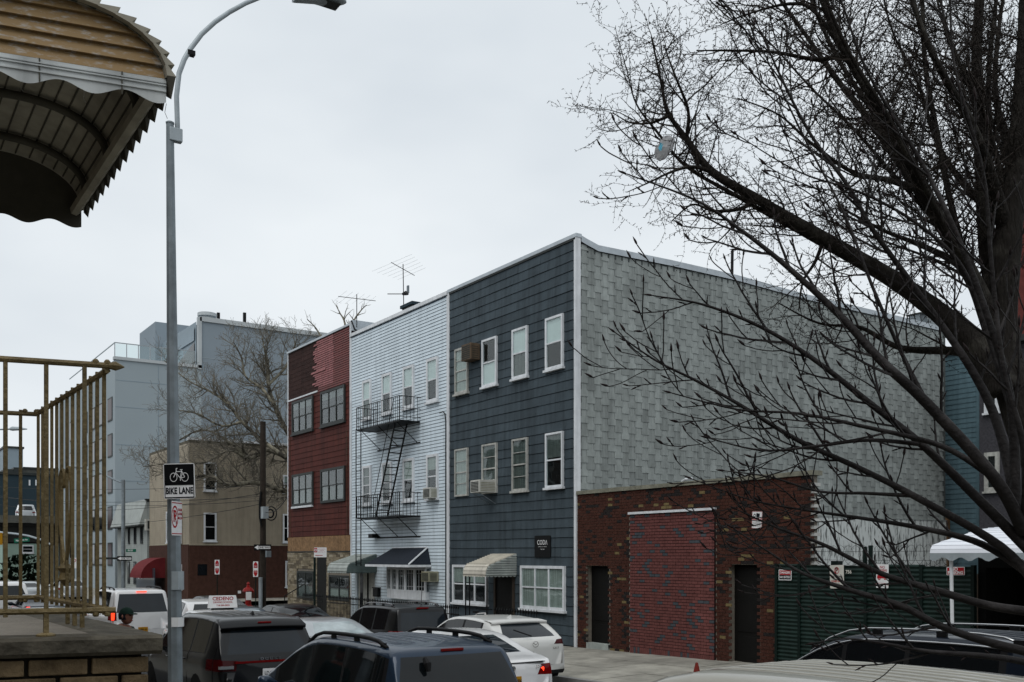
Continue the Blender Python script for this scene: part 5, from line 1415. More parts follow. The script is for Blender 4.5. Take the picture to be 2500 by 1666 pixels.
    zb_ = zg(X) if z is None else z
    root.location = (X, Y, zb_); root.rotation_euler = (0, 0, math.radians(head)); root['_s'] = 1
    slope = (zg(X - L * math.cos(math.radians(180 - head))) - zg(X)) / L if z is None else 0
    root.rotation_euler[1] = -math.atan(slope) if abs(head - 180) < 30 else 0
    return root, dict(L=L, W=W, H=H, zt=zt, zb=zb, edge=edge_y, rw=rw)

# navy minivan close by
t, S = car('minivan', 'dark blue minivan with black roof rails and raked tailgate in the foreground', 'van', 'car_navy', -9.85, 5.9, over=dict(H=1.70, rear=((.86, 1.02), (.68, 1.60)), rw=.72), rails=(.55, 2.9, .026), ribs=6, chmsl=(.27, 1.595, .15), tails=dict(poly=[(.74, .62), (1.0, .62), (1.0, 1.0), (.80, 1.0)]), wiper=False)
MB().lathe([(.03, 0), (.045, .01), (.045, .03), (.03, .035)], (.16, -.0, 0), 10, 'y').build('washer_cap', 'plastic_black', t).location = (0, .0, 1.2)
MB().tube([(.17, .42, 1.52), (.11, .42, 1.46), (.085, .42, 1.38)], [.03, .045, .025], 8).build('wiper_cover', 'plastic_black', t)
# charcoal suv ahead of it with red light bar
t, S = car('sport_utility', 'charcoal sport utility with a full width red tail light strip, left of the minivan', 'suv', 'car_charcoal', -16.7, 6.05, over=dict(L=5.1, H=1.80, W=1.98), ribs=6, fin='plastic_black', spoiler=True, rearglass='car_glass_grey', tails=dict(poly=[(.60, .86), (1.02, .86), (1.02, 1.06), (.56, 1.03)], mat='lamp_dim'), plate=('LD 2408', .80, 'sign_white'), chmsl=(.22, 1.66, .12))
MB().box(-.085, .02, -.62, .62, .985, 1.02).build('light_strip', 'lamp_red', t)
for s in (1, -1): MB().box(-.058, .03, s * .76 - .12, s * .76 + .12, .90, .95).build('reverse_light', 'lamp_clear', t)
letter(t, 'D O D G E', .06, 'chrome', -.088, 0, 1.05, .002, 1.3, rot=(0, 0, math.radians(-90)))
# white sedan braking
t, S = car('sedan', 'white sedan braking behind the minivan, brake lights lit', 'sedan', 'car_white', -13.5, 8.95, ribs=0, over=dict(W=1.9, H=1.5), tails=dict(poly=[(.50, .80), (1.0, .78), (1.0, .98), (.60, .97)], mat='lamp_red', litx=.0), lit=(.06, .045), plate=('HGR 4404', .72, 'plate_gold'), chmsl=None, rearglass='car_glass_grey')
MB().box(1.16, 1.30, -.14, .14, 1.335, 1.35).build('brake_light', 'lamp_lit', t)
em = MB().lathe([(.001, -.012), (.041, -.012), (.041, 0)], (0, 0, 0), 20, 'y').build('emblem', 'chrome', t); em.rotation_euler = (0, 0, math.radians(-90)); em.location = (-.085, 0, .93)
mb = MB(); mb.prism([(0, 0), (.03, 0), (.021, .021), (0, .03)], -.016, -.013); mb.prism([(0, 0), (-.03, 0), (-.021, -.021), (0, -.03)], -.016, -.013); mb.build('emblem_quarters', 'car_steel', em)
letter(t, '320i', .07, 'chrome', -.07, -.52, .93, .001, 1.1, rot=(0, 0, math.radians(-90)))
MB().box(-.05, .06, -.66, .66, 1.005, 1.018).build('boot_lip', 'plastic_black', t)
# white compact crossover at the far kerb
t, S = car('crossover', 'white compact crossover parked at the far kerb by the grey house', 'hatch', 'car_pearl', -17.1, 11.9, ribs=0, tails=dict(poly=[(.52, .96), (.95, .95), (.95, 1.08), (.62, 1.05)], mat='lamp_dim'), spoiler=True, fin='car_pearl', wiper=True, rearglass='car_glass_grey', over=dict(W=1.84, rear=((.64, 1.12), (.50, 1.39))))
mb = MB(); ring(mb, 0, 0, .052, .062, 0, 20, 1.25); flatline(mb, -.06, .03, 0, -.01, .012, -.001); flatline(mb, 0, -.01, .06, .03, .012, -.001); em = mb.build('emblem', 'chrome', t); em.rotation_euler = (0, 0, math.radians(-90)); em.location = (-.10, 0, .98)
letter(t, 'CX-3', .06, 'chrome', -.06, -.55, .88, .001, 1.1, rot=(0, 0, math.radians(-90)))
# black boxy suv at the far kerb
t, S = car('small_utility', 'black boxy small utility parked before the blue house', 'suv', 'car_black', -22.0, 12.0, over=dict(L=4.25, W=1.80, H=1.68, rear=((.68, 1.12), (.60, 1.60)), rw=.68, prof=[(0, .60), (.01, .9), (.02, 1.10), (.06, 1.22), (.20, 1.70), (.30, 1.76), (.9, 1.79), (1.8, 1.80), (2.75, 1.77), (3.45, 1.26), (3.75, 1.2), (4.55, 1.1), (4.82, .84), (4.9, .5)]), rails=(.5, 2.5, .018, 'car_grey'), chmsl=(.10, 1.60, .17), tails=dict(poly=[(.62, .88), (.86, .88), (.86, 1.05), (.62, 1.05)]), wiper=True, rearglass='car_glass_grey')
MB().bar((.55, -.2, 1.66), (.50, -.2, 2.05), .008, 4).build('aerial', 'rubber', t)
# silver sedan in the traffic
car('sedan', 'silver sedan with pale rear window ahead of the white one', 'sedan', 'car_silver', -20.8, 9.5, rearglass='car_glass_light', tails=dict(poly=[(.55, .80), (.95, .80), (.95, .95), (.6, .95)]))
# driving school car with roof sign
t, S = car('sedan', 'white driving school car carrying a roof sign', 'sedan', 'car_white', -25.7, 8.45, over=dict(H=1.50), rearglass='car_glass_light', glass='car_glass_grey')
t = thing('roof_sign', 'white driving school roof sign with red letters', 'sign', (-27.5, 8.62, 1.56), local=True); t.rotation_euler = (0, 0, math.radians(90 - 6))
MB().prism([(-.40, 0), (.40, 0), (.36, .34), (-.36, .34)], -.02, .10).build('panel', 'sign_white', t); MB().box(-.3, .3, -.01, .08, -.05, -.002).build('base', 'rubber', t)
letter(t, 'CEDENO', .135, 'sign_red', 0, -.024, .255, .003, 1.05); letter(t, 'DRIVING SCHOOL', .07, 'sign_red', 0, -.024, .155, .001, .92); letter(t, '718·384-0850', .065, 'sign_red', 0, -.024, .07, .001)
# further ones
car('hatchback', 'white hatchback beyond the driving school car', 'hatch', 'car_white', -33.6, 10.2, over=dict(H=1.5), handles=False)
car('sedan', 'dark blue sedan with pale rear window beyond the silver sedan', 'sedan', 'car_steel', -28.6, 10.0, rearglass='car_glass_light', handles=False)
car('sedan', 'black sedan parked at the kerb before the red house', 'sedan', 'car_black', -29.3, 12.05, handles=False)
car('sedan', 'black sedan parked at the corner, its bonnet past the red house', 'sedan', 'car_black', -37.6, 12.1, handles=False)
t, S = car('coupe', 'grey car waiting in the cross street behind the red house', 'sedan', 'car_grey', -53.5, 26.5, head=-92, over=dict(H=1.5), z=0)
# big white suv on the left, lamps lit
t, S = car('sport_utility', 'big white sport utility with tall lit tail lights behind the railing', 'suv', 'car_white', -33.6, 7.9, over=dict(L=5.1, W=2.0, H=1.92, rear=((.80, 1.10), (.68, 1.66)), rw=.74, prof=[(0, .60), (.01, .9), (.02, 1.10), (.06, 1.22), (.20, 1.72), (.30, 1.78), (.9, 1.80), (1.8, 1.80), (2.75, 1.77), (3.5, 1.26), (3.75, 1.2), (4.55, 1.1), (4.82, .84), (4.9, .5)]), rails=(.5, 2.6, .022), chmsl=(.10, 1.84, .16), tails=dict(poly=[(.80, .92), (1.02, .92), (1.02, 1.22), (.80, 1.22)], mat='lamp_red'), lit=(.05, .13), plate=('HBN 60', .62, 'plate_gold'), rearglass='car_glass_grey', wiper=True)
# dark suv on the right with chrome window line
t, S = car('sport_utility', 'dark blue sport utility with chrome window trim at the right, behind the beige roof', 'suv', 'car_darkblue', -4.7, 10.2, over=dict(L=4.95, H=1.80, W=1.97, sw=[(.75, 1.75), (1.80, 2.55), (2.60, 3.45)], rw=.68), trim='plastic_black', ribs=5, rails=(.5, 3.1, .012, 'chrome'))
for s in (1, -1):
    pts = []
    zt_, zb2 = S['zt'], S['zb']
    for i in range(15):
        x = 3.62 - (3.62 - .55) * i / 14; zz = zt_(x) - max(.06, (zt_(x) - zb2(x)) * .11); zz = max(zz, zb2(x) + .02)
        w_ = .955 * S['W'] / 2; y_ = w_ - (w_ - S['rw']) * (max(0, zz - zb2(x)) / (S['H'] - .85)) ** .9 + .006; pts.append((x, s * y_, zz))
    MB().tube(pts, .014, 5).build('chrome_strip', 'chrome', t, smooth=True)
# beige roof right at the front edge
car('van', 'beige van whose ribbed roof fills the bottom right corner', 'van', 'car_beige', -2.15, 5.15, over=dict(H=1.885, W=1.9, rw=.70), ribs=7, mirrors=True)
# far traffic
for nm, lab, kd, pm, X, Y, kw in (
    ('pickup', 'white tail lit car low behind the railing', 'suv', 'car_white', -52, 6.2, dict(lit=(.07, .09), tails=dict(poly=[(.70, .9), (.98, .9), (.98, 1.15), (.70, 1.15)], mat='lamp_lit'))),
    ('sedan', 'dark sedan with orange lit tail light left of the white utility', 'sedan', 'car_black', -31.5, 5.0, dict(lit=(.08, .05), tails=dict(poly=[(.5, .80), (.95, .80), (.95, .95), (.6, .95)], mat='lamp_red'))),
    ('black_van', 'tall black van under the elevated road', 'van', 'car_black', -76, 6.6, dict(over=dict(H=2.5, L=5.6), glass='car_glass_light')),
    ('sedan', 'silver car far down the street below the black van', 'sedan', 'car_silver', -66, 9.0, dict(lit=True)),
    ('sedan', 'white car queueing far down the street', 'hatch', 'car_white', -60, 7.2, dict(lit=True)),
    ('sedan', 'dark car queueing between the railing bars', 'sedan', 'car_darkblue', -43.5, 6.6, dict(lit=True)),
    ('hatchback', 'grey car far off by the small pale house', 'hatch', 'car_silver', -68, 11.8, dict())):
    car(nm, lab, kd, pm, X, Y, handles=False, arch=False, detail=False, **kw)
p = onX(75, 1262, EX - 6); car('sport_utility', 'silver utility driving on the elevated road', 'suv', 'car_silver', EX - 6, p.y - .5, head=170, z=onX(60, 1277, EX).z + .35, handles=False, detail=False, arch=False, lit=True)
# ================================================================== street lamp with signs
LX, LY = at(430, HV, 13.5).x, at(430, HV, 13.5).y; LZ = zg(LX) + .15
lp = thing('street_lamp', 'tall grey octagonal street lamp with curved arm on the near kerb', 'street lamp', (LX, LY, LZ))
zt = at(415, 303, 13.5).z; topc = at(415, 303, 13.5)
MB().tube([(LX, LY, LZ - .1), (LX, LY, LZ + .02), (LX + (topc.x - LX) * .3, LY + (topc.y - LY) * .3, LZ + (zt - LZ) * .3), (topc.x, topc.y, zt)], [.112, .105, .092, .052], 8).build('pole', 'galv', lp)
MB().tube([(topc.x, topc.y, zt + .001), (topc.x, topc.y, zt + .02), (topc.x, topc.y, zt + .035)], [.058, .058, .03], 8).build('pole_cap', 'galv', lp)
def arm_pt(u, v):                              # arm lies in the plane through the pole that runs across the street
    return onX(u, v, topc.x + .02)
apx = [(434, 345), (433, 300), (431, 235), (437, 180), (450, 145), (466, 118), (492, 84), (525, 54), (560, 30), (600, 8), (650, -12), (700, -20), (730, -12)]
pts = [arm_pt(*q) for q in apx]
MB().tube(pts, [.034, .034, .034, .034, .034, .034, .033, .033, .032, .031, .03, .03, .03], 10).build('arm', 'galv_light', lp, smooth=True)
q = arm_pt(433, 332); MB().box(q.x - .05, q.x + .05, topc.y - .02, q.y + .06, q.z - .09, q.z + .09).build('clamp', 'galv_light', lp, bevel=.01)
q = arm_pt(466, 131); MB().box(q.x - .045, q.x + .045, q.y - .05, q.y + .05, q.z - .03, q.z + .03).build('band', 'black_iron', lp)
a, c = arm_pt(717, 4), arm_pt(845, 12)
hd = MB(); L_ = (c - a).length; ax_ = (c - a).normalized()
prof_ = [(0, .075, .06), (.05, .085, .07), (.42, .085, .08), (.55, .125, .085), (.72, .15, .085), (.88, .12, .07), (.97, .06, .045), (1.0, .015, .02)]
vs = []; fs = []; m = 12
for t_, hw, hh in prof_:
    o_ = a + ax_ * L_ * t_
    for k in range(m):
        an = 2 * math.pi * k / m; vs.append((o_.x + hw * math.cos(an), o_.y, o_.z + .03 + (hh if math.sin(an) > 0 else hh * .45) * math.sin(an)))
for i in range(len(prof_) - 1):
    for k in range(m): fs.append((i * m + k, i * m + (k + 1) % m, (i + 1) * m + (k + 1) % m, (i + 1) * m + k))
fs += [tuple(range(m)), tuple(range(len(vs) - 1, len(vs) - m - 1, -1))]
hd.add(vs, fs).build('lamp_head', 'galv_light', lp, smooth=True)
o_ = a + ax_ * L_ * .68; MB().box(o_.x - .11, o_.x + .11, o_.y - .16, o_.y + .14, o_.z - .02, o_.z - .003).build('lens', 'trim_dark', lp, bevel=.03)
# notices stuck round the pole
for v0, v1, mt in ((1507, 1530, 'sign_white'), (1395, 1440, 'galv_light')):
    c0 = at(428, (v0 + v1) / 2, 13.5); MB().tube([(LX + (topc.x - LX) * .08, LY, at(428, v1, 13.5).z), (LX + (topc.x - LX) * .08, LY, at(428, v0, 13.5).z)], .1075, 8, False).build('sticker_band', mt, lp)
D_ = .13
s = sign_plate('bike_lane_sign', 'black and white bike lane sign on the lamp post', .415, .475, 'sign_white', tuple(at(437.5, 1175, 13.5 - D_)), rotz=math.radians(58), tilt=math.radians(-1.6))
mk(s, lambda m: m.box(-.197, .197, -.003, 0, -.055, .227), 'sign_black', 'black_field')
mk(s, lambda m: (m.box(-.197, .197, -.003, 0, -.228, -.212), m.box(-.197, -.187, -.0031, 0, -.212, -.0551), m.box(.187, .197, -.0031, 0, -.212, -.0551)), 'sign_black', 'border')
def bike(m):
    y = -.005
    for cx in (-.072, .078): ring(m, cx, .052, .053, .061, y, 24, .80)
    L2 = [(-.072, .052, -.035, .128), (-.035, .128, -.035, .168), (-.035, .168, -.018, .172), (-.035, .128, .035, .128), (-.035, .105, .018, .040), (.035, .128, .018, .040), (.018, .040, .075, .052), (.030, .150, .075, .055), (.015, .152, .050, .152), (.018, .04, .018, .005)]
    for q in L2: flatline(m, *q, .009, y)
mk(s, bike, 'sign_white', 'bicycle_symbol'); letter(s, 'BIKE LANE', .118, 'ink', 0, -.004, -.133, .004, .66)
s = sign_plate('parking_sign', 'white no parking sign with red crossed P edge on below the bike sign', .28, .46, 'sign_white', tuple(at(432, 1266, 13.5 - .12)), rotz=math.radians(2), tilt=0)
s.rotation_euler = (0, 0, math.radians(138))
def np_(m):
    ring(m, -.06, .02, .125, .15, -.003, 24, .6); flatline(m, -.10, .11, -.01, -.08, .02, -.004)
    m.box(-.14, .14, -.002, 0, .20, .212); m.box(-.14, .14, -.002, 0, -.212, -.2)
mk(s, np_, 'sign_red', 'prohibition_ring'); letter(s, 'P', .22, 'sign_red', -.06, -.003, .02, .006, .8); letter(s, '8AM\n6PM\nMON', .055, 'sign_red', .085, -.003, .06, .001)

# ================================================================== other poles and signs
def pole_thing(name, label, u, vt, d, r, mat, cat, z0=None):
    b_ = at(u, HV, d); z0 = zg(b_.x) + .1 if z0 is None else z0; t = thing(name, label, cat, (b_.x, b_.y, z0)); MB().tube([(b_.x, b_.y, z0 - .1), (b_.x, b_.y, at(u, vt, d).z)], [r, r * .9], 10).build('pole', mat, t); return t, b_
UD = 54
t, ub = pole_thing('utility_pole', 'dark wooden utility pole at the far street corner', 642, 1030, UD, .17, 'wood_pole', 'utility pole')
MB().tube([at(640 + 15 * math.cos(a * .5) * .9 + 22, 1254 + 17 * math.sin(a * .5), UD - .1) for a in range(26)], .03, 5).build('cable_coil', 'wire', t)
MB().tube([at(660 + 8 * math.cos(a * .5), 1254 + 10 * math.sin(a * .5), UD - .1) for a in range(14)], .05, 5).build('cable_coil', 'wire', t)
q = at(646, 1252, UD - .3); MB().box(q.x - .2, q.x + .2, q.y - .15, q.y + .15, q.z - .32, q.z + .32).build('junction_box', 'galv_light', t)
MB().tube([at(637, 1200, UD - .2), at(634, 1230, UD - .2), at(634, 1262, UD - .2), at(638, 1285, UD - .2)], .06, 6).build('conduit', 'wire', t)
q = at(655, 1353, UD - .3); MB().box(q.x - .12, q.x + .12, q.y - .12, q.y + .12, q.z - .17, q.z + .17).build('meter', 'galv', t)
mb = MB(); mb.tube([at(636, 1410, UD - .35), at(636, 1492, UD - .35)], .11, 6); mb.build('posters', 'galv_light', t)
def oneway(label, u, v, d, w, h):
    s = sign_plate('one_way_sign', label, w, h, 'sign_black', tuple(at(u, v, d)), rotz=math.radians(62)); hw, hh = w / 2, h / 2
    def arrow(m): m.prism([(-hw * .93, 0), (-hw * .5, -hh * .78), (-hw * .5, -hh * .45), (hw * .9, -hh * .45), (hw * .9, hh * .45), (-hw * .5, hh * .45), (-hw * .5, hh * .78)], -.004, -.001)
    mk(s, arrow, 'sign_white', 'arrow'); letter(s, 'ONE WAY', h * .42, 'ink', hw * .2, -.006, 0, .004, 1.0)
oneway('one way sign pointing left on the wooden utility pole', 641, 1337, UD - .3, .92, .33)
def red_sign(label, u, v, d, pole_to=None):
    s = sign_plate('standing_sign', label, .25, .80, 'sign_white', tuple(at(u, v, d)), rotz=math.radians(60))
    mk(s, lambda m: (m.prism([(-.10, .07), (.10, .07), (.10, .24), (.055, .345), (0, .385), (-.055, .345), (-.10, .24)], -.003, 0), m.prism([(-.10, -.24), (-.055, -.345), (0, -.385), (.055, -.345), (.10, -.24), (.10, -.07), (-.10, -.07)], -.003, 0)), 'sign_red', 'red_panels')
    letter(s, 'NO', .1, 'sign_white', 0, -.005, .15); letter(s, 'BUS', .08, 'sign_white', 0, -.005, -.15)
    b_ = at(u, HV, d + .06); MB().bar((b_.x, b_.y, .1), (b_.x, b_.y, at(u, v - 14, d + .06).z), .03, 6).build('post', 'galv', s).matrix_world
    return s, b_
for lab, u, v, d in (('red and white standing sign left of the red call box', 530, 1385, 56), ('red and white standing sign right of the red call box', 624, 1390, 53)):
    s = sign_plate('standing_sign', lab, .27, .82, 'sign_white', tuple(at(u, v, d)), rotz=math.radians(60), group='red and white kerb signs')
    mk(s, lambda m: (m.prism([(-.10, .07), (.10, .07), (.10, .24), (.055, .345), (0, .385), (-.055, .345), (-.10, .24)], -.003, 0), m.prism([(-.10, -.24), (-.055, -.345), (0, -.385), (.055, -.345), (.10, -.24), (.10, -.07), (-.10, -.07)], -.003, 0)), 'sign_red', 'red_panels')
    letter(s, 'NO', .1, 'sign_white', 0, -.005, .15); letter(s, 'STD', .08, 'sign_white', 0, -.005, -.15)
    b_ = at(u, HV, d + .05); zz = at(u, v - 14, d).z
    MB().bar((0, .03, .1 - s.location.z), (0, .03, .38), .03, 6).build('post', 'green_post', s)
# fire alarm call box
b_ = at(606, HV, 52)
t = thing('call_box', 'red fire alarm call box with pointed finial on the far corner', 'call box', (b_.x, b_.y, .15))
k = 52 / 2430.6
MB().lathe([(.32, .1), (.30, .3), (.16, .45), (.14, 1.0), (.2, 1.1)], (b_.x, b_.y, 0), 10).build('pedestal', 'callbox_red', t)
MB().box(b_.x - .22, b_.x + .22, b_.y - .25, b_.y + .25, 1.1, at(606, 1443, 52).z).build('box', 'callbox_red', t, bevel=.04)
MB().lathe([(.3, at(606, 1443, 52).z), (.22, at(606, 1437, 52).z), (.10, at(606, 1434, 52).z), (.07, at(606, 1428, 52).z), (.1, at(606, 1426, 52).z), (.01, at(606, 1421, 52).z)], (b_.x, b_.y, .005), 10).build('finial', 'callbox_red', t)
q = at(607, 1455, 51.6); MB().box(q.x - .02, q.x + .02, q.y - .14, q.y + .14, q.z - .22, q.z + .2).build('door_panel', 'sign_white', t)
q = at(585, 1446, 58); s = sign_plate('small_notice', 'small white notice on the dark brick left of the call box', .2, .18, 'sign_white', tuple(onX(584.5, 1446, CX_ + .05)), rotz=math.radians(90))
# regulation sign on green post before the red house
d = 33.5; b_ = at(769, HV, d)
s = sign_plate('parking_sign', 'white kerb sign with red emblem and arrow before the red house', .42, .33, 'sign_white', tuple(at(782, 1349, d)), rotz=math.radians(62))
mk(s, lambda m: (m.box(-.20, -.10, -.003, 0, .0, .15), m.box(-.17, .08, -.003, 0, -.11, -.09)), 'sign_red', 'red_emblem'); mk(s, lambda m: ring(m, -.15, .075, .025, .042, -.005), 'sign_white', 'emblem_ring')
for i, tx in enumerate(('NO STANDING', '8AM-7PM', 'MON THRU FRI')): letter(s, tx, .035, 'sign_red', .05, -.004, .11 - i * .05)
MB().bar((-.19, .03, zg(-28) + .1 - s.location.z), (-.19, .03, -.165), .04, 8).build('post', 'green_post', s)
# light pole of the far corner with street name and one way signs
t, lb = pole_thing('street_lamp', 'slim blue grey street lamp by the small pale house', 301, 1172, 64, .13, 'galv', 'street lamp')
MB().tube([at(301, 1180, 64), at(280, 1172, 64), at(262, 1163, 64.5), at(235, 1150, 65), at(200, 1142, 65.5)], .055, 6).build('arm', 'galv', t); q = at(192, 1141, 65.7); MB().box(q.x - .15, q.x + .15, q.y - .6, q.y + .3, q.z - .08, q.z + .08).build('lamp_head', 'galv_light', t, bevel=.05)
oneway('one way sign pointing left on the slim blue grey street lamp', 304, 1364, 63.6, .92, .30)
s = sign_plate('street_name_sign', 'small green street name sign on the slim street lamp', .62, .2, 'sign_green', tuple(at(320, 1344.5, 63.6)), rotz=math.radians(62)); letter(s, 'ROSI', .15, 'sign_white', -.05, -.004, 0, .002)
# traffic arm under the elevated road
d = 84; a = at(0, 1300, d)
t = thing('signal_arm', 'white traffic signal arm with green street sign under the elevated road', 'signal', (at(120, HV, d).x, at(120, HV, d).y, 0))
MB().tube([at(-60, 1297, d), at(0, 1300, d), at(40, 1304, d), at(70, 1309, d), at(100, 1318, d), at(128, 1332, d)], .09, 6).build('arm', 'galv_light', t); MB().tube([at(128, 1332, d), (at(128, HV, d).x, at(128, HV, d).y, 0)], .13, 8).build('pole', 'galv', t)
q = at(-1, 1316, d); MB().box(q.x - .2, q.x + .2, q.y - .2, q.y + .2, q.z - .5, q.z + .5).build('signal_head', 'plate_gold', t)
s = sign_plate('street_name_sign', 'green street name sign hanging from the signal arm', 1.25, .36, 'sign_green', tuple(at(53, 1319, d - .2)), rotz=math.radians(62), tilt=math.radians(-6)); letter(s, 'Hamilton Av', .22, 'sign_white', 0, -.006, 0, .002, .85)
t = thing('street_lamp', 'far street lamp head reaching in above the pale tower block', 'street lamp', (at(-20, HV, 92).x, at(-20, HV, 92).y, 0))
MB().tube([at(-60, 1070, 92), at(-30, 1052, 92), at(0, 1049, 92), at(30, 1048, 92)], .07, 6).build('arm', 'galv', t); MB().tube([at(24, 1048, 92), at(30, 1047, 92), at(45, 1047, 92), at(66, 1048, 92)], [.12, .2, .17, .05], 8).build('lamp_head', 'galv_light', t); MB().tube([at(-60, 1070, 92), (at(-60, HV, 92).x, at(-60, HV, 92).y, 0)], .1, 6).build('pole', 'galv', t)
# small sign boards by the far houses
s = sign_plate('parking_sign', 'small white and red kerb sign between the railing bars', .5, .75, 'sign_white', tuple(at(181, 1375, 70)), rotz=math.radians(60)); mk(s, lambda m: ring(m, 0, .18, .09, .13, -.004), 'sign_red', 'prohibition_ring'); MB().bar((0, .03, -s.location.z), (0, .03, -.3), .04, 6).build('post', 'galv', s)
for i, u in enumerate((339, 352)):
    s = sign_plate('door_notice', ('white notice on the grey gate, left of the pair', 'white notice on the grey gate beside the red canopy')[i], .22, .95, 'sign_white', (CX_ - 9.2 + i * .9, FY - .92, 1.9), rotz=0)
# ---- wires
def wire(label, pts, r=.02):
    mb = MB(); mb.tube(pts, r, 4); o = mb.build('power_line', 'wire'); tag(o, label, 'wire', 'overhead wires')
def sag(a, b, s, n=14): return [a + (b - a) * (i / n) - Vector((0, 0, s * 4 * (i / n) * (1 - i / n))) for i in range(n + 1)]
for i, (v0, v1) in enumerate(((1187, 1186), (1210, 1212), (1204, 1222), (1226, 1205), (1258, 1230))):
    wire('thin overhead wire running left from the utility pole, %s of five' % ('topmost', 'second', 'third', 'fourth', 'lowest')[i], sag(at(641, v1, UD), at(-40, v0, 88), .25 + .2 * i), .017)
wire('drop wire from the utility pole to the red house', sag(at(645, 1250, UD), Vector((RL + .1, FY - .1, fz(704, 1215))), .3), .02)

# ================================================================== porch on the left
E_ = Vector((.219, .976, 0)).normalized(); PO = at(397, 1550, 3.75); PZ_ = PO.z
def pp(q, p, z): return Vector((PO.x - E_.x * q - p, PO.y - E_.y * q - .02 * p, z))  # q: to the left along the front, p: away
po = thing('porch', 'raised brick porch with stone coping at the left edge', 'porch', (PO.x - 1, PO.y - 1, zg(-3)))
QL, PL = 3.2, 2.3
def pbox(q0, q1, p0, p1, z0, z1, nm, mt, parent, **k):
    return MB().add([pp(q0, p0, z0), pp(q0, p1, z0), pp(q1, p1, z0), pp(q1, p0, z0), pp(q0, p0, z1), pp(q0, p1, z1), pp(q1, p1, z1), pp(q1, p0, z1)], [(0, 1, 2, 3), (4, 7, 6, 5), (0, 4, 5, 1), (1, 5, 6, 2), (2, 6, 7, 3), (3, 7, 4, 0)]).build(nm, mt, parent, **k)
pbox(.06, QL, .06, PL, zg(-3), PZ_ - .075, 'core', 'porch_mortar', po)
# coping slabs, rough edged
CW = .30
def rough_slab(q0, q1, p0, p1, nm):
    mb = MB(); n = 14; rows = []
    for i in range(n + 1):
        q = q0 + (q1 - q0) * i / n; w1 = mnoise.noise((q * 9, p0 * 3, 1)) * .012; w2 = mnoise.noise((q * 9, 5, 2)) * .012
        rows.append([pp(q, p0 + .012 + w1 * .3, PZ_), pp(q, p0 - .002 + w1, PZ_ - .012), pp(q, p0 + w2, PZ_ - .058 + w1 * .5), pp(q, p0 + .02, PZ_ - .073), pp(q, p1, PZ_ - .073), pp(q, p1, PZ_)])
    vs = [v_ for r_ in rows for v_ in r_]; fs = []
    for i in range(n):
        for j in range(6): fs.append((6 * i + j, 6 * (i + 1) + j, 6 * (i + 1) + (j + 1) % 6, 6 * i + (j + 1) % 6))
    fs += [tuple(range(5, -1, -1)), tuple(range(6 * n, 6 * n + 6))]
    return mb.add(vs, fs).build(nm, 'porch_coping', po)
for a, c in ((0, .93), (.936, 1.9), (1.906, QL)): rough_slab(a, c, 0, .16, 'coping_slab')
pbox(0, .22, .164, 1.1, PZ_ - .073, PZ_ - .001, 'coping_slab', 'porch_coping', po); pbox(0, .22, 1.106, PL, PZ_ - .073, PZ_ - .003, 'coping_slab', 'porch_coping', po)
for a, c in ((.224, 1.0), (1.006, 2.0), (2.006, QL)):
    for p0, p1 in ((.164, 1.0), (1.006, PL)): pbox(a, c, p0, p1, PZ_ - .07, PZ_ + .001, 'floor_slab', 'porch_slab', po)
# bricks of the front face
row = 0; z_ = PZ_ - .080
while z_ > PZ_ - .8:
    q = .035 - (row % 2) * .105
    while q < 2.2:
        a, c = max(q, .035), q + .208
        if c - a > .04: pbox(a + .006, c - .006, .035 + rng.uniform(-.003, .003), .075, z_ - .062, z_ - .004, 'brick', 'porch_brick', po, bevel=.004)
        q += .212
    z_ -= .068; row += 1
# ---- railing (gold painted iron)
ra = thing('porch_railing', 'gold painted iron railing with heart scrolls on the porch', 'railing', (PO.x - 1, PO.y - 1, PZ_))
def rel(u, v, q=None): pass
# corner of the railing: where the top rail turns
RC = at(262, 893, 3.75); zr = RC.z; zl = at(262, 1490, 3.75).z
dl_ = Vector((RC.x, RC.y, 0))
def rp(q, p, z): return Vector((RC.x - E_.x * q - p, RC.y - E_.y * q - .03 * p, z))
LS = 1.42
mb = MB(); mb.tube([rp(-.03, 0, zr), rp(3, 0, zr)], .0115, 8); mb.build('top_rail', 'rail_paint', ra); MB().tube([rp(-.005, 0, zr), rp(-.03, 0, zr), rp(-.06, 0, zr - .002)], [.0115, .018, .002], 8).build('spear_tip', 'rail_paint', ra)
def rail(q0, p0, q1, p1, z, nm, w=.014, h=.02):
    a, c = rp(q0, p0, z), rp(q1, p1, z); MB().tube([a, c], .012, 6).build(nm, 'rail_paint', ra)
rail(0, 0, 0, LS, zr - .018, 'side_rail'); rail(0, LS, 3, LS, zr - .018, 'top_rail'); rail(-.03, 0, 3, 0, zl, 'bottom_rail'); rail(0, 0, 0, LS, zl + .004, 'side_rail'); rail(0, LS, 3, LS, zl, 'bottom_rail')
for q, p in ((.0, .0), (.04, .0), (.0, LS), (.05, LS)):
    for zz, sgn in ((zr + (.010 if p == 0 else -.006), 1), (zl - .014, -1)):
        c0 = rp(q, p, zz); MB().lathe([(.008, -.010), (.012, -.004), (.012, .005), (.006, .012)], tuple(c0), 8).build('bolt', 'rail_paint', ra)
def baluster(q, p, r=.0105, z0=None, z1=None, sq=True):
    MB().tube([rp(q, p, z0 or zl - .02), rp(q, p, z1 or zr)], r * .95, 4).build('baluster', 'rail_paint', ra)
for q in (.079, .209, .344, .48, .62, .76): baluster(q, 0)
for i in range(13): baluster(0, .05 + (LS - .1) * i / 12, .0095)
for q in (.07, .2, .33, .46, .6): baluster(q, LS)
baluster(.209, .004, .013, PZ_ - .0, zl); c0 = rp(.209, .004, PZ_); MB().lathe([(.034, 0), (.034, .006), (.02, .012)], (c0.x, c0.y, PZ_ + .001), 8).build('foot_plate', 'rail_paint', ra)
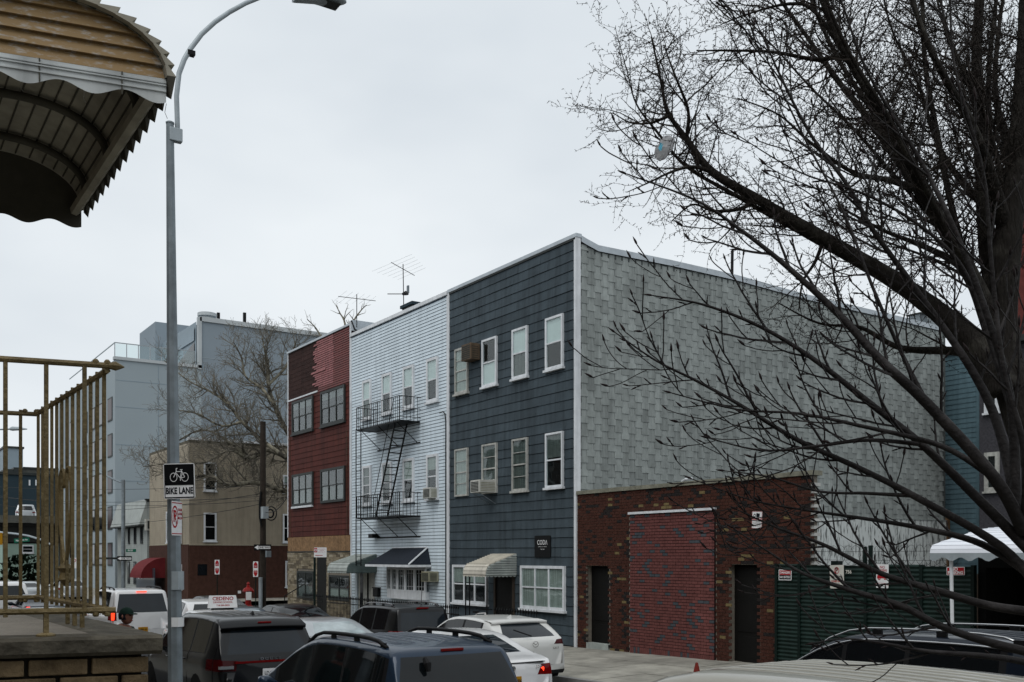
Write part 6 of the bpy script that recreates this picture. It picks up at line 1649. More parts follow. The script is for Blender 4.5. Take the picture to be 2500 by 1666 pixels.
for p in (.42, .56, .70): baluster(0, p, .012, PZ_ + .002, zl + .02)
# heart scroll in the side
def scroll(p0, sgn):
    pts = []; zc = zr - .52; hh = .45
    for i in range(26):
        t_ = i / 25
        if t_ < .55: k = t_ / .55; pts.append(rp(.0, p0 + sgn * (.01 + .11 * math.sin(k * math.pi * .62)), zc - hh * .55 + hh * .85 * k))
        else:
            k = (t_ - .55) / .45; an = k * math.pi * 1.25; pts.append(rp(0, p0 + sgn * (.062 + .045 * math.cos(an)), zc + hh * .30 + .055 * math.sin(an) * (1 - .2 * k)))
    return pts
for sgn in (1, -1): MB().tube(scroll(.74, sgn), .0085, 5).build('scroll', 'rail_paint', ra, smooth=True)
q = rp(0, .74, zr - .80); MB().lathe([(.004, -.05), (.03, -.02), (.022, .01), (.034, .03), (.004, .06)], tuple(q), 8).build('rosette', 'rail_paint', ra)

# ================================================================== porch awning (barrel canopy)
A0 = at(403, 197, 4.0); aw = thing('porch_canopy', 'barrel shaped metal porch canopy with gold gable and scalloped white valance', 'canopy', (A0.x - 1, A0.y - .6, A0.z))
AR, BRZ, AL = .47, .262, 1.80
def cp(q, p, dz): return Vector((A0.x - E_.x * q - p, A0.y - E_.y * q, A0.z + dz))
def arcq(th, ex=0): return (AR - (AR + ex) * math.cos(th), (BRZ + ex) * math.sin(th))
NT = 28
# roof pans run along the barrel, each lapping the one below
NP = 20
def pan_mesh(i, lo, hi, p0, p1, nm, mt):
    ta, tb = math.pi * i / NP, math.pi * (i + 1) / NP
    if i >= NP // 2: ta, tb = tb, ta            # lower edge first, on either side of the crown
    (qa, za), (qb, zb) = arcq(ta, hi), arcq(tb, lo); (qc, zc), (qd, zd) = arcq(ta, -.004), arcq(tb, lo - .010)
    MB().add([cp(qa, p0, za), cp(qb, p0, zb), cp(qd, p0, zd), cp(qc, p0, zc), cp(qa, p1, za), cp(qb, p1, zb), cp(qd, p1, zd), cp(qc, p1, zc)],
             [(0, 1, 2, 3), (7, 6, 5, 4), (0, 4, 5, 1), (1, 5, 6, 2), (2, 6, 7, 3), (3, 7, 4, 0)]).build(nm, mt, aw)
for i in range(NP): pan_mesh(i, .004, .030, -.05, AL, 'roof_pan', 'vault')
for i in range(1, NP):
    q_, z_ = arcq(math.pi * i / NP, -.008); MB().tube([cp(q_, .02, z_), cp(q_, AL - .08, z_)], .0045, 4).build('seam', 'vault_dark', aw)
NTT = 14; pw = AL / NTT
for i in range(NTT):                            # saw-toothed drip edge under the eave
    p0, p1 = i * pw - .05, (i + 1) * pw - .05; q1 = arcq(0, .028)[0]
    MB().add([cp(q1, p0, .0), cp(q1 + .03, p0, -.0), cp(q1 + .012, p0 + .02, -.085), cp(q1 + .016, p1, -.025), cp(q1 + .012, p1, .0)], [(0, 1, 2), (0, 2, 3, 4), (1, 4, 3, 2)]).build('drip_tooth', 'vault_dark', aw)
# eave beam and ribs inside
MB().tube([cp(.035, .02, -.03), cp(.035, AL - .08, -.03)], .028, 6).build('eave_beam', 'vault', aw); MB().tube([cp(2 * AR - .035, .02, -.03), cp(2 * AR - .035, AL - .08, -.03)], .028, 6).build('eave_beam', 'vault', aw)
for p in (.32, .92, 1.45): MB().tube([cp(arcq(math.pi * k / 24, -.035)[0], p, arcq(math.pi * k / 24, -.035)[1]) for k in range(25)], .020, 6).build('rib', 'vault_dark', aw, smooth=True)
# gable slats, clipped by the arch
NSL = 5; hs_ = BRZ / NSL
def qedge(dz): return AR - AR * math.sqrt(max(0, 1 - (dz / BRZ) ** 2))
for i in range(NSL):
    z0, z1 = i * hs_, min((i + 1) * hs_, BRZ - .004); mb = MB(); n = 3; vs = []
    for k in range(n + 1):
        zz = z0 + (z1 - z0) * k / n; e = qedge(zz) + .004; pr_ = -.016 + .016 * k / n
        vs += [cp(e, pr_, zz), cp(2 * AR - e, pr_, zz)]
    fs = [(2 * k, 2 * k + 2, 2 * k + 3, 2 * k + 1) for k in range(n)]
    vs += [cp(qedge(z0) + .004, .008, z0), cp(2 * AR - qedge(z0) - .004, .008, z0)]; fs.append((0, 1, 2 * n + 3, 2 * n + 2))
    mb.add(vs, fs).build('gable_slat', 'gold_worn', aw)
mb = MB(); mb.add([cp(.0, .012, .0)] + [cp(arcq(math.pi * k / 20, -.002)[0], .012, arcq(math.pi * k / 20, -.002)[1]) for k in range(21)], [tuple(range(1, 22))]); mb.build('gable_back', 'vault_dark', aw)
MB().tube([cp(arcq(math.pi * k / 40, .004)[0], -.016, arcq(math.pi * k / 40, .004)[1]) for k in range(41)], .011, 6).build('gable_trim', 'pan_edge', aw)
def valance(p, mt, h0, amp, nm, top=.0, wl=.235):
    mb = MB(); n = 90
    for i in range(n):
        a, c = 2 * AR * i / n, 2 * AR * (i + 1) / n; f_ = lambda q: -h0 - amp * math.cos((q - .035) / wl * 2 * math.pi)
        mb.quad(cp(c, p, f_(c)), cp(a, p, f_(a)), cp(a, p, top), cp(c, p, top))
    return mb.build(nm, mt, aw)
valance(-.016, 'valance', .085, .017, 'valance', -.001)
for dz in (-.018, -.028, -.052): MB().tube([cp(.0, -.019, dz), cp(2 * AR, -.019, dz)], .0035, 4).build('valance_bead', 'valance', aw)
for q in (.165, .46): MB().bar(cp(q, -.019, -.0), cp(q, -.019, -.09), .003, 4).build('valance_joint', 'vault_dark', aw)
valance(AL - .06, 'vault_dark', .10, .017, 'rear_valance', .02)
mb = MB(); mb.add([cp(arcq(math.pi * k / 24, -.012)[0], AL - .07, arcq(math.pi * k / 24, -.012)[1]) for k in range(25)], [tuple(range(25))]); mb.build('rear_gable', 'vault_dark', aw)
for q, h_ in ((.0, .06), (.30, .05), (.52, .04)): MB().tube([cp(q, -.02, -.1), cp(q + .006, -.02, -.1 - h_ * .6), cp(q - .004, -.02, -.1 - h_)], .0012, 3).build('loose_thread', 'vault_dark', aw)
MB().bar(cp(2 * AR - .06, AL - .1, -.03), cp(2 * AR - .06, AL - .1, PZ_ - A0.z), .03, 8).build('post', 'rail_paint', aw)
MB().bar(cp(.9, .1, -.03), cp(.9, .1, PZ_ - A0.z), .03, 8).build('post', 'rail_paint', aw)

# ================================================================== man in a green cap
pu = at(296, HV, 14.8); hz = at(296, 1481, 14.8).z; base = zg(pu.x) + .16; Hh = hz - base
pm = thing('person', 'man in dark green cap and jacket looking right behind the porch wall', 'person', (pu.x, pu.y, base))
FW = Vector((CR[0], CR[1], 0)) * .93 + Vector((CF[0], CF[1], 0)) * -.25; FW.normalize(); SD = Vector((-FW.y, FW.x, 0))
def bp_(f_, s_, z_): return Vector((pu.x, pu.y, base)) + FW * f_ + SD * s_ + Vector((0, 0, z_ * Hh))
def skin(nm, vs, es, rs, mt, parent, root=0):
    me = bpy.data.meshes.new(nm); me.from_pydata([tuple(v_) for v_ in vs], es, []); me.materials.append(MT[mt]); o = bpy.data.objects.new(nm, me); COL.objects.link(o)
    md = o.modifiers.new('skin', 'SKIN'); 
    if not me.skin_vertices:
        bm = bmesh.new(); bm.from_mesh(me); bm.verts.layers.skin.verify(); bm.to_mesh(me); bm.free()
    for i, r_ in enumerate(rs): me.skin_vertices[0].data[i].radius = (r_, r_)
    me.skin_vertices[0].data[root].use_root = True; md.use_smooth_shade = True
    sd = o.modifiers.new('sub', 'SUBSURF'); sd.levels = 1; sd.render_levels = 1; par(o, parent); return o
vs = [bp_(0, 0, .52), bp_(0, 0, .62), bp_(0.01, 0, .74), bp_(.03, 0, .815), bp_(.06, 0, .86), bp_(.02, .19, .80), bp_(.0, .24, .65), bp_(.12, .22, .50), bp_(.02, -.19, .80), bp_(.0, -.24, .65), bp_(.12, -.22, .50), bp_(.0, .1, .47), bp_(.03, .11, .27), bp_(-.03, .12, .05), bp_(.0, -.1, .47), bp_(.03, -.11, .27), bp_(-.03, -.12, .05), bp_(.1, .13, .02), bp_(.1, -.13, .02)]
es = [(0, 1), (1, 2), (2, 3), (3, 4), (3, 5), (5, 6), (6, 7), (3, 8), (8, 9), (9, 10), (0, 11), (11, 12), (12, 13), (0, 14), (14, 15), (15, 16), (13, 17), (16, 18)]
rs = [.15, .15, .17, .11, .06, .075, .06, .045, .075, .06, .045, .1, .07, .05, .1, .07, .05, .04, .04]
body = skin('body', vs, es, rs, 'skin', pm)
jv = [v_.copy() for v_ in vs[:4]] + [vs[5], vs[6], vs[7] * .9 + vs[6] * .1, vs[8], vs[9], vs[10] * .9 + vs[9] * .1, bp_(.05, 0, .845)]
skin('jacket', jv, [(0, 1), (1, 2), (2, 3), (3, 4), (4, 5), (5, 6), (3, 7), (7, 8), (8, 9), (3, 10)], [.19, .19, .205, .15, .10, .08, .065, .10, .08, .065, .085], 'jacket', pm)
skin('trousers', [vs[0], vs[11], vs[12], vs[13], vs[14], vs[15], vs[16]], [(0, 1), (1, 2), (2, 3), (0, 4), (4, 5), (5, 6)], [.165, .115, .085, .07, .115, .085, .07], 'trousers', pm)
hc = bp_(.09, 0, .925)
mb = MB(); n, m_ = 14, 18; vs2 = []; fs2 = []
for i in range(n + 1):
    ph = math.pi * i / n
    for k in range(m_):
        th = 2 * math.pi * k / m_; x_, y_, z_ = math.sin(ph) * math.cos(th), math.sin(ph) * math.sin(th), math.cos(ph)
        fx_ = x_ * .098; 
        if x_ > 0 and abs(y_) < .35: fx_ += .028 * max(0, 1 - abs(y_) / .25) * max(0, 1 - abs(z_ + .12) / .3) - .012 * max(0, 1 - abs(z_ - .12) / .15)
        if z_ < -.5 and x_ > 0: fx_ += .014
        vs2.append(hc + FW * fx_ + SD * y_ * .078 * (1 - .18 * max(0, -z_)) + Vector((0, 0, z_ * .122)))
for i in range(n):
    for k in range(m_): fs2.append((i * m_ + k, (i + 1) * m_ + k, (i + 1) * m_ + (k + 1) % m_, i * m_ + (k + 1) % m_))
mb.add(vs2, fs2).build('head', 'skin', pm, smooth=True)
for s_ in (1, -1): mb = MB(); c0 = hc + SD * .08 * s_ + FW * -.005 + Vector((0, 0, -.005)); mb.tube([c0 + Vector((0, 0, -.03)), c0 + SD * .012 * s_, c0 + Vector((0, 0, .03))], [.008, .018, .01], 6); mb.build('ear', 'skin', pm, smooth=True)
for s_ in (1, -1): c0 = hc + SD * .032 * s_ + FW * .086 + Vector((0, 0, .012)); MB().lathe([(.002, -.008), (.011, -.004), (.011, .004), (.002, .008)], tuple(c0), 8).build('eye', 'ink', pm)
mb = MB(); mb.tube([hc + FW * .088 + SD * .03 + Vector((0, 0, -.062)), hc + FW * .1 + Vector((0, 0, -.06)), hc + FW * .088 - SD * .03 + Vector((0, 0, -.062))], .006, 5); mb.build('mouth', 'callbox_red', pm)
mb = MB(); vs2 = []; fs2 = []; n = 6
for i in range(n + 1):
    ph = math.pi / 2 * i / n
    for k in range(m_):
        th = 2 * math.pi * k / m_; vs2.append(hc + FW * math.sin(ph) * math.cos(th) * .108 + SD * math.sin(ph) * math.sin(th) * .092 + Vector((0, 0, .035 + math.cos(ph) * .098)))
for i in range(n):
    for k in range(m_): fs2.append((i * m_ + k, (i + 1) * m_ + k, (i + 1) * m_ + (k + 1) % m_, i * m_ + (k + 1) % m_))
cap = mb.add(vs2, fs2).build('cap', 'cap_green', pm, smooth=True)
mb = MB(); vs2 = [hc + FW * (.09 + .08 * math.cos(a * math.pi / 10 - math.pi / 2)) + SD * .085 * math.sin(a * math.pi / 10 - math.pi / 2) + Vector((0, 0, .036 - .012 * math.cos(a * math.pi / 10 - math.pi / 2))) for a in range(11)]
mb.add(vs2 + [v_ + Vector((0, 0, .006)) for v_ in vs2], [tuple(range(11)), tuple(range(21, 10, -1))] + [(i, i + 1, i + 12, i + 11) for i in range(10)]).build('cap_brim', 'cap_green', cap)
mb = MB(); mb.lathe([(.087, -.05), (.093, -.02), (.095, .03), (.09, .05)], tuple(hc + FW * -.025), 14); mb.build('hair', 'ink', pm)

# small orange cone on the pavement
q = onZ(1700, 1632, .4) if False else at(1701, 1640, 21.6)
t = thing('traffic_cone', 'small worn red cone standing on the pavement before the brick wall', 'cone', (q.x, q.y, zg(q.x) + .2)); zz = zg(q.x) + .22
MB().box(q.x - .11, q.x + .11, q.y - .11, q.y + .11, zz, zz + .02).build('foot', 'cone', t); MB().lathe([(.085, 0.021), (.03, .26), (.012, .27)], (q.x, q.y, zz), 12).build('body', 'cone', t)
# ================================================================== bare trees
def catmull(P, per=6):
    out = []; n = len(P)
    for i in range(n - 1):
        p0, p1, p2, p3 = P[max(i - 1, 0)], P[i], P[i + 1], P[min(i + 2, n - 1)]
        for k in range(per):
            t = k / per
            out.append(tuple(.5 * ((2 * b) + (c - a) * t + (2 * a - 5 * b + 4 * c - d) * t * t + (3 * b - a - 3 * c + d) * t ** 3) for a, b, c, d in zip(p0, p1, p2, p3)))
    out.append(tuple(P[-1])); return out
def px_path(pts, per=6):                        # (u, v, depth, width in px) -> points, radii
    c = []
    for u, v, d, w in pts:
        p = at(u, v, d); c.append((p.x, p.y, p.z, w * d / FPX / 2))
    c = catmull(c, per); return [Vector(q[:3]) for q in c], [max(.0008, q[3]) for q in c]
def rvec(r): 
    while True:
        v = Vector((r.uniform(-1, 1), r.uniform(-1, 1), r.uniform(-1, 1)))
        if .1 < v.length < 1: return v.normalized()
def twig(r, start, d, length, n, wig, up):
    p = start.copy(); pts = [p.copy()]; d = d.normalized()
    for i in range(n):
        d = (d + rvec(r) * wig + Vector((0, 0, up))).normalized(); p = p + d * (length / n); pts.append(p.copy())
    return pts
def side_dir(r, tan, ang, pref=None):
    a = rvec(r); a = (a - tan * a.dot(tan)).normalized()
    if pref is not None: a = (a + pref).normalized(); a = (a - tan * a.dot(tan)).normalized()
    return (tan * math.cos(ang) + a * math.sin(ang)).normalized()
VIEW = Vector((CF[0], CF[1], 0))
def flatten(r, d, k):                            # keep growth mostly across the view, as seen in a street tree's outer crown
    return (d - VIEW * d.dot(VIEW) * k).normalized()

# ---- big tree on the near kerb (short spurs along the twigs)
r = random.Random(11)
bt = thing('bare_tree', 'big bare street tree with heavy dark limbs and spurred twigs at right', 'tree', tuple(Vector((at(2500, HV, 3.9).x, at(2500, HV, 3.9).y, zg(-2)))), 'bare trees')
D0 = 3.9
limbs = [
 [(2760, 2300, 3.7, 210), (2690, 1700, 3.75, 175), (2590, 1250, 3.8, 150), (2490, 1000, 3.85, 125), (2450, 830, 3.9, 100), (2455, 640, 3.9, 95), (2480, 420, 3.9, 75), (2500, 180, 3.9, 60), (2510, -80, 3.9, 45)],
 [(2450, 960, 3.85, 110), (2400, 860, 3.88, 84), (2306, 775, 3.95, 62), (2194, 690, 4.0, 50), (2016, 585, 4.1, 40), (1926, 533, 4.15, 34), (1850, 487, 4.2, 29), (1739, 420, 4.25, 24), (1676, 340, 4.3, 18), (1630, 272, 4.3, 12), (1612, 190, 4.3, 8), (1590, 90, 4.3, 4)],
 [(2435, 830, 3.9, 80), (2385, 700, 3.85, 58), (2306, 560, 3.8, 46), (2258, 468, 3.75, 42), (2205, 370, 3.7, 38), (2150, 268, 3.7, 34), (2074, 147, 3.7, 30), (2020, 30, 3.7, 26), (1995, -60, 3.7, 22)],
 [(2445, 780, 3.9, 75), (2415, 660, 4.0, 55), (2400, 490, 4.05, 46), (2391, 312, 4.1, 40), (2384, 134, 4.1, 34), (2398, -60, 4.1, 28)],
 [(2300, 560, 3.8, 30), (2210, 420, 3.9, 26), (2120, 290, 4.0, 20), (2040, 190, 4.05, 16), (1970, 90, 4.1, 12), (1905, 0, 4.1, 9), (1880, -50, 4.1, 7)],
 [(2455, 560, 3.9, 50), (2420, 430, 3.8, 34), (2370, 300, 3.7, 26), (2290, 160, 3.6, 20), (2240, 40, 3.6, 15), (2215, -60, 3.6, 12)],
 [(2140, 260, 3.7, 20), (2070, 148, 3.8, 15), (1990, 146, 3.85, 11), (1890, 128, 3.9, 8), (1800, 124, 3.9, 6), (1700, 124, 3.9, 3)],
 [(1740, 420, 4.25, 14), (1690, 408, 4.25, 9), (1640, 420, 4.25, 7), (1580, 448, 4.25, 4), (1530, 470, 4.25, 2)],
 [(1850, 490, 4.2, 12), (1800, 512, 4.2, 9), (1740, 515, 4.2, 7), (1690, 500, 4.2, 5), (1640, 540, 4.2, 3)],
 [(1640, 280, 4.3, 10), (1590, 300, 4.3, 6), (1540, 300, 4.3, 4), (1495, 275, 4.3, 2)],
 [(1676, 340, 4.3, 11), (1680, 270, 4.25, 8), (1650, 190, 4.2, 6), (1620, 110, 4.2, 3)],
 [(2380, 690, 3.9, 26), (2330, 640, 4.2, 20), (2250, 600, 4.4, 14), (2150, 560, 4.5, 9), (2040, 500, 4.6, 5)],
 [(2260, 470, 3.75, 22), (2170, 440, 3.9, 15), (2080, 420, 4.1, 11), (1980, 350, 4.2, 8), (1900, 280, 4.3, 5), (1800, 240, 4.3, 3)],
 [(2400, 500, 4.05, 22), (2330, 420, 4.2, 15), (2280, 330, 4.3, 11), (2240, 200, 4.4, 8), (2180, 80, 4.4, 5), (2150, -40, 4.4, 4)],
 [(2490, 480, 3.9, 30), (2460, 360, 4.2, 22), (2430, 220, 4.3, 15), (2440, 60, 4.4, 10), (2460, -60, 4.4, 8)],
 [(2080, 160, 3.7, 14), (1990, 30, 3.75, 10), (1930, 10, 3.8, 8), (1840, 30, 3.8, 5), (1760, 60, 3.8, 3)],
 [(2010, 590, 4.1, 12), (1990, 640, 4.1, 9), (1960, 690, 4.1, 6), (1950, 760, 4.1, 3)],
 [(2440, 900, 3.9, 40), (2350, 860, 4.1, 26), (2200, 850, 4.3, 16), (2100, 800, 4.4, 10), (2000, 790, 4.4, 6), (1900, 740, 4.5, 3)],
]
_rx = random.Random(3)
for k in (1, 2, 3, 4, 5, 11, 12, 13, 14, 2, 3, 5, 13, 14):   # lesser limbs filling the crown
    du, dv, dd = _rx.uniform(-150, 110), _rx.uniform(-120, 60), _rx.uniform(-.3, .9); n_ = len(limbs[k]) - 1
    limbs.append([(u + du * (j / n_) ** .7, v + dv * (j / n_), d_ + dd * j / n_, w_ * .36) for j, (u, v, d_, w_) in enumerate(limbs[k])])
tw = MB()
def spurs(mb, pts, sp, ln, rad):
    acc = 0
    for a, b in zip(pts, pts[1:]):
        d = b - a; L = d.length
        if L < 1e-6: continue
        t = d / L; s = sp - acc
        while s < L:
            q = a + t * s; n_ = side_dir(r, t, 1.1); e = q + n_ * ln * r.uniform(.6, 1.5)
            mb.tube([q, e], [rad, rad * .55], 3, False); s += sp * r.uniform(.7, 1.3)
        acc = (acc + L) % sp
def grow_gink(pts, rad, lv):
    n = len(pts); total = sum((b - a).length for a, b in zip(pts, pts[1:]))
    step = (.046, .050, .052)[lv]; cnt = int(total / step)
    for i in range(cnt):
        t = (.12 + .88 * (i + r.random()) / cnt) if lv else (.16 + .84 * (i + r.random()) / cnt)
        x = t * (n - 1); k = min(int(x), n - 2); p = pts[k].lerp(pts[k + 1], x - k); tan = (pts[k + 1] - pts[k]).normalized()
        rr = rad[k]
        d = flatten(r, side_dir(r, tan, r.uniform(.6, 1.35)), .55)
        if lv == 0:
            L = r.uniform(.15, .43) * (1 - .55 * t); r0 = min(rr * .6, r.uniform(.0025, .005))
        elif lv == 1: L = r.uniform(.08, .24) * (1 - .3 * t); r0 = min(rr * .7, .0021)
        else: L = r.uniform(.03, .10); r0 = .0013
        q = twig(r, p, d, L, 6 if lv < 2 else 4, .22, (.05, .03, .0)[lv]); m = len(q)
        ra_ = [r0 * (1 - .65 * j / (m - 1)) for j in range(m)]
        tw.tube(q, ra_, 4 if lv == 0 else 3, False)
        spurs(tw, q, .022 if lv else .028, .010, .0018)
        if lv < 2: grow_gink(q, ra_, lv + 1)
for i, pts in enumerate(limbs):
    ks = .72 if i in (0, 2, 3) else .82 if i < 6 else .95
    pts = [(u, v, d_, w_ * ks) for u, v, d_, w_ in pts]
    P, R_ = px_path(pts)
    # knobbly bark outline
    R2 = [w_ * (1 + .10 * mnoise.noise((j * .7, i * 3.1, 0))) for j, w_ in enumerate(R_)]
    MB().tube(P, R2, 10 if i < 6 else 7).build('trunk' if i == 0 else 'limb', 'bark_ginkgo', bt, smooth=True)
    P0 = [p for p, w_ in zip(P, R_)] if i else P[18:]
    R0 = R_ if i else R_[18:]
    k0 = next((k for k, p in enumerate(P0) if p.z > 3.9 or (i in (7, 8, 16, 17))), 0)
    if len(P0) - k0 > 4: grow_gink(P0[k0:], R0[k0:], 0)
    spurs(tw, P0, .03, .014, .002)
stuff(tw.build('twigs', 'bark_twig', bt))

# ---- young tree in front, smooth shoots with pointed buds
r = random.Random(5)
mg = thing('bare_sapling', 'slender bare tree with long smooth shoots and pointed buds, nearest at right', 'tree', tuple(Vector((at(2640, HV, 2.9).x, at(2640, HV, 2.9).y, zg(-1)))), 'bare trees')
B = (2560, 1700, 2.9)
shoots = [
 [(2620, 2600, 2.9, 70), (2600, 2000, 2.9, 62), (2590, 1700, 2.9, 52), (2560, 1450, 2.9, 38), (2510, 1300, 2.9, 30)],
 [(2545, 1450, 2.9, 26), (2444, 1335, 2.95, 22), (2231, 1211, 3.0, 17), (2090, 1140, 3.05, 14), (1944, 1073, 3.1, 12), (1800, 985, 3.15, 9), (1700, 930, 3.2, 7), (1600, 880, 3.2, 5), (1503, 813, 3.2, 3)],
 [(2520, 1350, 2.9, 30), (2400, 1230, 2.95, 24), (2250, 1085, 3.0, 19), (2130, 990, 3.05, 16), (1990, 880, 3.1, 12), (1860, 800, 3.15, 9), (1720, 745, 3.2, 6), (1594, 722, 3.2, 3)],
 [(2500, 1300, 2.9, 34), (2430, 1170, 2.85, 30), (2263, 985, 2.85, 26), (2150, 880, 2.85, 22), (2050, 770, 2.9, 18), (1920, 650, 2.95, 13), (1806, 560, 3.0, 9), (1700, 490, 3.0, 6), (1530, 425, 3.0, 3)],
 [(2490, 1270, 2.9, 30), (2440, 1050, 3.0, 24), (2370, 900, 3.05, 20), (2231, 700, 3.1, 15), (2130, 560, 3.1, 12), (2072, 457, 3.15, 10), (1980, 330, 3.2, 8), (1912, 200, 3.2, 6), (1849, 60, 3.2, 3)],
 [(2570, 1500, 2.9, 26), (2420, 1480, 2.95, 21), (2280, 1440, 3.0, 18), (2150, 1400, 3.1, 13), (2010, 1330, 3.15, 9), (1900, 1290, 3.2, 6), (1800, 1245, 3.2, 3)],
 [(2590, 1610, 2.9, 26), (2420, 1570, 2.95, 21), (2300, 1530, 2.95, 18), (2200, 1480, 3.0, 17), (2072, 1440, 3.05, 12), (1960, 1400, 3.1, 8), (1880, 1350, 3.1, 5), (1790, 1290, 3.1, 3)],
 [(2540, 1420, 2.9, 26), (2400, 1330, 3.0, 18), (2250, 1290, 3.1, 13), (2100, 1265, 3.1, 9), (1960, 1245, 3.2, 6), (1830, 1220, 3.2, 4), (1690, 1170, 3.2, 2.5)],
 [(2480, 1260, 2.9, 28), (2470, 1000, 2.9, 22), (2420, 800, 2.9, 17), (2330, 560, 2.95, 13), (2240, 380, 3.0, 10), (2120, 180, 3.0, 7), (2060, 20, 3.0, 5), (2030, -60, 3.0, 4)],
 [(2430, 1170, 2.85, 18), (2300, 1090, 2.95, 14), (2100, 1040, 3.0, 10), (1950, 1010, 3.05, 7), (1800, 1000, 3.1, 5), (1640, 960, 3.1, 3)],
 [(2263, 985, 2.85, 13), (2200, 860, 2.9, 10), (2130, 700, 2.9, 8), (2060, 520, 2.95, 6), (1960, 330, 3.0, 5), (1870, 140, 3.0, 3), (1820, 40, 3.0, 2)],
 [(2250, 1085, 3.0, 12), (2120, 1075, 3.0, 9), (1990, 1090, 3.05, 7), (1860, 1100, 3.1, 5), (1730, 1070, 3.1, 3)],
 [(2600, 1640, 2.9, 22), (2480, 1612, 2.85, 17), (2380, 1600, 2.8, 14), (2260, 1590, 2.8, 10), (2150, 1570, 2.8, 7), (2060, 1560, 2.8, 4), (1990, 1570, 2.8, 2.5)],
 [(2231, 1211, 3.0, 11), (2120, 1205, 3.05, 8), (2000, 1200, 3.1, 6), (1880, 1165, 3.1, 4), (1770, 1150, 3.1, 2.5)],
 [(2470, 1000, 2.9, 18), (2400, 780, 3.0, 14), (2340, 640, 3.0, 10), (2230, 540, 3.05, 8), (2100, 470, 3.1, 6), (1950, 420, 3.1, 4), (1800, 330, 3.1, 2.5)],
 [(2500, 1300, 2.9, 20), (2500, 1100, 2.8, 16), (2450, 900, 2.8, 12), (2420, 640, 2.8, 10), (2400, 420, 2.8, 8), (2330, 160, 2.8, 6), (2320, -40, 2.8, 4)],
]
sh_ = MB(); bd = MB()
def bud(p, d, L):
    d = d.normalized(); bd.tube([p, p + d * L * .3, p + d * L * .6, p + d * L], [.0012, L * .13, L * .11, .0006], 5)
def grow_mag(pts, rad, lv):
    n = len(pts); total = sum((b - a).length for a, b in zip(pts, pts[1:])); step = (.062, .050)[lv]; cnt = int(total / step); alt = 1
    for i in range(cnt):
        t = .12 + .86 * (i + r.random() * .6) / cnt; x = t * (n - 1); k = min(int(x), n - 2); p = pts[k].lerp(pts[k + 1], x - k); tan = (pts[k + 1] - pts[k]).normalized(); alt = -alt
        a = tan.cross(VIEW).normalized() * alt
        d = (tan * r.uniform(.75, 1.1) + a * r.uniform(.35, .8) + VIEW * r.uniform(-.35, .35)).normalized()
        if r.random() < (.72, .34)[lv]:
            L = r.uniform(.10, .34 if lv == 0 else .16) * (1.0 - .25 * t); r0 = min(rad[k] * .65, .0046 if lv == 0 else .0030)
            q = twig(r, p, d, L, 7, .10, .045); m = len(q); ra_ = [max(.0019, r0 * (1 - .5 * j / (m - 1))) for j in range(m)]
            sh_.tube(q, ra_, 4, False); bud(q[-1], q[-1] - q[-2] + Vector((0, 0, .01)), r.uniform(.022, .036))
            if lv == 0: grow_mag(q, ra_, 1)
        else:
            q = twig(r, p, d, .012, 2, .1, .1); sh_.tube(q, [.003, .0026, .0022], 4, False); bud(q[-1], q[-1] - p, r.uniform(.014, .026))
for i, pts in enumerate(shoots):
    P, R_ = px_path(pts); MB().tube(P, R_, 8).build('trunk' if i == 0 else 'shoot', 'bark_magnolia', mg, smooth=True)
    if i: grow_mag(P[5:], R_[5:], 0); bud(P[-1], P[-1] - P[-2], .03)
stuff(sh_.build('twigs', 'bark_magnolia', mg)); stuff(bd.build('buds', 'bud', mg, smooth=True))

# plastic bag caught in the big tree
c = at(1622, 362, 4.32); t = MB(); n, m_ = 8, 12; vs = []; fs = []
for i in range(n + 1):
    for k in range(m_):
        ph = math.pi * i / n; th = 2 * math.pi * k / m_; w_ = 1 + .35 * mnoise.noise((i * .9, math.cos(th) * 1.5, math.sin(th) * 1.5))
        l = Vector((math.sin(ph) * math.cos(th) * .045 * w_, math.sin(ph) * math.sin(th) * .05 * w_, math.cos(ph) * .042 * w_)); l = Vector((l.x * CR[0] + l.y * CF[0], l.x * CR[1] + l.y * CF[1], l.z + .5 * l.x)); vs.append(c + l)
for i in range(n):
    for k in range(m_): fs.append((i * m_ + k, (i + 1) * m_ + k, (i + 1) * m_ + (k + 1) % m_, i * m_ + (k + 1) % m_))
bag = thing('plastic_bag', 'pale plastic bag with a blue patch snagged in the big tree', 'bag', tuple(c)); t.add(vs, fs).build('bag_body', 'plastic_bag', bag)
q = at(1607, 362, 4.26); q2 = at(1616, 350, 4.26); q3 = at(1611, 370, 4.25); MB().add([q, q3, q2, q + (q2 - q) * .6 + Vector((0, 0, .012)), q + Vector((.004, .004, 0)), q3 + Vector((.004, .004, 0)), q2 + Vector((.004, .004, 0))], [(0, 1, 2), (0, 2, 3), (6, 5, 4)]).build('blue_print', 'plastic_blue', bag)

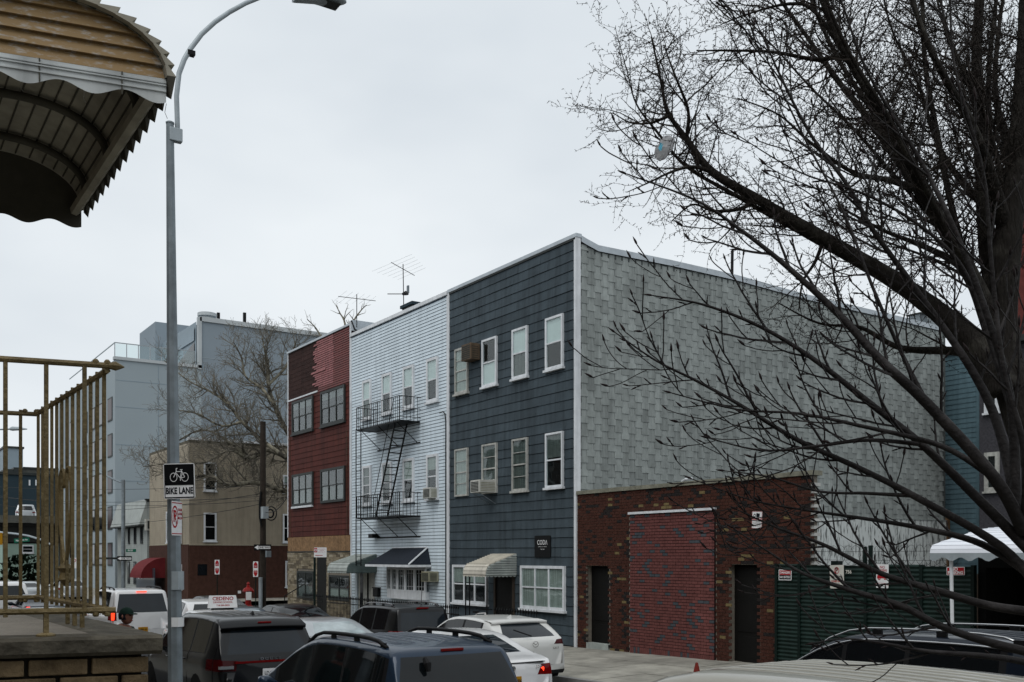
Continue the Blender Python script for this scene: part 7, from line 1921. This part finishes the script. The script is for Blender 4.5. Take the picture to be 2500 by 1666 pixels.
# ---- plane tree at the far corner
r = random.Random(21)
def plane_tree(label, limbs, lvl_len, dens, seed, grp='bare trees', twmat='plane_twig', lmat='bark_plane', start=(0, 0)):
    global r
    r = random.Random(seed); b0 = at(limbs[0][0][0], HV, limbs[0][0][2])
    t = thing('bare_tree', label, 'tree', (b0.x, b0.y, 0), grp); mb = MB()
    def grow(pts, rad, lv):
        n = len(pts); total = sum((b - a).length for a, b in zip(pts, pts[1:])); cnt = max(1, int(total / dens[lv]))
        for i in range(cnt):
            tt = .12 + .88 * (i + r.random()) / cnt; x = tt * (n - 1); k = min(int(x), n - 2); p = pts[k].lerp(pts[k + 1], x - k); tan = (pts[k + 1] - pts[k]).normalized()
            d = side_dir(r, tan, r.uniform(.5, 1.15)); L = lvl_len[lv] * r.uniform(.5, 1.25) * (1 - .4 * tt); r0 = min(rad[k] * .6, (.06, .035, .02)[lv])
            q = twig(r, p, d, L, (8, 6, 4)[lv], (.22, .30, .3)[lv], .05); m = len(q); ra_ = [max(.008, r0 * (1 - .7 * j / (m - 1))) for j in range(m)]
            mb.tube(q, ra_, (5, 4, 3)[lv], False)
            if lv < 2: grow(q, ra_, lv + 1)
    for i, pts in enumerate(limbs):
        P, R_ = px_path(pts, 5); MB().tube(P, R_, 8).build('trunk' if i == 0 else 'limb', lmat, t, smooth=True)
        if i: grow(P, R_, 0)
    stuff(mb.build('twigs', twmat, t))
d = 62
plane_tree('pale barked bare plane tree on the corner behind the red house', [
 [(790, 1500, d, 40), (780, 1350, d, 36), (760, 1220, d, 30), (740, 1150, d, 24), (725, 1080, d, 16)],
 [(760, 1230, d, 17), (715, 1205, d, 15), (680, 1195, d, 13), (620, 1178, d - 1, 12), (560, 1185, d - 2, 11), (520, 1165, d - 2, 8), (440, 1160, d - 2, 4), (370, 1150, d - 2, 2)],
 [(765, 1160, d, 16), (700, 1118, d, 12), (650, 1100, d, 10), (610, 1118, d - 1, 9), (560, 1080, d - 1, 6), (490, 1050, d - 1, 4), (400, 1100, d - 1, 2)],
 [(775, 1150, d + 1, 18), (705, 1060, d + 1, 13), (670, 990, d + 1, 11), (655, 940, d + 1, 9), (652, 890, d + 1, 6), (645, 850, d, 3), (640, 825, d, 2)],
 [(700, 1120, d - 1, 11), (640, 1075, d - 1, 9), (590, 1030, d - 1, 8), (560, 990, d - 1, 7), (520, 960, d - 1, 5), (460, 930, d, 3), (400, 880, d, 2)],
 [(670, 990, d, 8), (640, 950, d, 7), (600, 920, d, 5), (590, 875, d, 4), (570, 835, d, 2)],
 [(655, 940, d + 1, 8), (695, 900, d + 2, 6), (712, 865, d + 2, 4), (722, 835, d + 2, 2)],
 [(600, 1120, d - 1, 8), (560, 1100, d - 2, 6), (500, 1130, d - 2, 4), (430, 1130, d - 2, 3), (350, 1140, d - 2, 2)],
 [(590, 1030, d - 1, 6), (540, 1040, d - 2, 5), (480, 1010, d - 2, 4), (420, 1000, d - 2, 2)],
], (2.2, 1.2, .55), (.29, .21, .165), 21)
d = 70
plane_tree('distant bare tree top showing over the red roof', [
 [(850, 1400, d, 30), (850, 1000, d, 22), (848, 850, d, 12), (850, 800, d, 7)],
 [(850, 860, d, 8), (842, 790, d, 5), (830, 765, d, 3), (820, 745, d, 2)], [(850, 860, d, 8), (862, 790, d, 5), (880, 760, d, 3), (895, 745, d, 2)], [(848, 900, d, 8), (790, 830, d, 5), (770, 800, d, 3), (750, 780, d, 2)]], (1.1, .6, .3), (.5, .4, .3), 4)
